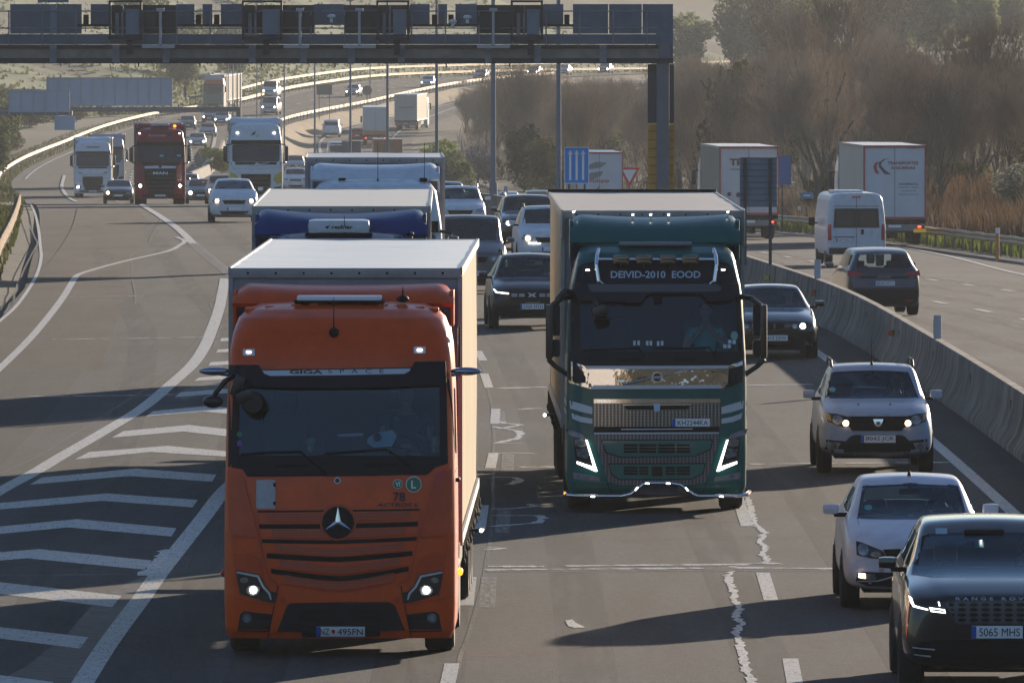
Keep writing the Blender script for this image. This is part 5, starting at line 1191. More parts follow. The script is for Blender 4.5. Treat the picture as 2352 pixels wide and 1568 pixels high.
# ================================================================== other lorries
def cab_levels(h=3.75, hw=1.245, rake=.2):
    return [(.28, hw - .05, .08, .10, .12, 2.2), (.45, hw, .01, .10, .2, 2.2), (1.2, hw, .02, .10, .2, 2.2), (2.0, hw, .08, .09, .2, 2.2), (2.9, hw - .03, .08 + rake, .08, .2, 2.2), (3.1, hw - .05, .12 + rake, .08, .22, 2.2),
            (h - .25, hw - .13, .25 + rake, .1, .28, 2.2), (h - .12, hw - .22, .45 + rake, .1, .34, 2.2), (h - .03, hw - .4, .8 + rake, .08, .34, 2.2), (h, .5, 1.2, 0, .2, 2.1)]
def lorry(label, x, d, pm, zf=z1, h=3.75, grille=None, lit=True, lampm=None, zl=.78, trail=None, fair=True, extra=None, roofm=None, detail=True, bump=None, group=None, name='articulated_lorry', X=None):
    v = V(name, label, 'lorry', group, x=x, d=d, zf=zf, X=X)
    sh = cab_shell(cab_levels(h)); v.surf(sh); sh.build('cab', pm, v.root, 50)
    v.panel('windscreen', rrect(-1.10, 2.08, 1.10, 2.86, .08), DGL, .012, .02, res=.2)
    v.panel('sun_visor', rect(0, 2.98, 2.3, .20), roofm or MATTE, .08, .09, res=.3)
    v.panel('lower_windscreen_band', rect(0, 2.0, 2.3, .12), MATTE, .010, .01, res=.3)
    g_ = v.panel('grille', grille or [(-.85, 1.75), (.85, 1.75), (.82, 1.1), (.62, .55), (-.62, .55), (-.82, 1.1)], MATTE, .012, .01, res=.2)
    v.panels('grille_bar', [rect(0, zz, 1.4, .025) for zz in (.7, .9, 1.1, 1.3, 1.5)], mat('grille_bar_grey', (.09, .09, .10), .4, .3), .02, .01, parent=g_)
    v.panel('bumper', [(-.9, .52), (.9, .52), (.85, .36), (-.85, .36)], bump or MATTE, .014, .01, res=.3)
    for s_ in (-1, 1):
        hl = v.panel('headlight', [(s_ * .78, zl - .10), (s_ * 1.14, zl - .06), (s_ * 1.18, zl + .14), (s_ * .82, zl + .08)][::s_], LDARK, .012, .02)
        if lit and hl: v.panel('lit_beam', disc(s_ * .98, zl, .065), lampm or LIT, .03, .01, parent=hl)
        o = MB().box((s_ * 1.42, .35, 2.45), (.20, .14, .72), .06).tube([(s_ * 1.18, .4, 2.9), (s_ * 1.4, .35, 2.84)], .03, 6).tube([(s_ * 1.18, .4, 2.0), (s_ * 1.4, .35, 2.08)], .03, 6).build('mirror', BLKG, v.root, 40)
    tractor_under(v, rear=detail)
    v.plate(0, .44, .52, .10, None, off=.03, eu=False)
    if fair: spoiler(v, pm, h - .05, h + .27, 1.2, 2.0, 1.18, .05)
    if extra: extra(v)
    if trail: trail(v)
    return v
BLUE = paint('lorry_blue', (.003, .034, .15)); BLUED = paint('lorry_navy', (.008, .016, .06)); WHP = paint('white_paint', (.62, .64, .68)); REDP = paint('lorry_red', (.22, .003, .010)); SILVP = paint('silver_paint', (.34, .36, .40), .3, .3); BLKP = mat('black_paint', (.006, .007, .009), .22, 0, coat=.7, spec=.4, var=.1); GREYPN = paint('grey_paint', (.10, .11, .13), .3, .2)
def ex_blue(v):
    o = MB().box((-.02, 1.35, 3.86), (.88, .8, .2), .08).box((-.02, .96, 3.83), (.6, .05, .09), .02).build('roof_cooler', paint('cooler_white', (.55, .58, .62)), v.root, 40)
    v.surf(MB().box((-.02, 1.35, 3.86), (.88, .8, .2), .08)); v.text('resfriar', .03, 3.862, .30, .055, INK, off=.03, parent=o, bold=.03)
    v.panel('logo_swoosh', [(-.22, 3.87), (-.17, 3.875), (-.14, 3.89), (-.17, 3.85), (-.18, 3.83)], INK, .03, 0, parent=o)
    MB().box((-.02, 1.35, 3.755), (.96, .86, .04), .015).build('cooler_seal', MATTE, v.root, None)
    r = MB()
    for x in (-.95, -.72, .82, .97): r.box((x, 1.1, 3.70), (.13, .3, .05), .02)
    r.build('roof_rib', BLUED, v.root, 40)
    MB().cyl((.06, .95, 3.60), (.06, .95, 4.02), .006, .004, 6).build('aerial', MATTE, v.root, None); MB().ell((1.0, 1.1, 3.76), (.05, .07, .03)).build('aerial_fin', MATTE, v.root, 40)
    spoiler(v, BLUE, 3.72, 4.12, 1.5, 2.25, 1.23, .09)
vb_ = lorry('dark blue articulated lorry with white roof cooler directly behind the orange lorry', 780, 145.5, BLUED, h=3.78, fair=False, lit=True, extra=ex_blue, trail=lambda v: trailer(v, 2.55, 13.6, 4.14, (.60, .56, .48), (.66, .58, .46), (.24, .24, .26), sag=.004, straps=False))
def ex_white(v):
    MB().box((-.02, 1.1, 3.80), (1.05, .4, .05), .02).build('roof_hatch', paint('white_bright', (.72, .73, .74)), v.root, None)
    MB().cyl((.05, .9, 3.74), (.05, .9, 4.5), .008, .004, 6).cyl((.05, .9, 3.70), (.05, .9, 3.84), .035, .015, 8).build('aerial', MATTE, v.root, None); MB().cyl((.90, .95, 3.70), (.90, .95, 4.5), .007, .004, 6).build('aerial', MATTE, v.root, None)
    MB().box((-.6, 1.0, 3.82), (.14, .12, .07), .02).box((.88, 1.0, 3.82), (.14, .12, .07), .02).build('roof_bracket', MATTE, v.root, None)
def tr_white(v):
    t = trailer(v, 2.6, 5.2, 4.22, (.66, .62, .58), (.60, .58, .56), (.33, .31, .34), curtain=False, straps=False)
    v.surf(MB().box((0, 2.63, 2.6), (2.54, .05, 3.0))); v.text('IÑ', 1.13, 4.08, .13, .10, INK, 'f', .02, t, .02, rot=math.pi / 2); v.text('I', 1.14, 4.17, .05, .04, INK, 'f', .02, t, .02)
    v.panel('marker_light', rect(-1.12, 4.12, .06, .025), LIT, .02, .01, parent=t)
    v.panel('dark_side_strip', rect(1.0, 2.4, .1, 1.2), MATTE, .01, .01, parent=t)
lorry('tall white articulated lorry with two whip aerials behind the blue lorry', 862, 186.5, WHP, h=3.86, lit=False, extra=ex_white, trail=tr_white)
def ex_man(v):
    m_ = mp(1205, 1204, 261.5)
    st = v.panel('silver_grille_strip', m_((1000, 712), (1180, 705), (1205, 745), (1230, 705), (1412, 712), (1400, 740), (1010, 742)), WST, .03, .01); v.text('MAN', *m_((1208, 800))[0], .72, .14, WHT, off=.03, bold=.03)
    v.text('Eurotrailer', *m_((1175, 315))[0], .90, .13, mat('letter_pink', (.5, .32, .34), .5), off=.02, bold=.03)
    v.panel('pennant', m_((1295, 325), (1355, 270), (1345, 325)), INK, .02, 0)
    for x in (940, 1455): v.panel('marker_light', rect(*m_((x, 290))[0], .09, .05), LIT, .03, .01)
    MB().box((0, 1.1, 3.92), (.9, .3, .12), .04).build('roof_box', paint('pale_grey_paint', (.35, .38, .42)), v.root, 40); MB().ell((.72, 1.1, 3.86), (.08, .08, .07)).build('beacon', ORL, v.root, 60)
    v.panels('paper_note', [rect(*m_((1225, 578))[0], .2, .09), rect(*m_((1445, 575))[0], .2, .10)], mat('note_cyan', (.25, .45, .48), .6), .02, .0)
lorry('dark red articulated lorry with bright headlights and black grille in the left lanes', 368, 505, REDP, h=3.80, lampm=LITS, zl=.92, grille=[(-.80, 1.90), (.80, 1.90), (.76, 1.0), (.5, .45), (-.5, .45), (-.74, 1.0)], extra=ex_man, trail=lambda v: trailer(v, 2.5, 13.6, 4.05, (.36, .31, .23), (.5, .48, .46), (.22, .20, .22), straps=False))
def ex_tank(v):
    for s_ in (-1, 1):
        v.panel('yellow_flank', [(s_ * 1.2, 1.62), (s_ * .92, 1.50), (s_ * .80, 1.25), (s_ * .98, 1.05), (s_ * 1.2, 1.1)][::-s_], mat('flank_yellow', (.55, .42, .02), .4), .02, .01)
        v.panel('marker_light', rect(s_ * .86, 3.42, .10, .06), LIT, .03, .01)
    v.panel('badge_mark', [(-.28, 3.30), (.0, 3.52), (-.05, 3.35)], INK, .02, 0); v.panel('badge_mark', [(-.02, 3.28), (.13, 3.36), (.12, 3.22)], mat('flank_yellow', (.55, .42, .02), .4), .02, 0)
    v.panel('lower_strip', rect(0, 1.80, 2.2, .12), SILV, .02, .01); v.panel('diagonal_bar', [(-.55, 1.82), (.6, 2.02), (.6, 2.05), (-.55, 1.86)], SILV, .03, 0)
    v.panel('round_emblem', disc(.05, 1.94, .10), SILV, .04, .01)
def tr_tank(v):
    pr = [(2.4, .01), (2.4, .8), (2.5, 1.1), (2.75, 1.24), (8, 1.24), (12.6, 1.24), (12.9, 1.0), (13, .01)]
    o = MB().lathe(pr, 40, 'y', (0, 0, 2.55)); o.v = [(x, y, 2.55 + (z - 2.55) * 1.08) for x, y, z in o.v]
    t = o.build('tank', mat('tank_silver', (.55, .52, .50), .22, .75, var=.08, vscale=1), v.root, 40)
    r = MB()
    for y in (3, 5.2, 7.4, 9.6, 11.8): r.lathe([(y, 1.25), (y, 1.29), (y + .12, 1.29), (y + .12, 1.25)], 36, 'y', (0, 0, 2.55))
    r.v = [(x, y, 2.55 + (z - 2.55) * 1.08) for x, y, z in r.v]; r.build('tank_ring', SILV, t, 40)
    MB().box((0, 2.2, 2.6), (2.5, .05, 2.9), .02).build('front_shield', mat('shield_grey', (.40, .42, .45), .5, .2), t, None)
    MB().box((0, 7.5, 1.05), (1.0, 10, .25)).build('chassis', MATTE, t, None)
    for k in range(3):
        for s_ in (-1, 1): wheel(v, s_ * 1.24, 9.5 + 1.31 * k, .52, .36, STEELRIM, t)
lorry('white tanker lorry with yellow flanks and a silver cylindrical tank', 588, 478, WHP, h=3.92, lit=False, zl=.8, grille=[(-.70, 1.50), (.70, 1.50), (.68, 1.0), (.55, .55), (-.55, .55), (-.68, 1.0)], extra=ex_tank, trail=tr_tank)
def ex_daf(v):
    v.panel('roof_mark', rect(0, 3.36, .9, .09), mat('mark_grey', (.12, .13, .15), .5), .02, 0)
    v.panel('grille_lip', [(-.6, 1.62), (.6, 1.62), (.5, 1.46), (-.5, 1.46)], SILV, .03, .01)
    v.panels('eyebrow', [[(-1.0, 1.72), (-.62, 1.62), (-.9, 1.62)], [(1.0, 1.72), (.9, 1.62), (.62, 1.62)]], MATTE, .02, 0)
lorry('white articulated lorry coming down the far left lane in front of the dark saloon', 213, 684, WHP, h=3.80, lampm=LITS, zl=.72, grille=[(-.68, 1.40), (.68, 1.40), (.66, .9), (.5, .5), (-.5, .5), (-.66, .9)], extra=ex_daf, trail=lambda v: trailer(v, 2.5, 13.6, 4.0, (.20, .17, .14), (.5, .48, .46), (.25, .24, .26), straps=False))
lorry('lorry partly hidden behind the far white lorry with its sunlit mirror side showing', 247, 752, SILVP, h=3.80, lit=False, trail=lambda v: trailer(v, 2.5, 13.6, 4.0, (.45, .40, .32), straps=False))
def coach_extra(v):
    v.panel('green_front', [(-1.1, 1.95), (1.1, 1.95), (1.1, .8), (-1.1, .8)], mat('faded_green', (.05, .16, .13), .5), .02, .01); v.panel('orange_cap', [(-1.1, 3.1), (1.1, 3.1), (.9, 3.55), (-.9, 3.55)], paint('cap_orange', (.50, .10, .03)), .015, .01)
lorry('hazy lorry with an orange roof cap and green front far off above the gantry beam', 489, 1195, paint('faded_cream', (.42, .36, .32)), h=3.9, lit=False, extra=coach_extra, trail=lambda v: trailer(v, 2.5, 13.6, 4.05, (.60, .54, .46), straps=False), detail=False)

# lorries driving away on the opposite carriageway
REDL2 = mat('tail_red', (.45, .012, .012))
def away_lorry(label, x, d, rear, col=(.55, .52, .46), deco=None, frame=None, top=4.05, zf=z2, roofc=(.78, .76, .72), lit=True, short=False):
    v = V('trailer_lorry', label, 'lorry', None, x=x, d=d, zf=zf, away=True)
    # local y=0 is the rear of the trailer seen by the camera; body extends towards -y
    L = 7.5 if short else 13.6
    t = trailer(v, -L, L, top, col, roofc, (.3, .3, .3), rear=rear, straps=False)
    if frame:
        fm = mat('rear_frame_%.2f' % frame[0], frame, .5); o = MB()
        o.box((0, .02, top - .06), (2.56, .06, .10)).box((0, .02, 1.13), (2.56, .06, .10))
        for s_ in (-1, 1): o.box((s_ * 1.25, .02, (top + 1.1) / 2), (.07, .06, top - 1.2))
        o.build('rear_frame', fm, t, None)
    b = MB().box((0, .03, .74), (2.44, .08, .26)).build('rear_bumper', mat('bumper_grey', (.20, .20, .21), .6), t, None)
    for s_ in (-1, 1):
        o = MB().box((s_ * 1.03, .08, .76), (.34, .04, .13)).build('tail_light', REDL2, t, None)
    if lit: MB().box((1.0, .105, .78), (.12, .02, .07)).box((-1.0, .105, .78), (.12, .02, .07)).build('lit_lamp', REDON, t, None)
    MB().box((0, .09, .80), (.52, .02, .11)).build('number_plate', PLATEW, t, None)
    MB().box((0, .012, (top + 1.1) / 2), (.02, .03, top - 1.25)).build('door_gap', mat('door_line', (.15, .15, .16), .6), t, None)
    # tractor in front
    sh = cab_shell([(z, hw, -L - 3.2, 0, r, -L - .9) for z, hw, yf, bow, r, yb in cab_levels(3.7)]); sh.build('cab', WHP, v.root, 50)
    for s_ in (-1, 1):
        wheel(v, s_ * 1.24, -L - 2.0, .5, .32, STEELRIM)
        MB().box((s_ * 1.43, -L - 2.7, 2.5), (.20, .12, .7), .05).cyl((s_ * 1.2, -L - 2.7, 2.8), (s_ * 1.4, -L - 2.7, 2.8), .03).build('mirror', BLKG, v.root, 40)
    v.surf(MB().box((0, -.02, (1.12 + top) / 2), (2.5, .05, top - 1.14)).box((0, .03, .74), (2.44, .08, .26)))
    if deco: deco(v, t)
    return v
k5 = mp(1885, 1120, 232.5)   # photo crop scale for the lettered trailer; rear view so x is mirrored
def M5(*p): return [(-x, z) for x, z in k5(*p)]
def deco_t(v, t):
    rd = mat('letter_red_brown', (.30, .05, .06), .5); dk = mat('letter_dark', (.06, .05, .08), .5)
    v.text('TRANSPORTES', *M5((1962, 337))[0], 1.26, .13, rd, 'r', .02, t, .03); v.text('AIGUERIAS', *M5((1962, 383))[0], 1.0, .12, rd, 'r', .02, t, .03)
    v.panel('red_swoosh', M5((1738, 320), (1700, 335), (1680, 375), (1700, 430), (1740, 443), (1715, 395), (1712, 355))[::-1], mat('swoosh_red', (.42, .04, .03), .5), .02, 0, 'r', t)
    v.panel('dark_swoosh', M5((1860, 283), (1780, 300), (1732, 335), (1735, 375), (1790, 442), (1850, 443), (1790, 400), (1752, 360), (1760, 330), (1800, 300))[::-1], dk, .02, 0, 'r', t)
    for i, (tx, w) in enumerate((('AIGUERIAS S.A.', .80), ('Castello - Spain', .82), ('Logistics 24', .6), ('transport nacional', .8))): v.text(tx, *M5((2015, 535 + i * 33))[0], w, .085 if i == 0 else .06, dk, 'r', .02, t, .02)
    v.text('SCHMITZ', *M5((2062, 195))[0], .5, .06, rd, 'r', .02, t, .02)
    MB().box((1.02 * -1, .10, .62), (.52, .02, .15)).build('yellow_marker', mat('marker_yellow', (.75, .42, .02), .4, emit=(.8, .45, .02), estr=.1), t, None)
away_lorry('cream curtain trailer with red edged rear doors and a road emblem beside the reeds', 2055, 418, (.58, .60, .64), (.60, .55, .46), deco_t, (.40, .05, .06), top=4.10)
def deco_m(v, t):
    dk = mat('letter_brown', (.16, .07, .07), .5); v.text('TR', .52, 3.36, .62, .30, dk, 'r', .02, t, .04); v.text('TRANSPORT', .50, 3.05, .6, .06, dk, 'r', .02, t, .02)
    v.panels('round_sticker', [disc(.85, 1.98, .09), disc(.45, 1.95, .11)], mat('letter_brown', (.16, .07, .07), .5), .02, 0, 'r', t)
away_lorry('grey sided trailer lorry half hidden behind the ribbed sign board back', 1720, 443, (.54, .53, .54), (.34, .31, .26), deco_m, (.38, .06, .06), top=4.05)
def deco_e(v, t):
    v.text('ecolupp', .1, 2.45, 1.3, .25, mat('letter_red_soft', (.45, .08, .08), .5), 'r', .02, t, .03)
    gm = mat('flower_grey', (.20, .21, .23), .5)
    v.panels('leaf_mark', [[(.9, 3.2), (.2, 3.5), (-.4, 3.45), (-.1, 3.2), (.5, 3.1)], [(1.0, 2.5), (.5, 2.9), (-.2, 3.0), (-.1, 2.75), (.4, 2.5)], [(.9, 1.6), (.3, 1.9), (0, 2.2), (.0, 1.7), (.5, 1.4)]], gm, .02, 0, 'r', t)
away_lorry('white box trailer with grey leaf marks and red lettering beside the blue arrow sign', 1377, 560, (.58, .60, .63), (.45, .42, .36), deco_e, (.42, .10, .10), top=4.05)
away_lorry('white box trailer with orange lower band in the hazy middle distance', 862, 1085, (.46, .48, .50), (.62, .58, .50), lambda v, t: v.panel('orange_band', rect(0, 1.35, 2.4, .4), mat('band_orange', (.5, .16, .04), .5), .02, 0, 'r', t), None)
away_lorry('pale grey trailer lorry climbing away highest beside the far lamp posts', 932, 1150, (.30, .32, .32), (.62, .56, .46), lambda v, t: v.text('TRANSPORT', 0, 2.6, 1.7, .18, INK, 'r', .02, t, .03), None, lit=False)
v = V('tipper_lorry', 'rust brown tipper lorry seen from behind beyond the white trailer roof', 'lorry', None, x=892, d=905, zf=z2, away=True)
BR = mat('tipper_brown', (.30, .12, .05), .7, var=.2)
t = MB().box((0, -3.5, 2.5), (2.5, 7, 2.3), .03).build('tipper_body', BR, v.root, None)
r_ = MB()
for k in range(7): r_.box((-1.2 + .4 * k, .02, 2.4), (.06, .06, 2.1))
r_.build('tipper_rib', BR, t, None); MB().box((0, -3.5, 3.66), (2.56, 7.1, .08)).build('rim_edge', mat('tipper_edge', (.5, .40, .25), .6), t, None)
MB().box((0, -3.5, .95), (1.0, 8, .3)).build('chassis', MATTE, v.root, None); cab_shell([(z, hw, -10.2, 0, r, -8) for z, hw, yf, bow, r, yb in cab_levels(3.0)]).build('cab', WHP, v.root, 50)
for yy in (-1.6, -3, -9): [wheel(v, s_ * 1.22, yy, .5, .45, STEELRIM) for s_ in (-1, 1)]

# ================================================================== cars, coming towards the camera
LOWK = SOFTB
# ---- pale crossover with roof rails (near right)
PB = paint('pearl_blue_white', (.27, .335, .45)); v = V('crossover_car', 'silvery blue crossover with roof rails, both lamps lit, beside the barrier', 'car', x=2014, d=153.6, yaw=R(0))
sh = car_shell(4.1, 1.73, 1.60, .90, 1.10, 1.10, 1.72, rw=.63, zb=.26, belt=1.02)
m_ = mp(1187, 994, 531)
WS = (lambda P_: [(x, z - (7.1 - z) * (1.1 if z < 1.35 else 1.75) / 153.6) for x, z in P_])(m_((795, 385), (1545, 383), (1475, 175), (1187, 165), (842, 175)))
car(v, sh, PB, hollow=True, wr=.33, fx=.80, wb=2.59, rails=SOFTB, ant=True, wsp=WS)
f_ = v.panel('lower_bumper', m_((735, 712), (940, 728), (975, 690), (1010, 678), (1380, 678), (1410, 690), (1445, 725), (1640, 705), (1600, 800), (1500, 830), (880, 832), (770, 790)), LOWK, .008, .012)
v.panels('intake_mesh', [m_((900, 750), (1480, 748), (1450, 815), (930, 818))], MATTE, .014, .006, parent=f_)
v.panel('skid_plate', m_((1000, 828), (1400, 826), (1385, 852), (1015, 855)), SILV, .03, .03)
g_ = v.panel('grille', m_((962, 530), (1427, 530), (1420, 600), (1380, 645), (990, 645), (960, 600)), MATTE, .012, .01); v.panels('grille_bar', [m_((975, y), (1415, y), (1412, y + 8), (978, y + 8)) for y in (555, 585, 612)], SOFTB, .02, .01, parent=g_)
bd = v.panel('shield_badge', m_((1158, 552), (1238, 552), (1222, 600), (1205, 612), (1188, 612), (1170, 600)), CHROME, .035, .02); v.panel('badge_inset', m_((1180, 572), (1215, 572), (1208, 596), (1187, 596)), mat('badge_slate', (.05, .08, .14), .3), .04, .002, parent=bd)
for s_ in (1, -1):
    f = (lambda p: p) if s_ > 0 else (lambda p: [(-x, z) for x, z in p][::-1])
    hl = v.panel('headlight', f(m_((783, 505), (870, 512), (962, 535), (962, 608), (925, 612), (860, 598), (795, 570))), LDARK, .012, .02, res=.06); c = f(m_((875, 560)))[0]; v.panel('reflector', disc(*c, .078, .068), LENS, .02, .008, parent=hl)
    c = f(m_((940, 585)))[0]; v.panel('lit_lamp', disc(*c, .044), AMB, .026, .008, parent=hl); v.panel('indicator', f(m_((785, 515), (815, 520), (825, 570), (798, 560))), mat('indicator_amber', (.35, .20, .04), .3), .02, .006, parent=hl)
    fg = v.panel('fog_surround', f(m_((782, 735), (900, 742), (870, 795), (800, 795))), mat('fog_grey', (.22, .24, .28), .35), .02, .015); c = f(m_((842, 768)))[0]; v.panel('fog_lamp', disc(*c, .05), LENS, .03, .01, parent=fg)
c = m_((1197, 710))[0]; v.plate(c[0], c[1], .52, .11, '8042 JCR', off=.035)
v.panels('washer_jet', [disc(-.26, 1.035, .014), disc(.22, 1.035, .014)], MATTE, .01, .01)
wipers(v, [m_((815, 380), (930, 372), (1080, 384)), m_((1210, 378), (1240, 370), (1460, 382))], off=.02)
v.panel('round_sticker', disc(*m_((858, 342))[0], .05, .035), mat('sticker_teal', (.10, .30, .34), .5), .012, 0)
seat_in(v, 'driver in the silvery blue crossover with roof rails', .38, 1.95, .62, mat('shirt_grey', (.06, .06, .07), .9))
# ---- white hatchback
PW = paint('polar_white', (.56, .59, .68)); v = V('hatchback_car', 'white hatchback with one lit fog lamp behind the black car in the right corner', 'car', x=2103, d=119.4, yaw=R(0))
sh = car_shell(3.97, 1.69, 1.50, .80, 1.03, 1.02, 1.72, rw=.585, zb=.22, belt=.98); m_ = mp(923, 1064, 591)
WS = (lambda P_: [(x, z - (7.1 - z) * (1.0 if z < 1.35 else 1.7) / 119.4) for x, z in P_])(m_((540, 432), (1306, 432), (1262, 205), (923, 190), (592, 205)))
car(v, sh, PW, hollow=True, wr=.31, fx=.78, wb=2.47, ant=True, wsp=WS)
for s_ in (1, -1):
    f = (lambda p: p) if s_ > 0 else (lambda p: [(-x, z) for x, z in p][::-1])
    hl = v.panel('headlight', f(m_((515, 592), (560, 600), (640, 632), (700, 655), (715, 690), (690, 712), (600, 702), (518, 685))), LDARK, .010, .02, res=.05); c = f(m_((562, 645)))[0]; v.panel('reflector', disc(*c, .062, .07), LENS, .02, .008, parent=hl); c = f(m_((650, 680)))[0]; v.panel('inner_reflector', disc(*c, .06, .035), LENS, .02, .008, parent=hl)
    v.panels('bonnet_crease', [f(m_((535, 450), (541, 450), (572, 590), (566, 590)))], mat('crease_grey', (.30, .31, .35), .5), .004, 0)
g_ = v.panel('grille', m_((700, 645), (923, 638), (1146, 645), (1125, 690), (923, 694), (720, 690)), MATTE, .010, .015); v.panels('grille_chrome', [m_((715, 688), (923, 694), (1130, 688), (1128, 694), (923, 700), (718, 694))], CHROME, .018, .008, parent=g_); v.panel('grille_bar', m_((705, 665), (1140, 665), (1138, 671), (708, 671)), SOFTB, .02, .006, parent=g_)
li = v.panel('lower_intake', m_((512, 868), (524, 812), (565, 800), (923, 808), (1280, 800), (1322, 812), (1334, 868), (1260, 898), (923, 908), (590, 898)), MATTE, .010, .015); v.panels('intake_chrome', [m_((520, 862), (660, 858), (760, 830), (923, 828), (1086, 830), (1186, 858), (1326, 862), (1326, 868), (1180, 866), (1080, 838), (923, 836), (766, 838), (666, 866), (520, 870))], SILV, .02, .01, parent=li)
v.panel('fog_lamp', m_((530, 808), (645, 815), (650, 850), (560, 855), (528, 840)), LENS, .018, .01, parent=li); v.panel('lit_fog_lamp', m_((532, 810), (575, 812), (578, 845), (530, 838)), AMB, .026, .006, parent=li)
v.panel('tow_cover', m_((672, 775), (705, 775), (705, 802), (672, 802)), mat('crease_grey', (.30, .31, .35), .5), .004, 0)
c = m_((923, 760))[0]; v.plate(c[0], c[1], .52, .11, None, off=.03)
wipers(v, [m_((550, 436), (700, 428), (900, 438)), m_((930, 436), (1100, 430), (1280, 438))], off=.02)
v.panel('round_sticker', disc(*m_((622, 390))[0], .048, .03), mat('sticker_teal2', (.06, .30, .30), .5), .012, 0)
seat_in(v, 'long haired driver behind the wheel of the white hatchback', .37, 1.95, .60, mat('shirt_dark', (.03, .03, .04), .9), hair=HAIRB, longhair=True)
# ---- black luxury SUV at the frame edge
v = V('suv_car', 'black SUV with slim light strips cut off by the right frame edge', 'car', x=2290, d=104.6, yaw=R(-.4))
sh = car_shell(4.8, 1.95, 1.72, 1.04, 1.22, 1.32, 2.15, rw=.70, zb=.26, belt=1.14, nose=.16); m_ = mp(1505, 1652, 674.6)
WS = (lambda P_: [(x, z - (7.1 - z) * (1.35 if z < 1.35 else 2.2) / 104.6) for x, z in P_])(m_((938, 808), (2072, 808), (1985, 525), (1505, 508), (1022, 525)))
car(v, sh, BLKP, hollow=True, wr=.37, ww=.26, fx=.92, wb=2.87, wsp=WS, seatm=BEIGE, ant=False)
g_ = v.panel('grille', m_((1150, 1008), (1505, 1003), (1860, 1008), (1800, 1135), (1770, 1150), (1240, 1150), (1208, 1135)), perf('honeycomb_grille', (.085, .09, .11), hole=(.004, .004, .005), sc=12, frac=.36, aspect=(.7, 1, 1.6), metal=.5, rough=.25), .012, .02)
v.panels('grille_frame', [m_((1150, 1006), (1162, 1006), (1222, 1138), (1245, 1150), (1505, 1156), (1505, 1166), (1235, 1160), (1205, 1140)), m_((1860, 1006), (1848, 1006), (1788, 1138), (1765, 1150), (1505, 1156), (1505, 1166), (1775, 1160), (1805, 1140))], mat('frame_slate', (.06, .065, .085), .25, .6), .02, .02, parent=g_)
v.text('RANGE ROVER', *m_((1505, 979))[0], .84, .030, SILV, off=.012, bold=.015, spacing=1.7)
for s_ in (1, -1):
    f = (lambda p: p) if s_ > 0 else (lambda p: [(-x, z) for x, z in p][::-1])
    hl = v.panel('headlight', f(m_((903, 968), (935, 982), (1105, 1000), (1150, 1012), (1158, 1080), (1040, 1068), (940, 1042), (915, 1010))), LDARK, .012, .02, res=.05)
    v.panels('light_strip', [f(m_((903, 970), (922, 980), (938, 1028), (1030, 1050), (1030, 1060), (930, 1040), (912, 1010))), f(m_((1038, 1038), (1145, 1052), (1152, 1080), (1050, 1068))), f(m_((1098, 1000), (1108, 1000), (1114, 1030), (1106, 1030)))], DRL, .022, .008, parent=hl)
    v.panel('strip_inner', f(m_((1052, 1048), (1138, 1058), (1140, 1070), (1058, 1060))), LDARK, .028, .006, parent=hl)
    v.panels('corner_fin', [f(m_((925, 1315), (1078, 1325), (1078, 1334), (925, 1322))), f(m_((935, 1364), (1050, 1372), (1050, 1382), (935, 1371)))], SILV, .014, .01)
v.panel('lower_bumper', m_((900, 1290), (1100, 1262), (1910, 1262), (2110, 1290), (2080, 1440), (1505, 1462), (940, 1440)), MATTE, .008, .01); v.panel('bumper_strip', m_((1100, 1462), (1910, 1462), (1910, 1472), (1100, 1472)), mat('trim_dark_grey', (.12, .12, .14), .4), .02, .02)
c = m_((1505, 1207))[0]; pl = v.plate(c[0], c[1], .52, .125, '5065 MHS', off=.05)
v.panels('permit_sticker', [rect(*m_((1166, 582))[0], .12, .055), rect(*m_((1380, 580))[0], .06, .03)], mat('sticker_blue_white', (.30, .42, .5), .5), .012, 0); MB().box((-.06, 1.95, 1.56), (.42, .1, .09), .03).build('sensor_pod', MATTE, v.root, None)
seat_in(v, 'driver of the black SUV at the right frame edge', .40, 2.35, .70, mat('shirt_olive', (.12, .12, .08), .9), hair=HAIRB)
# ---- black hatchback between green lorry and barrier
v = V('hatchback_car', 'black hatchback with one round lamp lit between the green lorry and the barrier', 'car', x=1779, d=203)
sh = car_shell(4.23, 1.75, 1.43, .76, .96, 1.28, 1.95, rw=.56, zb=.20, belt=.92, nose=.14); m_ = mp(120, 1091, 454)
WS = m_((-255, 640), (410, 640), (352, 478), (60, 463), (-190, 478))
car(v, sh, BLKP, hollow=True, wr=.32, fx=.78, wb=2.66, wsp=[(-.74, .985), (.74, .985), (.52, 1.335), (0, 1.36), (-.52, 1.335)])
for s_ in (1, -1):
    f = (lambda p: p) if s_ > 0 else (lambda p: [(-x, z) for x, z in p][::-1]); q = m_((285, 790), (320, 762), (400, 758), (465, 775), (430, 815), (370, 832), (292, 825))
    q = f([(x, z) for x, z in q]); hl = v.panel('headlight', q, LDARK, .012, .02, res=.06); c = (s_ * .56, .655); v.panel('lit_beam', disc(*c, .052), LITS if s_ > 0 else LENS, .026, .01, parent=hl); v.panel('reflector', disc(s_ * .40, .655, .05), LENS, .02, .01, parent=hl)
    v.panel('kidney_grille', [(s_ * .02, .70), (s_ * .20, .70), (s_ * .19, .60), (s_ * .04, .59)][::s_], MATTE, .014, .01); c = (s_ * .64, .31); v.panel('fog_lamp', disc(*c, .045), LENS, .02, .01)
v.panel('lower_intake', [(-.42, .38), (.30, .38), (.42, .24), (-.5, .24)], MATTE, .012, .01); v.plate(0, .42, .52, .11, '8613 DFW', off=.04)
seat_in(v, 'driver in the black hatchback beside the barrier', .37, 2.05, .52, mat('shirt_brown', (.20, .13, .08), .9))
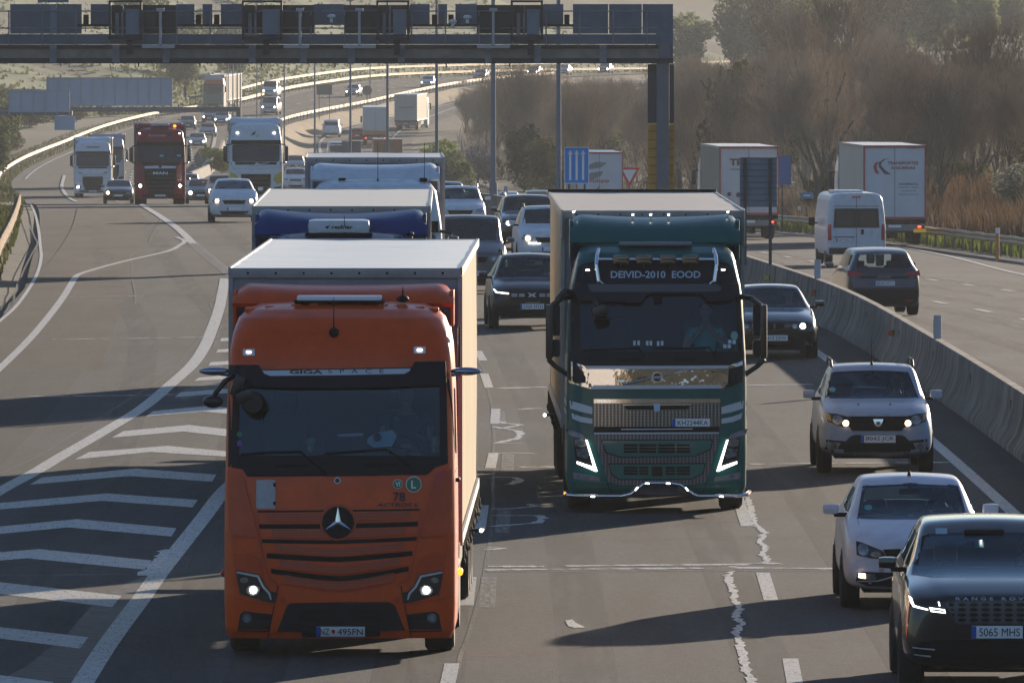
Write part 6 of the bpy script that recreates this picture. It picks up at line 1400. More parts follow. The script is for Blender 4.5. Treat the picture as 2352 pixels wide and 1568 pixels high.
# ---- black crossover in the middle gap
v = V('crossover_car', 'black crossover with a lit light blade in the gap between the two near lorries', 'car', x=1222, d=221.5)
sh = car_shell(4.5, 1.82, 1.60, .86, 1.06, 1.15, 1.85, rw=.60, zb=.26, belt=1.02)
car(v, sh, paint('deep_slate', (.012, .014, .019), .24), hollow=True, wr=.34, fx=.82, wb=2.85, rails=MATTE, wsp=[(-.76, 1.10), (.76, 1.10), (.56, 1.48), (0, 1.51), (-.56, 1.48)])
k3 = mp(0, 0, 1)
v.panel('grille', [(-.50, .80), (.50, .80), (.45, .62), (-.45, .62)], MATTE, .012, .01)
v.panels('grille_blocks', [rect(sx * xx, .755, .13, .022) for xx in (.22, .38) for sx in (-1, 1)] + [rect(sx * xx, .715, .13, .022) for xx in (.22, .38) for sx in (-1, 1)] + [[(-.10, .78), (-.03, .78), (.0, .75), (.03, .78), (.10, .78), (.04, .737), (.10, .695), (.03, .695), (0, .722), (-.03, .695), (-.10, .695), (-.04, .737)]], SILV, .024, .008)
for s_ in (1, -1):
    hl = v.panel('headlight', [(s_ * .48, .72), (s_ * .82, .74), (s_ * .84, .86), (s_ * .5, .80)][::s_], LDARK, .012, .02, res=.06); v.panel('light_blade', [(s_ * .50, .755), (s_ * .78, .785), (s_ * .83, .86), (s_ * .80, .86), (s_ * .75, .81), (s_ * .50, .785)][::s_], DRL, .022, .01, parent=hl)
v.panel('lower_bumper', [(-.8, .52), (.8, .52), (.7, .30), (-.7, .30)], MATTE, .010, .01); v.plate(0, .49, .52, .115, '5909 MYH', off=.04); v.panels('tiny_letters', [rect(-.12 + .045 * k, .575, .028, .012) for k in range(7)], SILV, .016, 0)
seat_in(v, 'driver in the black crossover between the lorries', .38, 2.0, .62, mat('shirt_dark', (.03, .03, .04), .9))

def simple_car(label, x, d, pm, L=4.3, Wd=1.8, H=1.48, hz0=.78, hz1=1.0, ws0=1.1, ws1=1.85, rw=None, zf=z1, lit=None, near=False, rails=None, hollow=False, group=None, name='car', away=False, yaw=0, plate=None, X=None, grm=None, extra=None, sub=2, mirrors=None, belt=None, cat=None, wr=.32, ro=None, rg=None):
    v = V(name, label, cat or name.split('_')[-1], group, x=x, d=d, zf=zf, away=away, yaw=yaw, X=X)
    sh = car_shell(L, Wd, H, hz0, hz1, ws0, ws1, rw=rw, belt=belt, sub=sub, ro=ro, rg=rg)
    if away: sh.v = [(x_, y - L, z) for x_, y, z in sh.v]
    if away:
        for k in ('ws0', 'ws1', 'ro', 'rg'): sh.dims[k] -= L
    D = sh.dims; hw = D['hw']
    if away:
        v.surf(sh); body = sh.build('body', pm, v.root, 50); rw_ = D['rw']
        v.panel('rear_window', [(-hw * .70, D['rb'] + .06), (hw * .70, D['rb'] + .06), (rw_ * .86, H - .13), (-rw_ * .86, H - .13)], DGL, .006, .02, 'r', res=.14)
        for d_ in 'LR': v.panel('side_window', [(D['ws0'] + .35, D['belt'] + .10), (D['ws1'] + .12, H - .16), (D['ro'] - .05, H - .17), (D['rg'] - .45, D['belt'] + .13)], DGL, .006, 0, d_, res=.3)
        for s_ in (-1, 1):
            for yy in (-L + .85, -.95): wheel(v, s_ * (hw + .006), yy, wr, .22)
            v.panel('tail_light', [(s_ * hw * .62, D['belt'] - .10), (s_ * hw * .93, D['belt'] - .08), (s_ * hw * .90, D['belt'] + .06), (s_ * hw * .66, D['belt'] + .02)][::-s_], REDL2, .012, .01, 'r')
            MB().box((s_ * (hw + .095), D['ws0'] + .42, D['belt'] + .13), (.215, .12, .14), .05).build('wing_mirror', mirrors or pm, v.root, 60)
        v.panel('rear_bumper', [(-hw * .85, .30), (hw * .85, .30), (hw * .88, .50), (-hw * .88, .50)], MATTE, .012, .01, 'r', res=.2); v.plate(0, .70, .52, .11, plate, 'r', off=.03)
    else:
        car(v, sh, pm, hollow=hollow, near=near, rails=rails, mirrors=mirrors, wr=wr, rear=True)
        g_ = v.panel('grille', [(-hw * .48, hz0 - .10), (hw * .48, hz0 - .10), (hw * .40, hz0 - .24), (-hw * .40, hz0 - .24)], grm or MATTE, .012, .01, res=.2); v.panel('lower_intake', [(-hw * .6, .42), (hw * .6, .42), (hw * .5, .28), (-hw * .5, .28)], MATTE, .012, .01, res=.2)
        for s_ in (-1, 1):
            hl = v.panel('headlight', [(s_ * hw * .55, hz0 - .20), (s_ * hw * .88, hz0 - .16), (s_ * hw * .90, hz0 - .02), (s_ * hw * .58, hz0 - .08)][::s_], LENS, .012, .01)
            lm = lit[0 if s_ < 0 else 1] if isinstance(lit, tuple) else lit
            if lm and hl: v.panel('lit_lamp', disc(s_ * hw * .70, hz0 - .12, .07 if d < 500 else .10, n=10), lm, .03, .01, parent=hl)
        v.plate(0, .50, .52, .11, plate, off=.03, eu=d < 400)
    if extra: extra(v, D)
    return v
def ex_van(v, D): v.panel('plate_two', rect(.0, .48, .01, .01), MATTE, .01, 0)
simple_car('dark grey people carrier filling the lane behind the black crossover', 1078, 251, GREYPN, L=4.9, Wd=1.94, H=1.90, hz0=1.0, hz1=1.22, ws0=.85, ws1=1.75, rw=.80, near=True, name='people_carrier', plate='4417 MCR', belt=1.16, wr=.34)
simple_car('white crossover with a glowing right lamp tucked beside the green lorry trailer', 1266, 283, WHP, L=4.45, Wd=1.84, H=1.68, hz0=.92, hz1=1.12, ws0=1.05, ws1=1.8, near=True, name='crossover_car', lit=(AMB, None), rails=SOFTB, extra=lambda v, D: v.panels('light_dots', [rect(-.60 + .07 * k, .66, .045, .03) for k in range(5)], DRL, .03, .01))
simple_car('black SUV with two white lamps just above the white crossover', 1217, 312, BLKP, L=4.6, Wd=1.86, H=1.66, hz0=.92, hz1=1.12, ws0=1.1, ws1=1.8, near=True, name='suv_car', lit=LIT, rails=SILV)
simple_car('white crossover with roof rails behind the dark grey people carrier', 1057, 346, WHP, L=4.4, Wd=1.82, H=1.60, hz0=.88, hz1=1.08, hollow=True, name='crossover_car', rails=SILV, near=True)
simple_car('silver saloon showing only its roof behind the white crossover', 1024, 386, SILVP, L=4.6, Wd=1.80, H=1.47, name='saloon_car')
simple_car('white minivan with warm lamps just left of the blue lorry', 538, 378, WHP, L=4.28, Wd=1.81, H=1.62, hz0=.92, hz1=1.16, ws0=.85, ws1=1.75, rw=.60, near=True, hollow=True, name='minivan', lit=AMB, belt=1.1)
simple_car('dark blue estate car with one bright lamp right of the red lorry', 462, 612, GREYPN, L=4.6, Wd=1.85, H=1.5, name='estate_car', lit=(LITS, None), rails=SILV)
simple_car('dark saloon with an orange lamp between the white and red lorries', 272, 610, BLKP, L=4.5, Wd=1.8, H=1.45, name='saloon_car', lit=(AMB, None))
simple_car('pink-beige hatchback with a glaring lamp behind the white minivan', 512, 520, paint('beige_pink', (.45, .34, .33)), L=4.1, Wd=1.78, H=1.5, name='hatchback_car', lit=(LITS, None))
simple_car('white SUV beside the right flank of the tanker lorry', 679, 735, WHP, L=4.5, Wd=1.85, H=1.65, hz0=.95, hz1=1.12, name='suv_car')
simple_car('silver hatchback above the white SUV right of the tanker lorry', 678, 860, SILVP, L=4.1, Wd=1.76, H=1.5, name='hatchback_car')
simple_car('small hatchback peeping out behind the dark blue estate car', 432, 700, SILVP, L=4.0, Wd=1.74, H=1.5, name='hatchback_car')
for lab, x, d, pm, lt in (('hazy green-grey car with glinting flank beyond the red lorry roof', 430, 1100, GREYPN, None), ('hazy pale estate car nearest the bend right of the red lorry', 453, 1010, SILVP, LIT), ('pinkish hazy car right of the pale estate car', 477, 1062, paint('beige_pink', (.45, .34, .33)), None),
                           ('dark hazy car with two white lamps under the far gantry beam', 481, 1135, BLKP, LIT), ('pale hazy car glinting just left of the tanker roof', 508, 1122, SILVP, LIT), ('silver hazy car on the far road nearest the green slope', 808, 1262, SILVP, LIT), ('pale hazy car with a sun glint far up the bend', 980, 1318, WHP, LIT),
                           ('small grey hazy car at the far end of the bend', 1100, 1385, SILVP, None), ('tiny silver hazy car behind the bare branches', 1290, 1460, SILVP, None), ('tiny dark hazy car glinting near the end of the bend', 1222, 1440, BLKP, LITS), ('tiny hazy car with a bright glint left of the gantry column', 1385, 1500, GREYPN, LITS)):
    simple_car(lab, x, d, pm, L=4.4, Wd=1.8, H=1.5, name='car', cat='car', lit=lt, sub=1)  # sun glints of the glinting cars are added as glowing lamp discs
for lab, x, d, c_ in (('white hazy van upper one of the pair under the lamp posts', 618, 1255, WHP), ('grey hazy van lower one of the pair under the lamp posts', 617, 1172, SILVP)):
    simple_car(lab, x, d, c_, L=5.0, Wd=1.95, H=2.1, hz0=1.05, hz1=1.3, ws0=.7, ws1=1.4, rw=.8, name='van', sub=1, belt=1.25, lit=LIT)
# ---- driving away
v = V('crossover_car', 'dark bronze crossover driving away beyond the barrier, sun on its roof', 'car', x=2031, d=251.5, zf=z2, away=True, yaw=R(2))
sh = car_shell(4.43, 1.84, 1.66, .85, 1.08, 1.1, 1.85, rw=.66, ro=3.9, rg=4.3, rb=1.14, belt=1.08); sh.v = [(a, b - 4.43, c) for a, b, c in sh.v]; D = sh.dims
for k in ('ws0', 'ws1', 'ro', 'rg'): D[k] -= 4.43
v.surf(sh)
rgp = [(-.68, 1.18), (.68, 1.18), (.58, 1.50), (-.58, 1.50)]; q = v.sheet(rgp, 'r', .006, .02, .14); sw = [[(-3.1, 1.17), (-2.5, 1.49), (-.75, 1.48), (-.6, 1.24)]]; qs = [v.sheet(sw[0], d_, .006, 0, .2) for d_ in 'LR']
cutf(sh, [(x * .95, 1.34 + (z - 1.34) * .9) for x, z in rgp], 'r', -2.2); cutf(sh, [(-.60, 1.12), (.60, 1.12), (.50, 1.48), (-.50, 1.48)], 'f', -2.2)
sh.build('body', paint('bronze_grey', (.060, .064, .075), .26, .3), v.root, 50); q.build('rear_window', GLASS, v.root, 50); [k.build('side_window', DGL, v.root, 50) for k in qs]
for s_ in (-1, 1):
    for yy in (-3.55, -.92): wheel(v, s_ * .925, yy, .35, .24)
    v.panel('tail_light', [(s_ * .50, 1.02), (s_ * .90, .98), (s_ * .88, 1.12), (s_ * .60, 1.07)][::-s_], REDL2, .014, .012, 'r'); MB().box((s_ * 1.02, -2.95, 1.18), (.22, .12, .15), .05).build('wing_mirror', GREYPN, v.root, 60)
    MB().box((s_ * .4, -1.9, 1.22), (.26, .1, .2), .05).box((s_ * .42, -1.85, .95), (.46, .14, .5), .06).build('seat', SEAT, v.root, 40)
v.panel('tailgate_band', [(-.62, .98), (.62, .98), (.58, .93), (-.58, .93)], MATTE, .012, .01, 'r'); v.panel('tailgate_panel', [(-.78, .90), (.78, .90), (.76, .70), (-.76, .70)], paint('slate_blue', (.11, .13, .18), .3, .3), .006, .006, 'r'); v.plate(0, .80, .52, .11, '8530 MTC', 'r', off=.025)
v.panel('rear_bumper', [(-.84, .66), (.84, .66), (.8, .30), (-.8, .30)], SOFTB, .010, .012, 'r'); v.panel('reflex_reflector', rect(-.62, .38, .16, .03), REDL2, .03, .01, 'r'); v.text('QASHQAI', 0, .955, .34, .03, SILV, 'r', .02)
wt = paint('van_white', (.56, .60, .68)); v = V('panel_van', 'white high roof van driving away with red tail lights beside the bronze crossover', 'van', x=1967, d=356.5, zf=z2, away=True)
sh = cab_shell([(z, hw, 0, 0, r, 5.6) for z, hw, r in ((.42, .98, .1), (.55, 1.02, .12), (1.3, 1.03, .12), (1.9, .98, .16), (2.3, .93, .2), (2.46, .86, .24), (2.54, .7, .2), (2.55, .3, .1))]); sh.v = [(-x, -y, z) for x, y, z in sh.v]; v.surf(sh); sh.build('body', wt, v.root, 50)
v.panels('rear_window', [[(-.80, 1.35), (.80, 1.35), (.76, 2.02), (-.76, 2.02)]], DGL, .008, .01, 'r'); v.panel('door_gap', rect(0, 1.5, .015, 1.9), INK, .012, 0, 'r'); v.panel('roof_strip', rect(0, 2.1, 1.6, .02), INK, .01, 0, 'r')
for s_ in (-1, 1):
    v.panel('tail_light', [(s_ * .86, .92), (s_ * .99, .92), (s_ * .98, 1.48), (s_ * .88, 1.48)][::-s_], REDL2, .02, .02, 'r'); v.panel('pane', [(s_ * .12, 1.42), (s_ * .70, 1.42), (s_ * .68, 1.95), (s_ * .12, 1.95)][::-s_], mat('pane_dark', (.03, .035, .04), .2), .014, 0, 'r')
    for yy in (-1.0, -4.9): wheel(v, s_ * 1.02, yy, .35, .25)
    MB().box((s_ * 1.22, -4.4, 1.50), (.22, .12, .30), .05).cyl((s_ * .98, -4.4, 1.45), (s_ * 1.2, -4.4, 1.45), .03).build('wing_mirror', MATTE, v.root, 40); v.panel('hinge', rect(s_ * .84, 1.95, .05, .1), SILV, .03, .02, 'r')
v.plate(.45, .93, .50, .12, '2217 KXG', 'r', off=.02, eu=True); v.panel('handle_bar', rect(.42, 1.03, .72, .03), MATTE, .02, .02, 'r'); v.panel('lock_panel', rrect(-.26, 1.12, -.16, 1.30, .02), MATTE, .02, .01, 'r'); v.panel('round_badge', disc(-.52, 1.20, .07), SILV, .02, .01, 'r'); v.panel('rear_bumper', rect(0, .55, 1.9, .22), SOFTB, .03, .03, 'r'); v.panel('brake_lamp', rect(0, 2.42, .3, .05), REDL2, .02, .02, 'r')
MB().box((.2, -2.2, 2.58), (1.1, 1.6, .1), .04).build('roof_vent', WHP, v.root, 40)
simple_car('dark grey van with roof rails driving away left of the blue arrow sign', 1240, 640, paint('van_grey', (.16, .165, .16), .35), L=4.8, Wd=1.95, H=1.95, hz0=1.0, hz1=1.25, ws0=.8, ws1=1.5, rw=.84, zf=z2, away=True, name='van', belt=1.2, ro=4.3, rg=4.6)
simple_car('small white car low beside the distant barrier below the grey van', 1168, 700, WHP, zf=z2, away=True, name='hatchback_car')
simple_car('pale hazy minibus driving away uphill beside the fourth lamp post', 760, 1120, WHP, L=4.8, Wd=1.95, H=1.95, hz0=1.0, hz1=1.25, ws0=.8, ws1=1.5, rw=.82, zf=z2, away=True, name='minibus', belt=1.2, sub=1, ro=4.3, rg=4.6)
simple_car('red hazy hatchback driving away left of the white box trailer', 820, 1100, paint('car_red', (.36, .02, .02)), L=4.0, Wd=1.75, H=1.5, zf=z2, away=True, name='hatchback_car', sub=1)
simple_car('white hazy panel van driving away in front of the red hatchback', 775, 985, WHP, L=5.3, Wd=2.0, H=2.4, hz0=1.1, hz1=1.5, ws0=.7, ws1=1.3, rw=.9, zf=z2, away=True, name='panel_van', belt=1.3, sub=1, cat='van', ro=4.9, rg=5.15)
simple_car('dark hazy hatchback just above the white lorry roof on the opposite road', 742, 905, GREYPN, zf=z2, away=True, name='hatchback_car', sub=1)
# ================================================================== overhead gantry
def concrete_like(): return mat('gantry_concrete', (.20, .17, .145), .85, var=.3, vscale=2)
GP = mat('gantry_panel', (.090, .115, .155), .5, .2, var=.2, vscale=1.5); GP2 = mat('gantry_panel_pale', (.14, .18, .235), .45, .2, var=.15, vscale=2); GD = mat('gantry_dark', (.020, .020, .024), .6, var=.3); GST = mat('gantry_steel', (.17, .175, .20), .6, .3, var=.25); GW = mat('bracket_pale', (.34, .35, .37), .5, .2)
YG = 300.0
def gx(x, Y=YG): return px_x(x, Y, 6)
def gz(y, Y=YG): return HC - math.tan(PITCH + math.atan((y - 784) / FPX)) * Y
ga = empty('sign_gantry', (gx(1523), YG, z1(YG) - .1)); tag(ga, 'dark steel gantry spanning the lanes with grey panels, cabinets and a yellow padded post', 'gantry')
def gpart(name, mb, m, parent=ga, smooth=None):
    o = mb.build(name, m, None, smooth); o.parent = parent
    o.matrix_parent_inverse = Matrix.Translation(-Vector(ga.location)) if parent is ga else Matrix.Identity(4)
    return o
def gbox(mb, x0, x1, y0, y1, dy=.1, yo=0.0, b=0):
    X0, X1, Z0, Z1 = gx(x0), gx(x1), gz(y1), gz(y0); return mb.box(((X0 + X1) / 2, YG + yo, (Z0 + Z1) / 2), (X1 - X0, dy, Z1 - Z0), b)
LFT = -150
gpart('beam', gbox(MB(), LFT, 1512, 112, 134, .5, 0), concrete_like()); gpart('chord', gbox(gbox(MB(), LFT, 1512, 103, 112, .62, 0), LFT, 1546, 134, 146, .62, 0), GD)
for x in (123, 267, 382, 580, 697, 808, 922, 1122, 1235, 1385): gpart('bracket', gbox(MB(), x - 8, x + 8, 104, 144, .06, -.30), GST)
gpart('lower_panel', gbox(MB(), LFT, 1508, 79, 102, .05, -.12), GP)
UP = [(-150, -5), (23, 188), (208, 255), (404, 447), (465, 488), (507, 560), (722, 790), (943, 987), (1006, 1027), (1046, 1095), (1248, 1294), (1316, 1397), (1399, 1474), (1476, 1546)]
for a, b in UP: gpart('back_panel', gbox(MB(), a, b, 10, 78 if a > 1300 or a < 100 else 58, .05, .10), GP)
for a, b in ((255, 404), (560, 722), (790, 943), (1095, 1248)): gpart('cabinet_back', gbox(MB(), a, b, 12, 78, .05, .25), GD)
gpart('end_plate', gbox(MB(), 1506, 1546, 78, 145, .06, .0), GP)
gpart('shelf', gbox(gbox(gbox(gbox(MB(), 178, 253, 56, 62, .3), 404, 558, 56, 62, .3), 940, 1095, 56, 62, .3), 1248, 1318, 56, 62, .3), GD)
hr = MB()
for y in (26, 65): hr.cyl((gx(LFT), YG - .42, gz(y)), (gx(1510), YG - .42, gz(y)), .018, n=6)
for x in list(range(22, 1500, 77)): hr.cyl((gx(x), YG - .42, gz(24)), (gx(x), YG - .42, gz(103)), .022, n=6)
gpart('handrail', hr, GST)
for a, b in ((252, 328), (557, 650), (865, 941), (1173, 1247)):
    fr = MB()
    for x0, x1, y0, y1 in ((a, b, 1, 6), (a, b, 84, 90), (a, a + 5, 1, 92), (b - 5, b, 1, 92)): gbox(fr, x0, x1, y0, y1, .16, -.62)
    for x in (a + 2, b - 3): fr.box((gx(x), YG - .35, gz(45)), (.05, .5, .05)); fr.box((gx(x), YG - .35, gz(88)), (.05, .5, .05))
    cg = gpart('cabinet_frame', fr, GD); c = .5 * (a + b)
    cb = gbox(MB(), c, b - 7, 22, 80, .3, -.30, .01); gpart('cabinet', cb, GP2); gpart('conduit', gbox(gbox(MB(), a + 14, a + 22, 14, 82, .06, -.42), a + 28, a + 33, 14, 84, .06, -.42), GST)
    gpart('junction_box', gbox(gbox(MB(), c + 2, c + 16, 92, 126, .12, -.40), a + 8, a + 30, 12, 30, .2, -.4), GD)
for xc, a, b in ((370, 328, 403), (690, 652, 711), (826, 789, 864), (1133, 1096, 1171)):
    gpart('mounting_bracket', gbox(gbox(gbox(MB(), xc - 3, xc + 3, 22, 106, .06, -.66), a, b, 103, 111, .06, -.66), xc - 9, xc + 9, 19, 26, .2, -.66), GW)
    gpart('antenna_head', gbox(gbox(MB(), xc - 34, xc - 12, 36, 58, .12, -.5), xc + 10, xc + 30, 36, 60, .14, -.5), GD)
for x in (124,): gpart('mounting_bracket', gbox(gbox(MB(), x - 7, x + 7, 12, 76, .05, -.35), x - 36, x + 36, -4, 6, .08, -.35), GP2)
for x in (198, 456, 498, 998, 1036, 1302): gpart('traffic_camera', gbox(MB(), x - 6, x + 6, 34, 57, .2, -.05), MATTE)
for x, y in ((762, 38), (1074, 40), (1040, 50)): gpart('dome_camera', MB().ell((gx(x), YG - .5, gz(y)), (.13, .13, .07)).cyl((gx(x), YG - .5, gz(y)), (gx(x), YG - .5, gz(y + 14)), .05), mat('camera_white', (.55, .56, .58), .4), ga, 50)
dr = MB()
for x in (319, 460, 601, 770, 1025, 1171): dr.box((gx(x), YG - .33, gz(146)), (.04, .04, .2))
gpart('drip_pipe', dr, GD)
gpart('column', gbox(MB(), 1508, 1537, 100, 545, .36, -.05, .02), mat('column_grey', (.115, .125, .15), .5, .2, var=.12))
cp = MB(); gbox(cp, 1488, 1508, 148, 283, .3, .25); gbox(cp, 1537, 1548, 148, 283, .3, .25); gpart('dark_cladding', cp, mat('cladding_dark', (.035, .038, .05), .5))
cp = MB(); gbox(cp, 1489, 1508, 286, 520, .34, .25); gbox(cp, 1537, 1549, 286, 520, .34, .25); gpart('yellow_cladding', cp, mat('cladding_yellow', (.52, .26, .03), .6, var=.15, vscale=3))
cb_ = MB()
for k in range(9): gbox(cb_, 1490, 1508, 300 + 20 * k, 303 + 20 * k, .36, .25); gbox(cb_, 1537, 1548, 300 + 20 * k, 303 + 20 * k, .36, .25)
gpart('cladding_joint', cb_, mat('cladding_joint_m', (.30, .14, .02), .6)); gpart('far_column', MB().box((gx(-140), YG, 2.6), (.36, .36, 6.2), .02), GST)
# far gantries with pale panel backs
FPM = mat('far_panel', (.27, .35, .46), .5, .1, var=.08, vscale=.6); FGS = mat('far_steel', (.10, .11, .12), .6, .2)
def far_gantry(lab, Y, beam, panels, posts):
    root = empty('sign_gantry', (px_x(beam[0], Y), Y, z1(Y))); tag(root, lab, 'gantry'); inv = Matrix.Translation(-Vector(root.location))
    def add(n, mb, m): o = mb.build(n, m, None, None); o.parent = root; o.matrix_parent_inverse = inv; return o
    def bx(mb, x0, x1, y0, y1, dy, yo=0): X0, X1 = px_x(x0, Y), px_x(x1, Y); Z0, Z1 = gz(y1, Y), gz(y0, Y); return mb.box(((X0 + X1) / 2, Y + yo, (Z0 + Z1) / 2), (X1 - X0, dy, Z1 - Z0))
    add('beam', bx(MB(), *beam, .5), FGS)
    for p in panels:
        add('sign_panel', bx(MB(), *p, .08, -.35), FPM); r = MB()
        n = int((p[1] - p[0]) / 26)
        for k in range(n + 1): x = p[0] + (p[1] - p[0]) * k / n; bx(r, x - 1, x + 1, p[2], p[3] + 6, .08, -.43)
        bx(r, p[0], p[1], p[2], p[2] + 2.5, .06, -.42); add('panel_rib', r, mat('rib_grey', (.24, .30, .37), .5))
    for x in posts: X = px_x(x, Y); zt = gz(beam[2], Y); zb = z1(Y) - 1.2; add('column', MB().box((X, Y, (zt + zb) / 2), (.35, .35, zt - zb)), FGS)
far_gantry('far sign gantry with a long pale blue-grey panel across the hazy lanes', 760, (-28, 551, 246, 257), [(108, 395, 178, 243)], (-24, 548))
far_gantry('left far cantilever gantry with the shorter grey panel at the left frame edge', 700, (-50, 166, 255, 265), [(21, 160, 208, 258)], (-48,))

# ================================================================== lamp posts
LPM = mat('lamp_post_steel', (.20, .21, .24), .5, .35, var=.1)
def lamp_post(lab, X, Y, zb, h=13.5, r=.10):
    root = MB().cyl((0, 0, 0), (0, 0, h), r, r * .55, 12).cyl((0, 0, 0), (0, 0, .5), r * 1.5, r * 1.4, 12).build('lamp_post', LPM, None, 50); root.location = (X, Y, zb); tag(root, lab, 'lamp post', 'lamp posts along the median')
    for s_ in (-1, 1):
        a = MB().tube([(0, 0, h - .1), (s_ * .8, 0, h + .25), (s_ * 1.8, 0, h + .35)], .04, 6).build('arm', LPM, root, 40); MB().box((s_ * 2.1, 0, h + .35), (.75, .26, .12), .04).build('lamp_head', mat('lamp_head_grey', (.3, .31, .33), .4), a, None)
ords = ['nearest lamp post, right beside the blue arrow sign', 'thick lamp post standing where the curving rail meets the barrier', 'lamp post above the right end of the white lorry roof', 'lamp post in front of the brown tipper lorry', 'lamp post left of the brown tipper lorry', 'lamp post above the left end of the white lorry roof', 'lamp post just right of the tanker lorry cab']
for lab, x, Y, r in zip(ords, (1283, 1133, 1003, 890, 805, 723, 653), (345, 395, 460, 545, 640, 790, 950), (.095, .11, .085, .09, .09, .09, .09)):
    lamp_post(lab, px_x(x, Y, 0), Y, z1(Y) + (.88 if Y < 620 else 0), 12.6, r)
for lab, x, Y in (('far thin lamp post beside the pair of hazy vans', 600, 1100), ('far thin lamp post left of the pair of hazy vans', 590, 1150), ('thin hazy lamp post, rightmost of the cluster above the tanker', 552, 1000), ('thin hazy lamp post, second from the right in the cluster', 545, 1035), ('thin hazy lamp post, third from the right in the cluster', 535, 1070), ('thin hazy lamp post, leftmost of the cluster above the tanker', 524, 1095), ('far lamp post on the bend near the silver car', 850, 1240), ('distant pole rising above the right hillside', 2467 - 740, 1500)):
    lamp_post(lab, px_x(x, Y, -6), Y, Zg(px_x(x, Y, -6), Y), 14 if x < 1000 else 26, .08 if x < 1000 else .12)

# ================================================================== road signs
BLUS = mat('sign_blue', (.004, .23, .62), .5, spec=.2); SGR = mat('sign_back_grey', (.17, .21, .25), .5, .2, var=.1); SPO = mat('sign_post_dark', (.055, .05, .05), .7); SREF = mat('sign_white', (.72, .74, .76), .4)
def sign(name, lab, x0, x1, y0, y1, Y, m, posts=(), pb=None, depth=.04, zf=z1):
    X0, X1 = px_x(x0, Y), px_x(x1, Y); Z0, Z1 = gz(y1, Y), gz(y0, Y); cx = (X0 + X1) / 2; base = pb if pb is not None else zf(Y)
    root = empty(name, (cx, Y, base)); tag(root, lab, 'road sign')
    hw, zc, hh = (X1 - X0) / 2, (Z0 + Z1) / 2 - base, (Z1 - Z0) / 2
    p = MB().box((0, 0, zc), (2 * hw, depth, 2 * hh), .012).build('sign_plate', m, root, None)
    for px_ in posts: MB().box((px_x(px_, Y) - cx, .06, (zc + hh) / 2), (.07, .07, zc + hh)).build('post', SPO, root, None)
    return root, p, hw, zc, hh
r, p, hw, zc, hh = sign('road_sign', 'blue rectangular sign with three white upward arrows in front of the white box trailer', 1296, 1353, 338, 422, 352, BLUS, (1307, 1343), z1(352) + .85)
o = MB()
for s_ in (-1, 1): o.box((s_ * (hw - .012), -.026, zc), (.022, .012, 2 * hh)); o.box((0, -.026, zc + s_ * (hh - .012)), (2 * hw, .012, .022))
o.build('sign_border', SREF, p, None)
for k in (-1, 0, 1): MB().box((k * hw * .52, -.028, zc - hh * .08), (.075, .012, hh * 1.45)).prism([(k * hw * .52 - .085, zc + hh * .60), (k * hw * .52 + .085, zc + hh * .60), (k * hw * .52, zc + hh * .84)], -.034, -.022).build('arrow', SREF, p, None)
Y = 640; root = empty('road_sign', (px_x(1446, Y), Y, z2(Y))); tag(root, 'white triangular give way sign with red edge right of the white box trailer', 'road sign')
w = 48 / FPX * Y / 2; zt, zb = gz(385, Y) - z2(Y), gz(431, Y) - z2(Y)
q = MB().prism([(-w, zt), (0, zb), (w, zt)], -.02, .02).build('red_border', mat('sign_red', (.75, .03, .04), .6, spec=.1), root, None); MB().prism([(-w * .68, zt - .13), (0, zb + .32), (w * .68, zt - .13)], -.03, -.021).build('sign_face', mat('sign_cream', (.85, .84, .82), .5), q, None); MB().cyl((0, .05, 0), (0, .05, zt - .1), .04).build('post', SPO, root, 40)
r, p, hw, zc, hh = sign('road_sign', 'grey ribbed back of a large sign on two dark posts above the barrier', 1699, 1785, 363, 474, 243, SGR, (), z1(243) + .88)
rb_ = MB()
for k in range(9): rb_.box((0, -.03, zc - hh + 2 * hh * (k + .0) / 8), (2 * hw, .03, .022))
rb_.build('rib', mat('rib_slate', (.09, .11, .13), .5), p, None)
for x in (1711, 1769): MB().box((px_x(x, 243) - r.location.x, -.06, (zc + hh) / 2), (.075, .07, zc + hh)).build('post', SPO, r, None)
r, p, hw, zc, hh = sign('road_sign', 'plain blue sign plate sticking out behind the ribbed sign back', 1778, 1818, 358, 424, 492, mat('sign_blue_soft', (.06, .17, .42), .5), (1797,), zf=z2); p.rotation_euler = (0, 0, .35)
r, p, hw, zc, hh = sign('road_sign', 'tiny pale blue kilometre sign below the bare trees', 1840, 1867, 442, 456, 520, mat('sign_blue_pale', (.05, .25, .50), .5), (1853,), zf=lambda y: z2(y) + .3)
MB().box((0, -.026, zc), (.34, .01, .09)).build('sign_text_bar', SREF, p, None)
sign('road_sign', 'grey rectangular sign back on thin posts on the far embankment', 727, 763, 195, 218, 1150, FGS, (733, 757), zf=z1); sign('road_sign', 'hazy pale panel hanging below the left cantilever gantry', 125, 172, 266, 299, 690, FPM, (), zf=lambda y: z1(y) - 2)
sign('road_sign', 'small grey ribbed box sign left of the brown tipper lorry', 785, 829, 324, 355, 800, FGS, (790, 825), zf=z1)
Y = 1200; root = empty('road_sign', (px_x(843, Y), Y, z1(Y))); tag(root, 'round dark sign back beside the fifth lamp post on the far bend', 'road sign'); MB().cyl((0, -.03, gz(208, Y) - z1(Y)), (0, .03, gz(208, Y) - z1(Y)), .58, n=24).build('sign_plate', FGS, root, None); MB().cyl((0, .06, 0), (0, .06, gz(208, Y) - z1(Y)), .05).build('post', SPO, root, None)
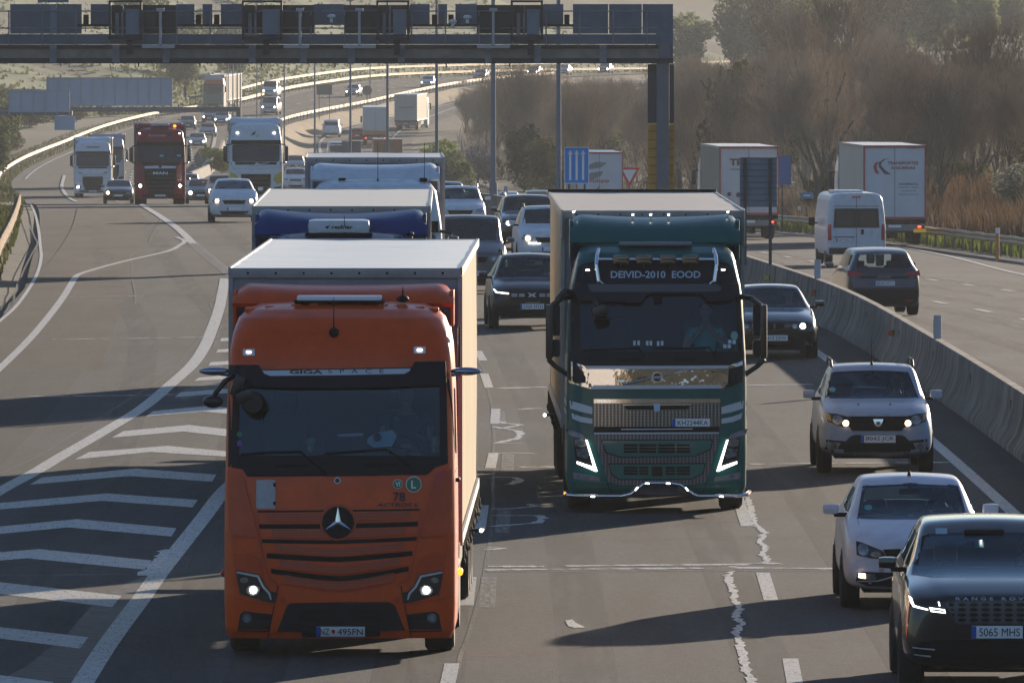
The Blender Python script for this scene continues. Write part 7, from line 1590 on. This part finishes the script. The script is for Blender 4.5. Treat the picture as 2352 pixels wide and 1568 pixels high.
for x, y, Y, lab in ((1836, 468, 500, 'orange topped bollard below the kilometre sign'), (2291, 548, 372, 'orange reflector post by the right guard rail')):
    X = px_x(x, Y); o = MB().cyl((X, Y, Zg(X, Y)), (X, Y, Zg(X, Y) + 1.0), .07, n=10).build('bollard', mat('bollard_orange', (.6, .22, .04), .5), None, 40); tag(o, lab, 'bollard'); MB().cyl((X, Y, Zg(X, Y) + 1.0), (X, Y, Zg(X, Y) + 1.2), .075, n=10).build('bollard_cap', SREF, o, 40)

# ================================================================== vegetation
def leafmat(name, col, tr=.5, var=.35):
    m = bpy.data.materials.new(name); m.use_nodes = True; N = m.node_tree.nodes; L = m.node_tree.links; N.remove(P(m)); o = N['Material Output']
    oi = N.new('ShaderNodeObjectInfo'); tc = N.new('ShaderNodeTexCoord'); n = N.new('ShaderNodeTexNoise'); n.inputs['Scale'].default_value = .9; n.inputs['Detail'].default_value = 3; L.new(tc.outputs['Object'], n.inputs['Vector'])
    a = N.new('ShaderNodeMath'); a.operation = 'ADD'; L.new(oi.outputs['Random'], a.inputs[0]); L.new(n.outputs[0], a.inputs[1])
    r = N.new('ShaderNodeMapRange'); r.inputs[1].default_value = .4; r.inputs[2].default_value = 1.6; r.inputs[3].default_value = 1 - var; r.inputs[4].default_value = 1 + var; L.new(a.outputs[0], r.inputs[0])
    vm = N.new('ShaderNodeVectorMath'); vm.operation = 'SCALE'; vm.inputs[0].default_value = col; L.new(r.outputs[0], vm.inputs['Scale'])
    d = N.new('ShaderNodeBsdfDiffuse'); t = N.new('ShaderNodeBsdfTranslucent'); L.new(vm.outputs[0], d.inputs[0]); L.new(vm.outputs[0], t.inputs[0]); x = N.new('ShaderNodeMixShader'); x.inputs[0].default_value = tr; L.new(d.outputs[0], x.inputs[1]); L.new(t.outputs[0], x.inputs[2]); L.new(x.outputs[0], o.inputs[0]); return m
BARK = mat('bark_grey_brown', (.105, .082, .066), .9, var=.3); TWIG = leafmat('twig_brown', (.37, .30, .235), .5); TWIG2 = leafmat('twig_grey', (.35, .305, .255), .5)
LG = leafmat('leaf_dark_green', (.040, .055, .022)); LG2 = leafmat('leaf_mid_green', (.12, .14, .07), .6); LG3 = leafmat('leaf_yellow_green', (.13, .17, .035)); LG4 = leafmat('leaf_olive', (.085, .09, .035)); REED = leafmat('reed_orange', (.10, .06, .032)); BLOS = leafmat('blossom_pale', (.40, .33, .30)); BLOS2 = leafmat('blossom_white', (.26, .27, .22))
def bare_tree(seed, h=10, spread=.5, lv=5, dens=1.0):
    rnd = random.Random(seed); T = MB(); Tw = MB()
    def seg(mb, a, b, r0, r1, n): mb.cyl(a, b, r0, r1, n, cap=False)
    def grow(p, d, l, r, k):
        n = 3 if k < 2 else 2; q = p
        for i in range(n):
            d2 = (d + Vector((rnd.uniform(-1, 1), rnd.uniform(-1, 1), rnd.uniform(-.3, .6))) * (.10 + .05 * k)).normalized(); e = q + d2 * l / n
            r1 = r * (1 - .28 * (i + 1) / n)
            if k < 2: seg(T, q, e, r, r1, 6)
            else: Tw.add([q + Vector((r, 0, 0)), q + Vector((-r, r * .6, 0)), q + Vector((-r * .3, -r, 0)), e], [(0, 1, 3), (1, 2, 3), (2, 0, 3)])
            if k < lv and (i > 0 or k == 0 or k > 1):
                for _ in range(rnd.choice((1, 1, 2)) if k else 2):
                    ax = Vector((rnd.uniform(-1, 1), rnd.uniform(-1, 1), rnd.uniform(-.2, .5))).normalized(); nd = (d2 * (1 - spread * .7) + ax * spread + Vector((0, 0, .22))).normalized(); grow(e if rnd.random() > .3 else q + (e - q) * .5, nd, l * (rnd.uniform(.55, .78) if k < 2 else rnd.uniform(.72, .95)), max(.014, r1 * .58), k + 1)
            q = e; d = d2; r = r1
        if k < lv:
            for _ in range(2): ax = Vector((rnd.uniform(-1, 1), rnd.uniform(-1, 1), .1)).normalized(); grow(q, (d + ax * spread * .8).normalized(), l * (.66 if k < 2 else .85), max(.014, r * .7), k + 1)
    grow(Vector((0, 0, -.3)), Vector((rnd.uniform(-.08, .08), 0, 1)), h * .34, h * .021, 0)
    zs = max(v[2] for v in Tw.v); s_ = h / zs
    T.v = [tuple(c * s_ for c in v) for v in T.v]; Tw.v = [tuple(c * s_ for c in v) for v in Tw.v]
    return T.mesh('trunk'), Tw.mesh('crown')
def leafy(seed, w, h, n=2600, ls=.16, trunk=True, lobes=9, low=.1):
    rnd = random.Random(seed); T = MB(); Lf = MB()
    if trunk:
        T.cyl((0, 0, -.3), (0, 0, h * .55), .018 * h, .01 * h, 7)
        for k in range(5): a = rnd.uniform(0, 6.28); T.cyl((0, 0, h * (.2 + .07 * k)), (math.cos(a) * w * .5, math.sin(a) * w * .5, h * (.5 + .08 * k)), .007 * h, .004 * h, 5)
    lb = []
    for _ in range(lobes): a = rnd.uniform(0, 6.28); q = rnd.uniform(0, .62) * w; lb.append((math.cos(a) * q, math.sin(a) * q, h * rnd.uniform(low + .2, .82), rnd.uniform(.25, .48) * w, rnd.uniform(.14, .26) * h))
    for _ in range(n):
        c = rnd.choice(lb); u = Vector((rnd.gauss(0, 1), rnd.gauss(0, 1), rnd.gauss(0, 1))).normalized() * rnd.uniform(.55, 1.08)
        p = Vector((c[0] + u.x * c[3], c[1] + u.y * c[3], max(0, c[2] + u.z * c[4]))); a = Vector((rnd.gauss(0, 1), rnd.gauss(0, 1), rnd.gauss(0, 1))).normalized(); b = a.orthogonal().normalized(); s_ = ls * rnd.uniform(.6, 1.4)
        Lf.add([p + a * s_, p + b * s_ * .6, p - a * s_, p - b * s_ * .6], [(0, 1, 2, 3)])
    return (T.mesh('trunk') if trunk else None), Lf.mesh('crown')
def plant(name, lab, cat, meshes, mats, X, Y, s=1, rz=0, group=None, z=None, sz=None):
    root = empty(name, (X, Y, Zg(X, Y) if z is None else z), (0, 0, rz)); root.scale = (s, s, sz or s); tag(root, lab, cat, group)
    for me, m, n in zip(meshes, mats, ('trunk', 'crown')):
        if me is None: continue
        if not me.materials: me.materials.append(m)
        o = bpy.data.objects.new(n, me); COL.objects.link(o); o.parent = root
    return root
BT = [bare_tree(11 + k, 10, .40 + .05 * (k % 3), 5) for k in range(5)]
BTm = [(BARK, TWIG), (BARK, TWIG2), (BARK, TWIG), (BARK, TWIG2), (BARK, TWIG)]
LT = [leafy(31, 3.0, 6, 3000, .17), leafy(32, 3.4, 7, 3200, .2), leafy(33, 2.6, 5, 2400, .16), leafy(34, 4.2, 8, 3600, .24)]
SH = [leafy(41, 1.5, 2.2, 1500, .09, False, 7, 0), leafy(42, 2.0, 2.6, 1700, .10, False, 8, 0), leafy(43, 1.2, 1.6, 1200, .08, False, 6, 0)]
def cp(meshes): return tuple(me.copy() if me else None for me in meshes)
rnd = random.Random(5)
tall = bare_tree(77, 16, .36, 5)
def at_px(x, Y, q=0): return px_x(x, Y, -4)
plant('bare_tree', 'tallest bare tree with a straight dark trunk between the two right hand trailers', 'tree', tall, (BARK, TWIG2), at_px(1897, 600), 600, 1.0)
plant('bare_tree', 'bare tree with a forked dark trunk near the right frame edge', 'tree', cp(bare_tree(78, 11, .5, 5)), (BARK, TWIG), at_px(2255, 560), 560, 1.0)
plant('bare_tree', 'spreading bare tree whose fork stands before the sunny bend right of the thick lamp post', 'tree', bare_tree(79, 12, .5, 5), (BARK, TWIG2), at_px(1217, 820), 820, .95)
plant('evergreen_tree', 'dark round evergreen tree above the middle grey trailer', 'tree', cp(LT[1]), (BARK, LG), at_px(1700, 640), 640, 1.45)
plant('evergreen_tree', 'small dark evergreen tree behind the thick lamp post and grey van', 'tree', cp(LT[0]), (BARK, LG), at_px(1205, 800), 800, 1.05)
plant('evergreen_tree', 'dark evergreen on the slope left of the ribbed sign back', 'tree', cp(LT[0]), (BARK, LG4), at_px(1250, 790), 790, .9)
plant('bush', 'bright yellow-green bush right of the third lamp post', 'bush', cp(LT[2]), (BARK, LG3), at_px(1022, 860), 860, .9)
plant('bush', 'green bush just below the bright yellow-green bush', 'bush', cp(LT[2]), (BARK, LG2), at_px(1045, 800), 800, .8)
plant('bush', 'pale pink blossoming bush between two lamp posts', 'bush', cp(LT[2]), (BARK, BLOS), at_px(1098, 830), 830, .85)
plant('bush', 'white blossoming bush at the right frame edge', 'bush', cp(LT[2]), (BARK, BLOS2), at_px(2345, 470), 470, .55)
plant('bush', 'round green bush behind the dark divider wall near the tanker', 'bush', cp(SH[1]), (None, LG3), -24.3, 860, 1.1)
lab_b = 'bare brown winter tree in the dense wood right of the road'
def topy(x): return 190 if x < 1120 else (178 if x < 1560 else (135 if x < 1780 else (70 if x < 2060 else 118)))
n = 0
for k in range(900):
    Y = 480 + 700 * rnd.random()**1.25; q = 4 + 50 * rnd.random()**1.2; X = Rx(Y) + q; x = X / Y * FPX + 1176
    if x > 2470 or x < 1010: continue
    zt = HC - (topy(x) + rnd.uniform(-22, 34)) / FPX * Y; h = zt - Zg(X, Y)
    if h < 3.5: continue
    i = rnd.randrange(5); s_ = min(h, 13.5) / 10
    plant('bare_tree', lab_b, 'tree', BT[i], BTm[i], X, Y, s_ * rnd.uniform(.9, 1.1), rnd.uniform(0, 6.28), 'bare trees of the wood right of the road', sz=s_); n += 1
    if n >= 125: break
for k in range(46):
    Y = 500 + 560 * rnd.random(); q = 3 + 26 * rnd.random(); X = Rx(Y) + q; x = X / Y * FPX + 1176
    if x > 2450: continue
    i = rnd.randrange(3); plant('bush', 'olive green bush among the bare trees', 'bush', SH[i], (None, LG4), X, Y, rnd.uniform(.8, 1.7), rnd.uniform(0, 6), 'bushes among the bare trees')
for k in range(300):     # pines on the hillside behind
    Y = rnd.uniform(1300, 2300); x = rnd.uniform(1480, 2500); X = (x - 1176) / FPX * Y
    if X < Rx(Y) + 14: continue
    i = rnd.choice((1, 3)); plant('evergreen_tree', 'hazy evergreen tree on the hillside behind the wood', 'tree', LT[i], (BARK, LG2), X, Y, rnd.uniform(1.0, 2.0), rnd.uniform(0, 6), 'evergreens on the far right hillside')
    if k > 95: break
for k in range(60):
    Y = rnd.uniform(1700, 2400); x = rnd.uniform(-120, 1500); X = (x - 1176) / FPX * Y
    i = rnd.choice((1, 3)); plant('evergreen_tree', 'hazy evergreen tree on the hillside behind the sign gantries', 'tree', LT[i], (BARK, LG2), X, Y, rnd.uniform(1.2, 2.3), rnd.uniform(0, 6), 'evergreens on the far left hillside')
for k in range(70):      # shrubs below the left rail
    Y = rnd.uniform(760, 1170); X = Ex(Y) - rnd.uniform(4, 30); x = X / Y * FPX + 1176
    if x < -60: continue
    i = rnd.randrange(3); plant('bush', 'scrubby bush on the bank below the golden guard rail', 'bush', SH[i], (None, LG4), X, Y, rnd.uniform(.8, 2.0), rnd.uniform(0, 6), 'scrub bushes left of the road')
for lab, x, Y, s_, m_ in (('tall dark tree left of the orange capped hazy lorry', 425, 1240, 1.35, LG4), ('dark green tree right of the orange capped hazy lorry', 545, 1300, 1.0, LG2), ('olive tree behind the long pale panel', 330, 1300, 1.2, LG2), ('small olive tree at the left frame edge', -8, 800, .8, LG4)):
    plant('evergreen_tree', lab, 'tree', cp(LT[3]), (BARK, m_), px_x(x, Y, -5), Y, s_)
# reeds, weeds and verges: nobody could count them
def blades(name, pts, hgt, m, w=.03, lean=.25, seed=1):
    rr_ = random.Random(seed); mb = MB()
    for X, Y in pts:
        z = Zg(X, Y); h = hgt * rr_.uniform(.5, 1.15); a = rr_.uniform(0, 3.14); dx, dy = math.cos(a) * w, math.sin(a) * w; lx, ly = rr_.uniform(-lean, lean) * h, rr_.uniform(-lean, lean) * h
        mb.add([(X - dx, Y - dy, z - .1), (X + dx, Y + dy, z - .1), (X + dx * .6 + lx * .4, Y + dy * .6 + ly * .4, z + h * .6), (X - dx * .6 + lx * .4, Y - dy * .6 + ly * .4, z + h * .6), (X + lx, Y + ly, z + h)], [(0, 1, 2, 3), (3, 2, 4)])
    return mb.build(name, m, None, None)
pts = []
while len(pts) < 16000:
    Y = rnd.uniform(395, 640); X = Rx(Y) + 2.5 + 15 * rnd.random()**1.4; pts.append((X, Y))
pr_ = [p for p in pts if (p[0] / p[1] * FPX + 1176) > 2040 and nz(p[0], p[1], .08) > -.25]
tag(blades('reeds', pr_, 1.7, REED, .05), 'stand of orange-brown dry reeds behind the right guard rail', 'reeds', kind='stuff')
tag(blades('underbrush', [p for p in pts if nz(p[0] + 50, p[1], .1) > -.2], 1.5, leafmat('underbrush_brown', (.15, .115, .085), .3), .035, .6), 'brown tangled underbrush at the foot of the bare trees', 'underbrush', kind='stuff')
pts = [(lambda Y: (Rx(Y) + 4 + 45 * rnd.random(), Y))(rnd.uniform(620, 1150)) for _ in range(11000)]
tag(blades('thicket', pts, 2.0, leafmat('thicket_brown', (.15, .125, .10), .3), .05, .7, 4), 'grey-brown thicket filling the wood beyond the reeds', 'thicket', kind='stuff')
pts = [(lambda Y: (Rx(Y) + rnd.uniform(.1, 1.6), Y))(rnd.uniform(300, 620)) for _ in range(5000)]
tag(blades('verge_weeds', pts, .5, LG3, .06, .5, 6), 'yellow-green weeds under the right guard rail', 'weeds', kind='stuff')
pts = [(lambda Y: (Ex(Y) + rnd.uniform(-1.6, .5), Y))(rnd.uniform(235, 460)) for _ in range(2600)] + [(lambda Y: (Ex(Y) + rnd.uniform(-3, 1.2), Y))(rnd.uniform(640, 1160)) for _ in range(6000)]
tag(blades('left_verge_weeds', pts, .26, LG4, .04, .5, 7), 'green weeds along the left guard rails', 'weeds', kind='stuff')
def verge(name, fa, fb, ys, n, m, off=.06):
    rows = [[(fa(Y) + (fb(Y) - fa(Y)) * i / n, Y, Zg(fa(Y) + (fb(Y) - fa(Y)) * i / n, Y) + off + .12 * nz(fa(Y) + i * 3, Y, .3)) for i in range(n + 1)] for Y in ys]
    tag(MB().grid(rows).build(name, m, None, 60), kind='structure')
verge('grass_slope', lambda Y: Ex(Y) - 55, lambda Y: Ex(Y) - 1.9, frange(1165, 1640, 8), 14, mat('slope_grass', (.065, .105, .022), .9, var=.5, vscale=.12, bump=.6, bscale=1.5))
verge('dry_verge', lambda Y: Mx(Y) + .35, lambda Y: Mx(Y) + .35 + 3.6 * sm(420, 620, Y), frange(600, 1420, 8), 5, mat('dry_grass', (.26, .185, .10), .95, var=.4, vscale=.3, bump=.6, bscale=2), .10)
pts = [(lambda Y: (Ex(Y) - 2 - 50 * rnd.random()**1.5, Y))(rnd.uniform(1170, 1600)) for _ in range(6000)]
tag(blades('slope_bushes', pts, .5, LG4, .3, .5, 9), 'bright green growth on the slope above the far bend', 'undergrowth', kind='stuff')

# ================================================================== the air
hz = MB().box((40, 1290, 24), (2300, 3960, 74)).build('haze', None, None, None); hz.data.materials.clear()
hm = bpy.data.materials.new('haze_air'); hm.use_nodes = True; N = hm.node_tree.nodes; N.remove(N['Principled BSDF']); pv = N.new('ShaderNodeVolumePrincipled'); pv.inputs['Color'].default_value = (.66, .68, .68, 1); pv.inputs['Density'].default_value = .00018; pv.inputs['Anisotropy'].default_value = 0.0
hm.node_tree.links.new(pv.outputs[0], N['Material Output'].inputs['Volume']); hz.data.materials.append(hm); tag(hz, kind='stuff')

# ------------------------------------------------------------------ loose pieces of one mesh become parts of their own
SPLIT = {'drain_slot', 'loose_flap', 'roof_bracket', 'junction_box', 'antenna_head', 'cabinet_back', 'drip_pipe', 'dark_cladding', 'yellow_cladding', 'conduit', 'rivets', 'sign_border', 'lit_lamp', 'aerial', 'roof_rib', 'grille_edge', 'plate_louvre', 'side_shade',
         'shelf', 'chord', 'lens_mark', 'front_shield', 'tank_ring', 'frame_rail', 'mirror_housing', 'silver_stripe', 'reflector', 'beacon', 'cladding_joint', 'rear_frame', 'tipper_rib', 'hatch_frame', 'seat', 'panel_rib', 'rib', 'fog_lamp_rim'}
for o in [o for o in bpy.data.objects if o.type == 'MESH' and o.name.split('.')[0] in SPLIT]:
    bm = bmesh.new(); bm.from_mesh(o.data); left = set(bm.verts); isl = []
    while left:
        st = [left.pop()]; g_ = set(st)
        while st:
            for e in st.pop().link_edges:
                for w in e.verts:
                    if w in left: left.discard(w); g_.add(w); st.append(w)
        isl.append(g_)
    if 2 <= len(isl) <= 90 and o.name.split('.')[0] != 'seat':
        ids = [{w.index for w in g_} for g_ in isl]
        co_ = [tuple(w.co) for w in bm.verts]; fc = [tuple(w.index for w in f.verts) for f in bm.faces]; nm = {'rivets': 'rivet'}.get(o.name.split('.')[0], o.name.split('.')[0])
        for s_ in ids:
            mp_ = {}; q = MB(); ff = [f for f in fc if f[0] in s_]
            for f in ff:
                for i in f: mp_.setdefault(i, len(mp_))
            q.v = [co_[i] for i in mp_]; q.f = [tuple(mp_[i] for i in f) for f in ff]; me = q.mesh(nm)
            n = link(nm, me, o.data.materials[0], o.parent, 35); n.matrix_parent_inverse = o.matrix_parent_inverse.copy()
        bpy.data.objects.remove(o)
    bm.free()
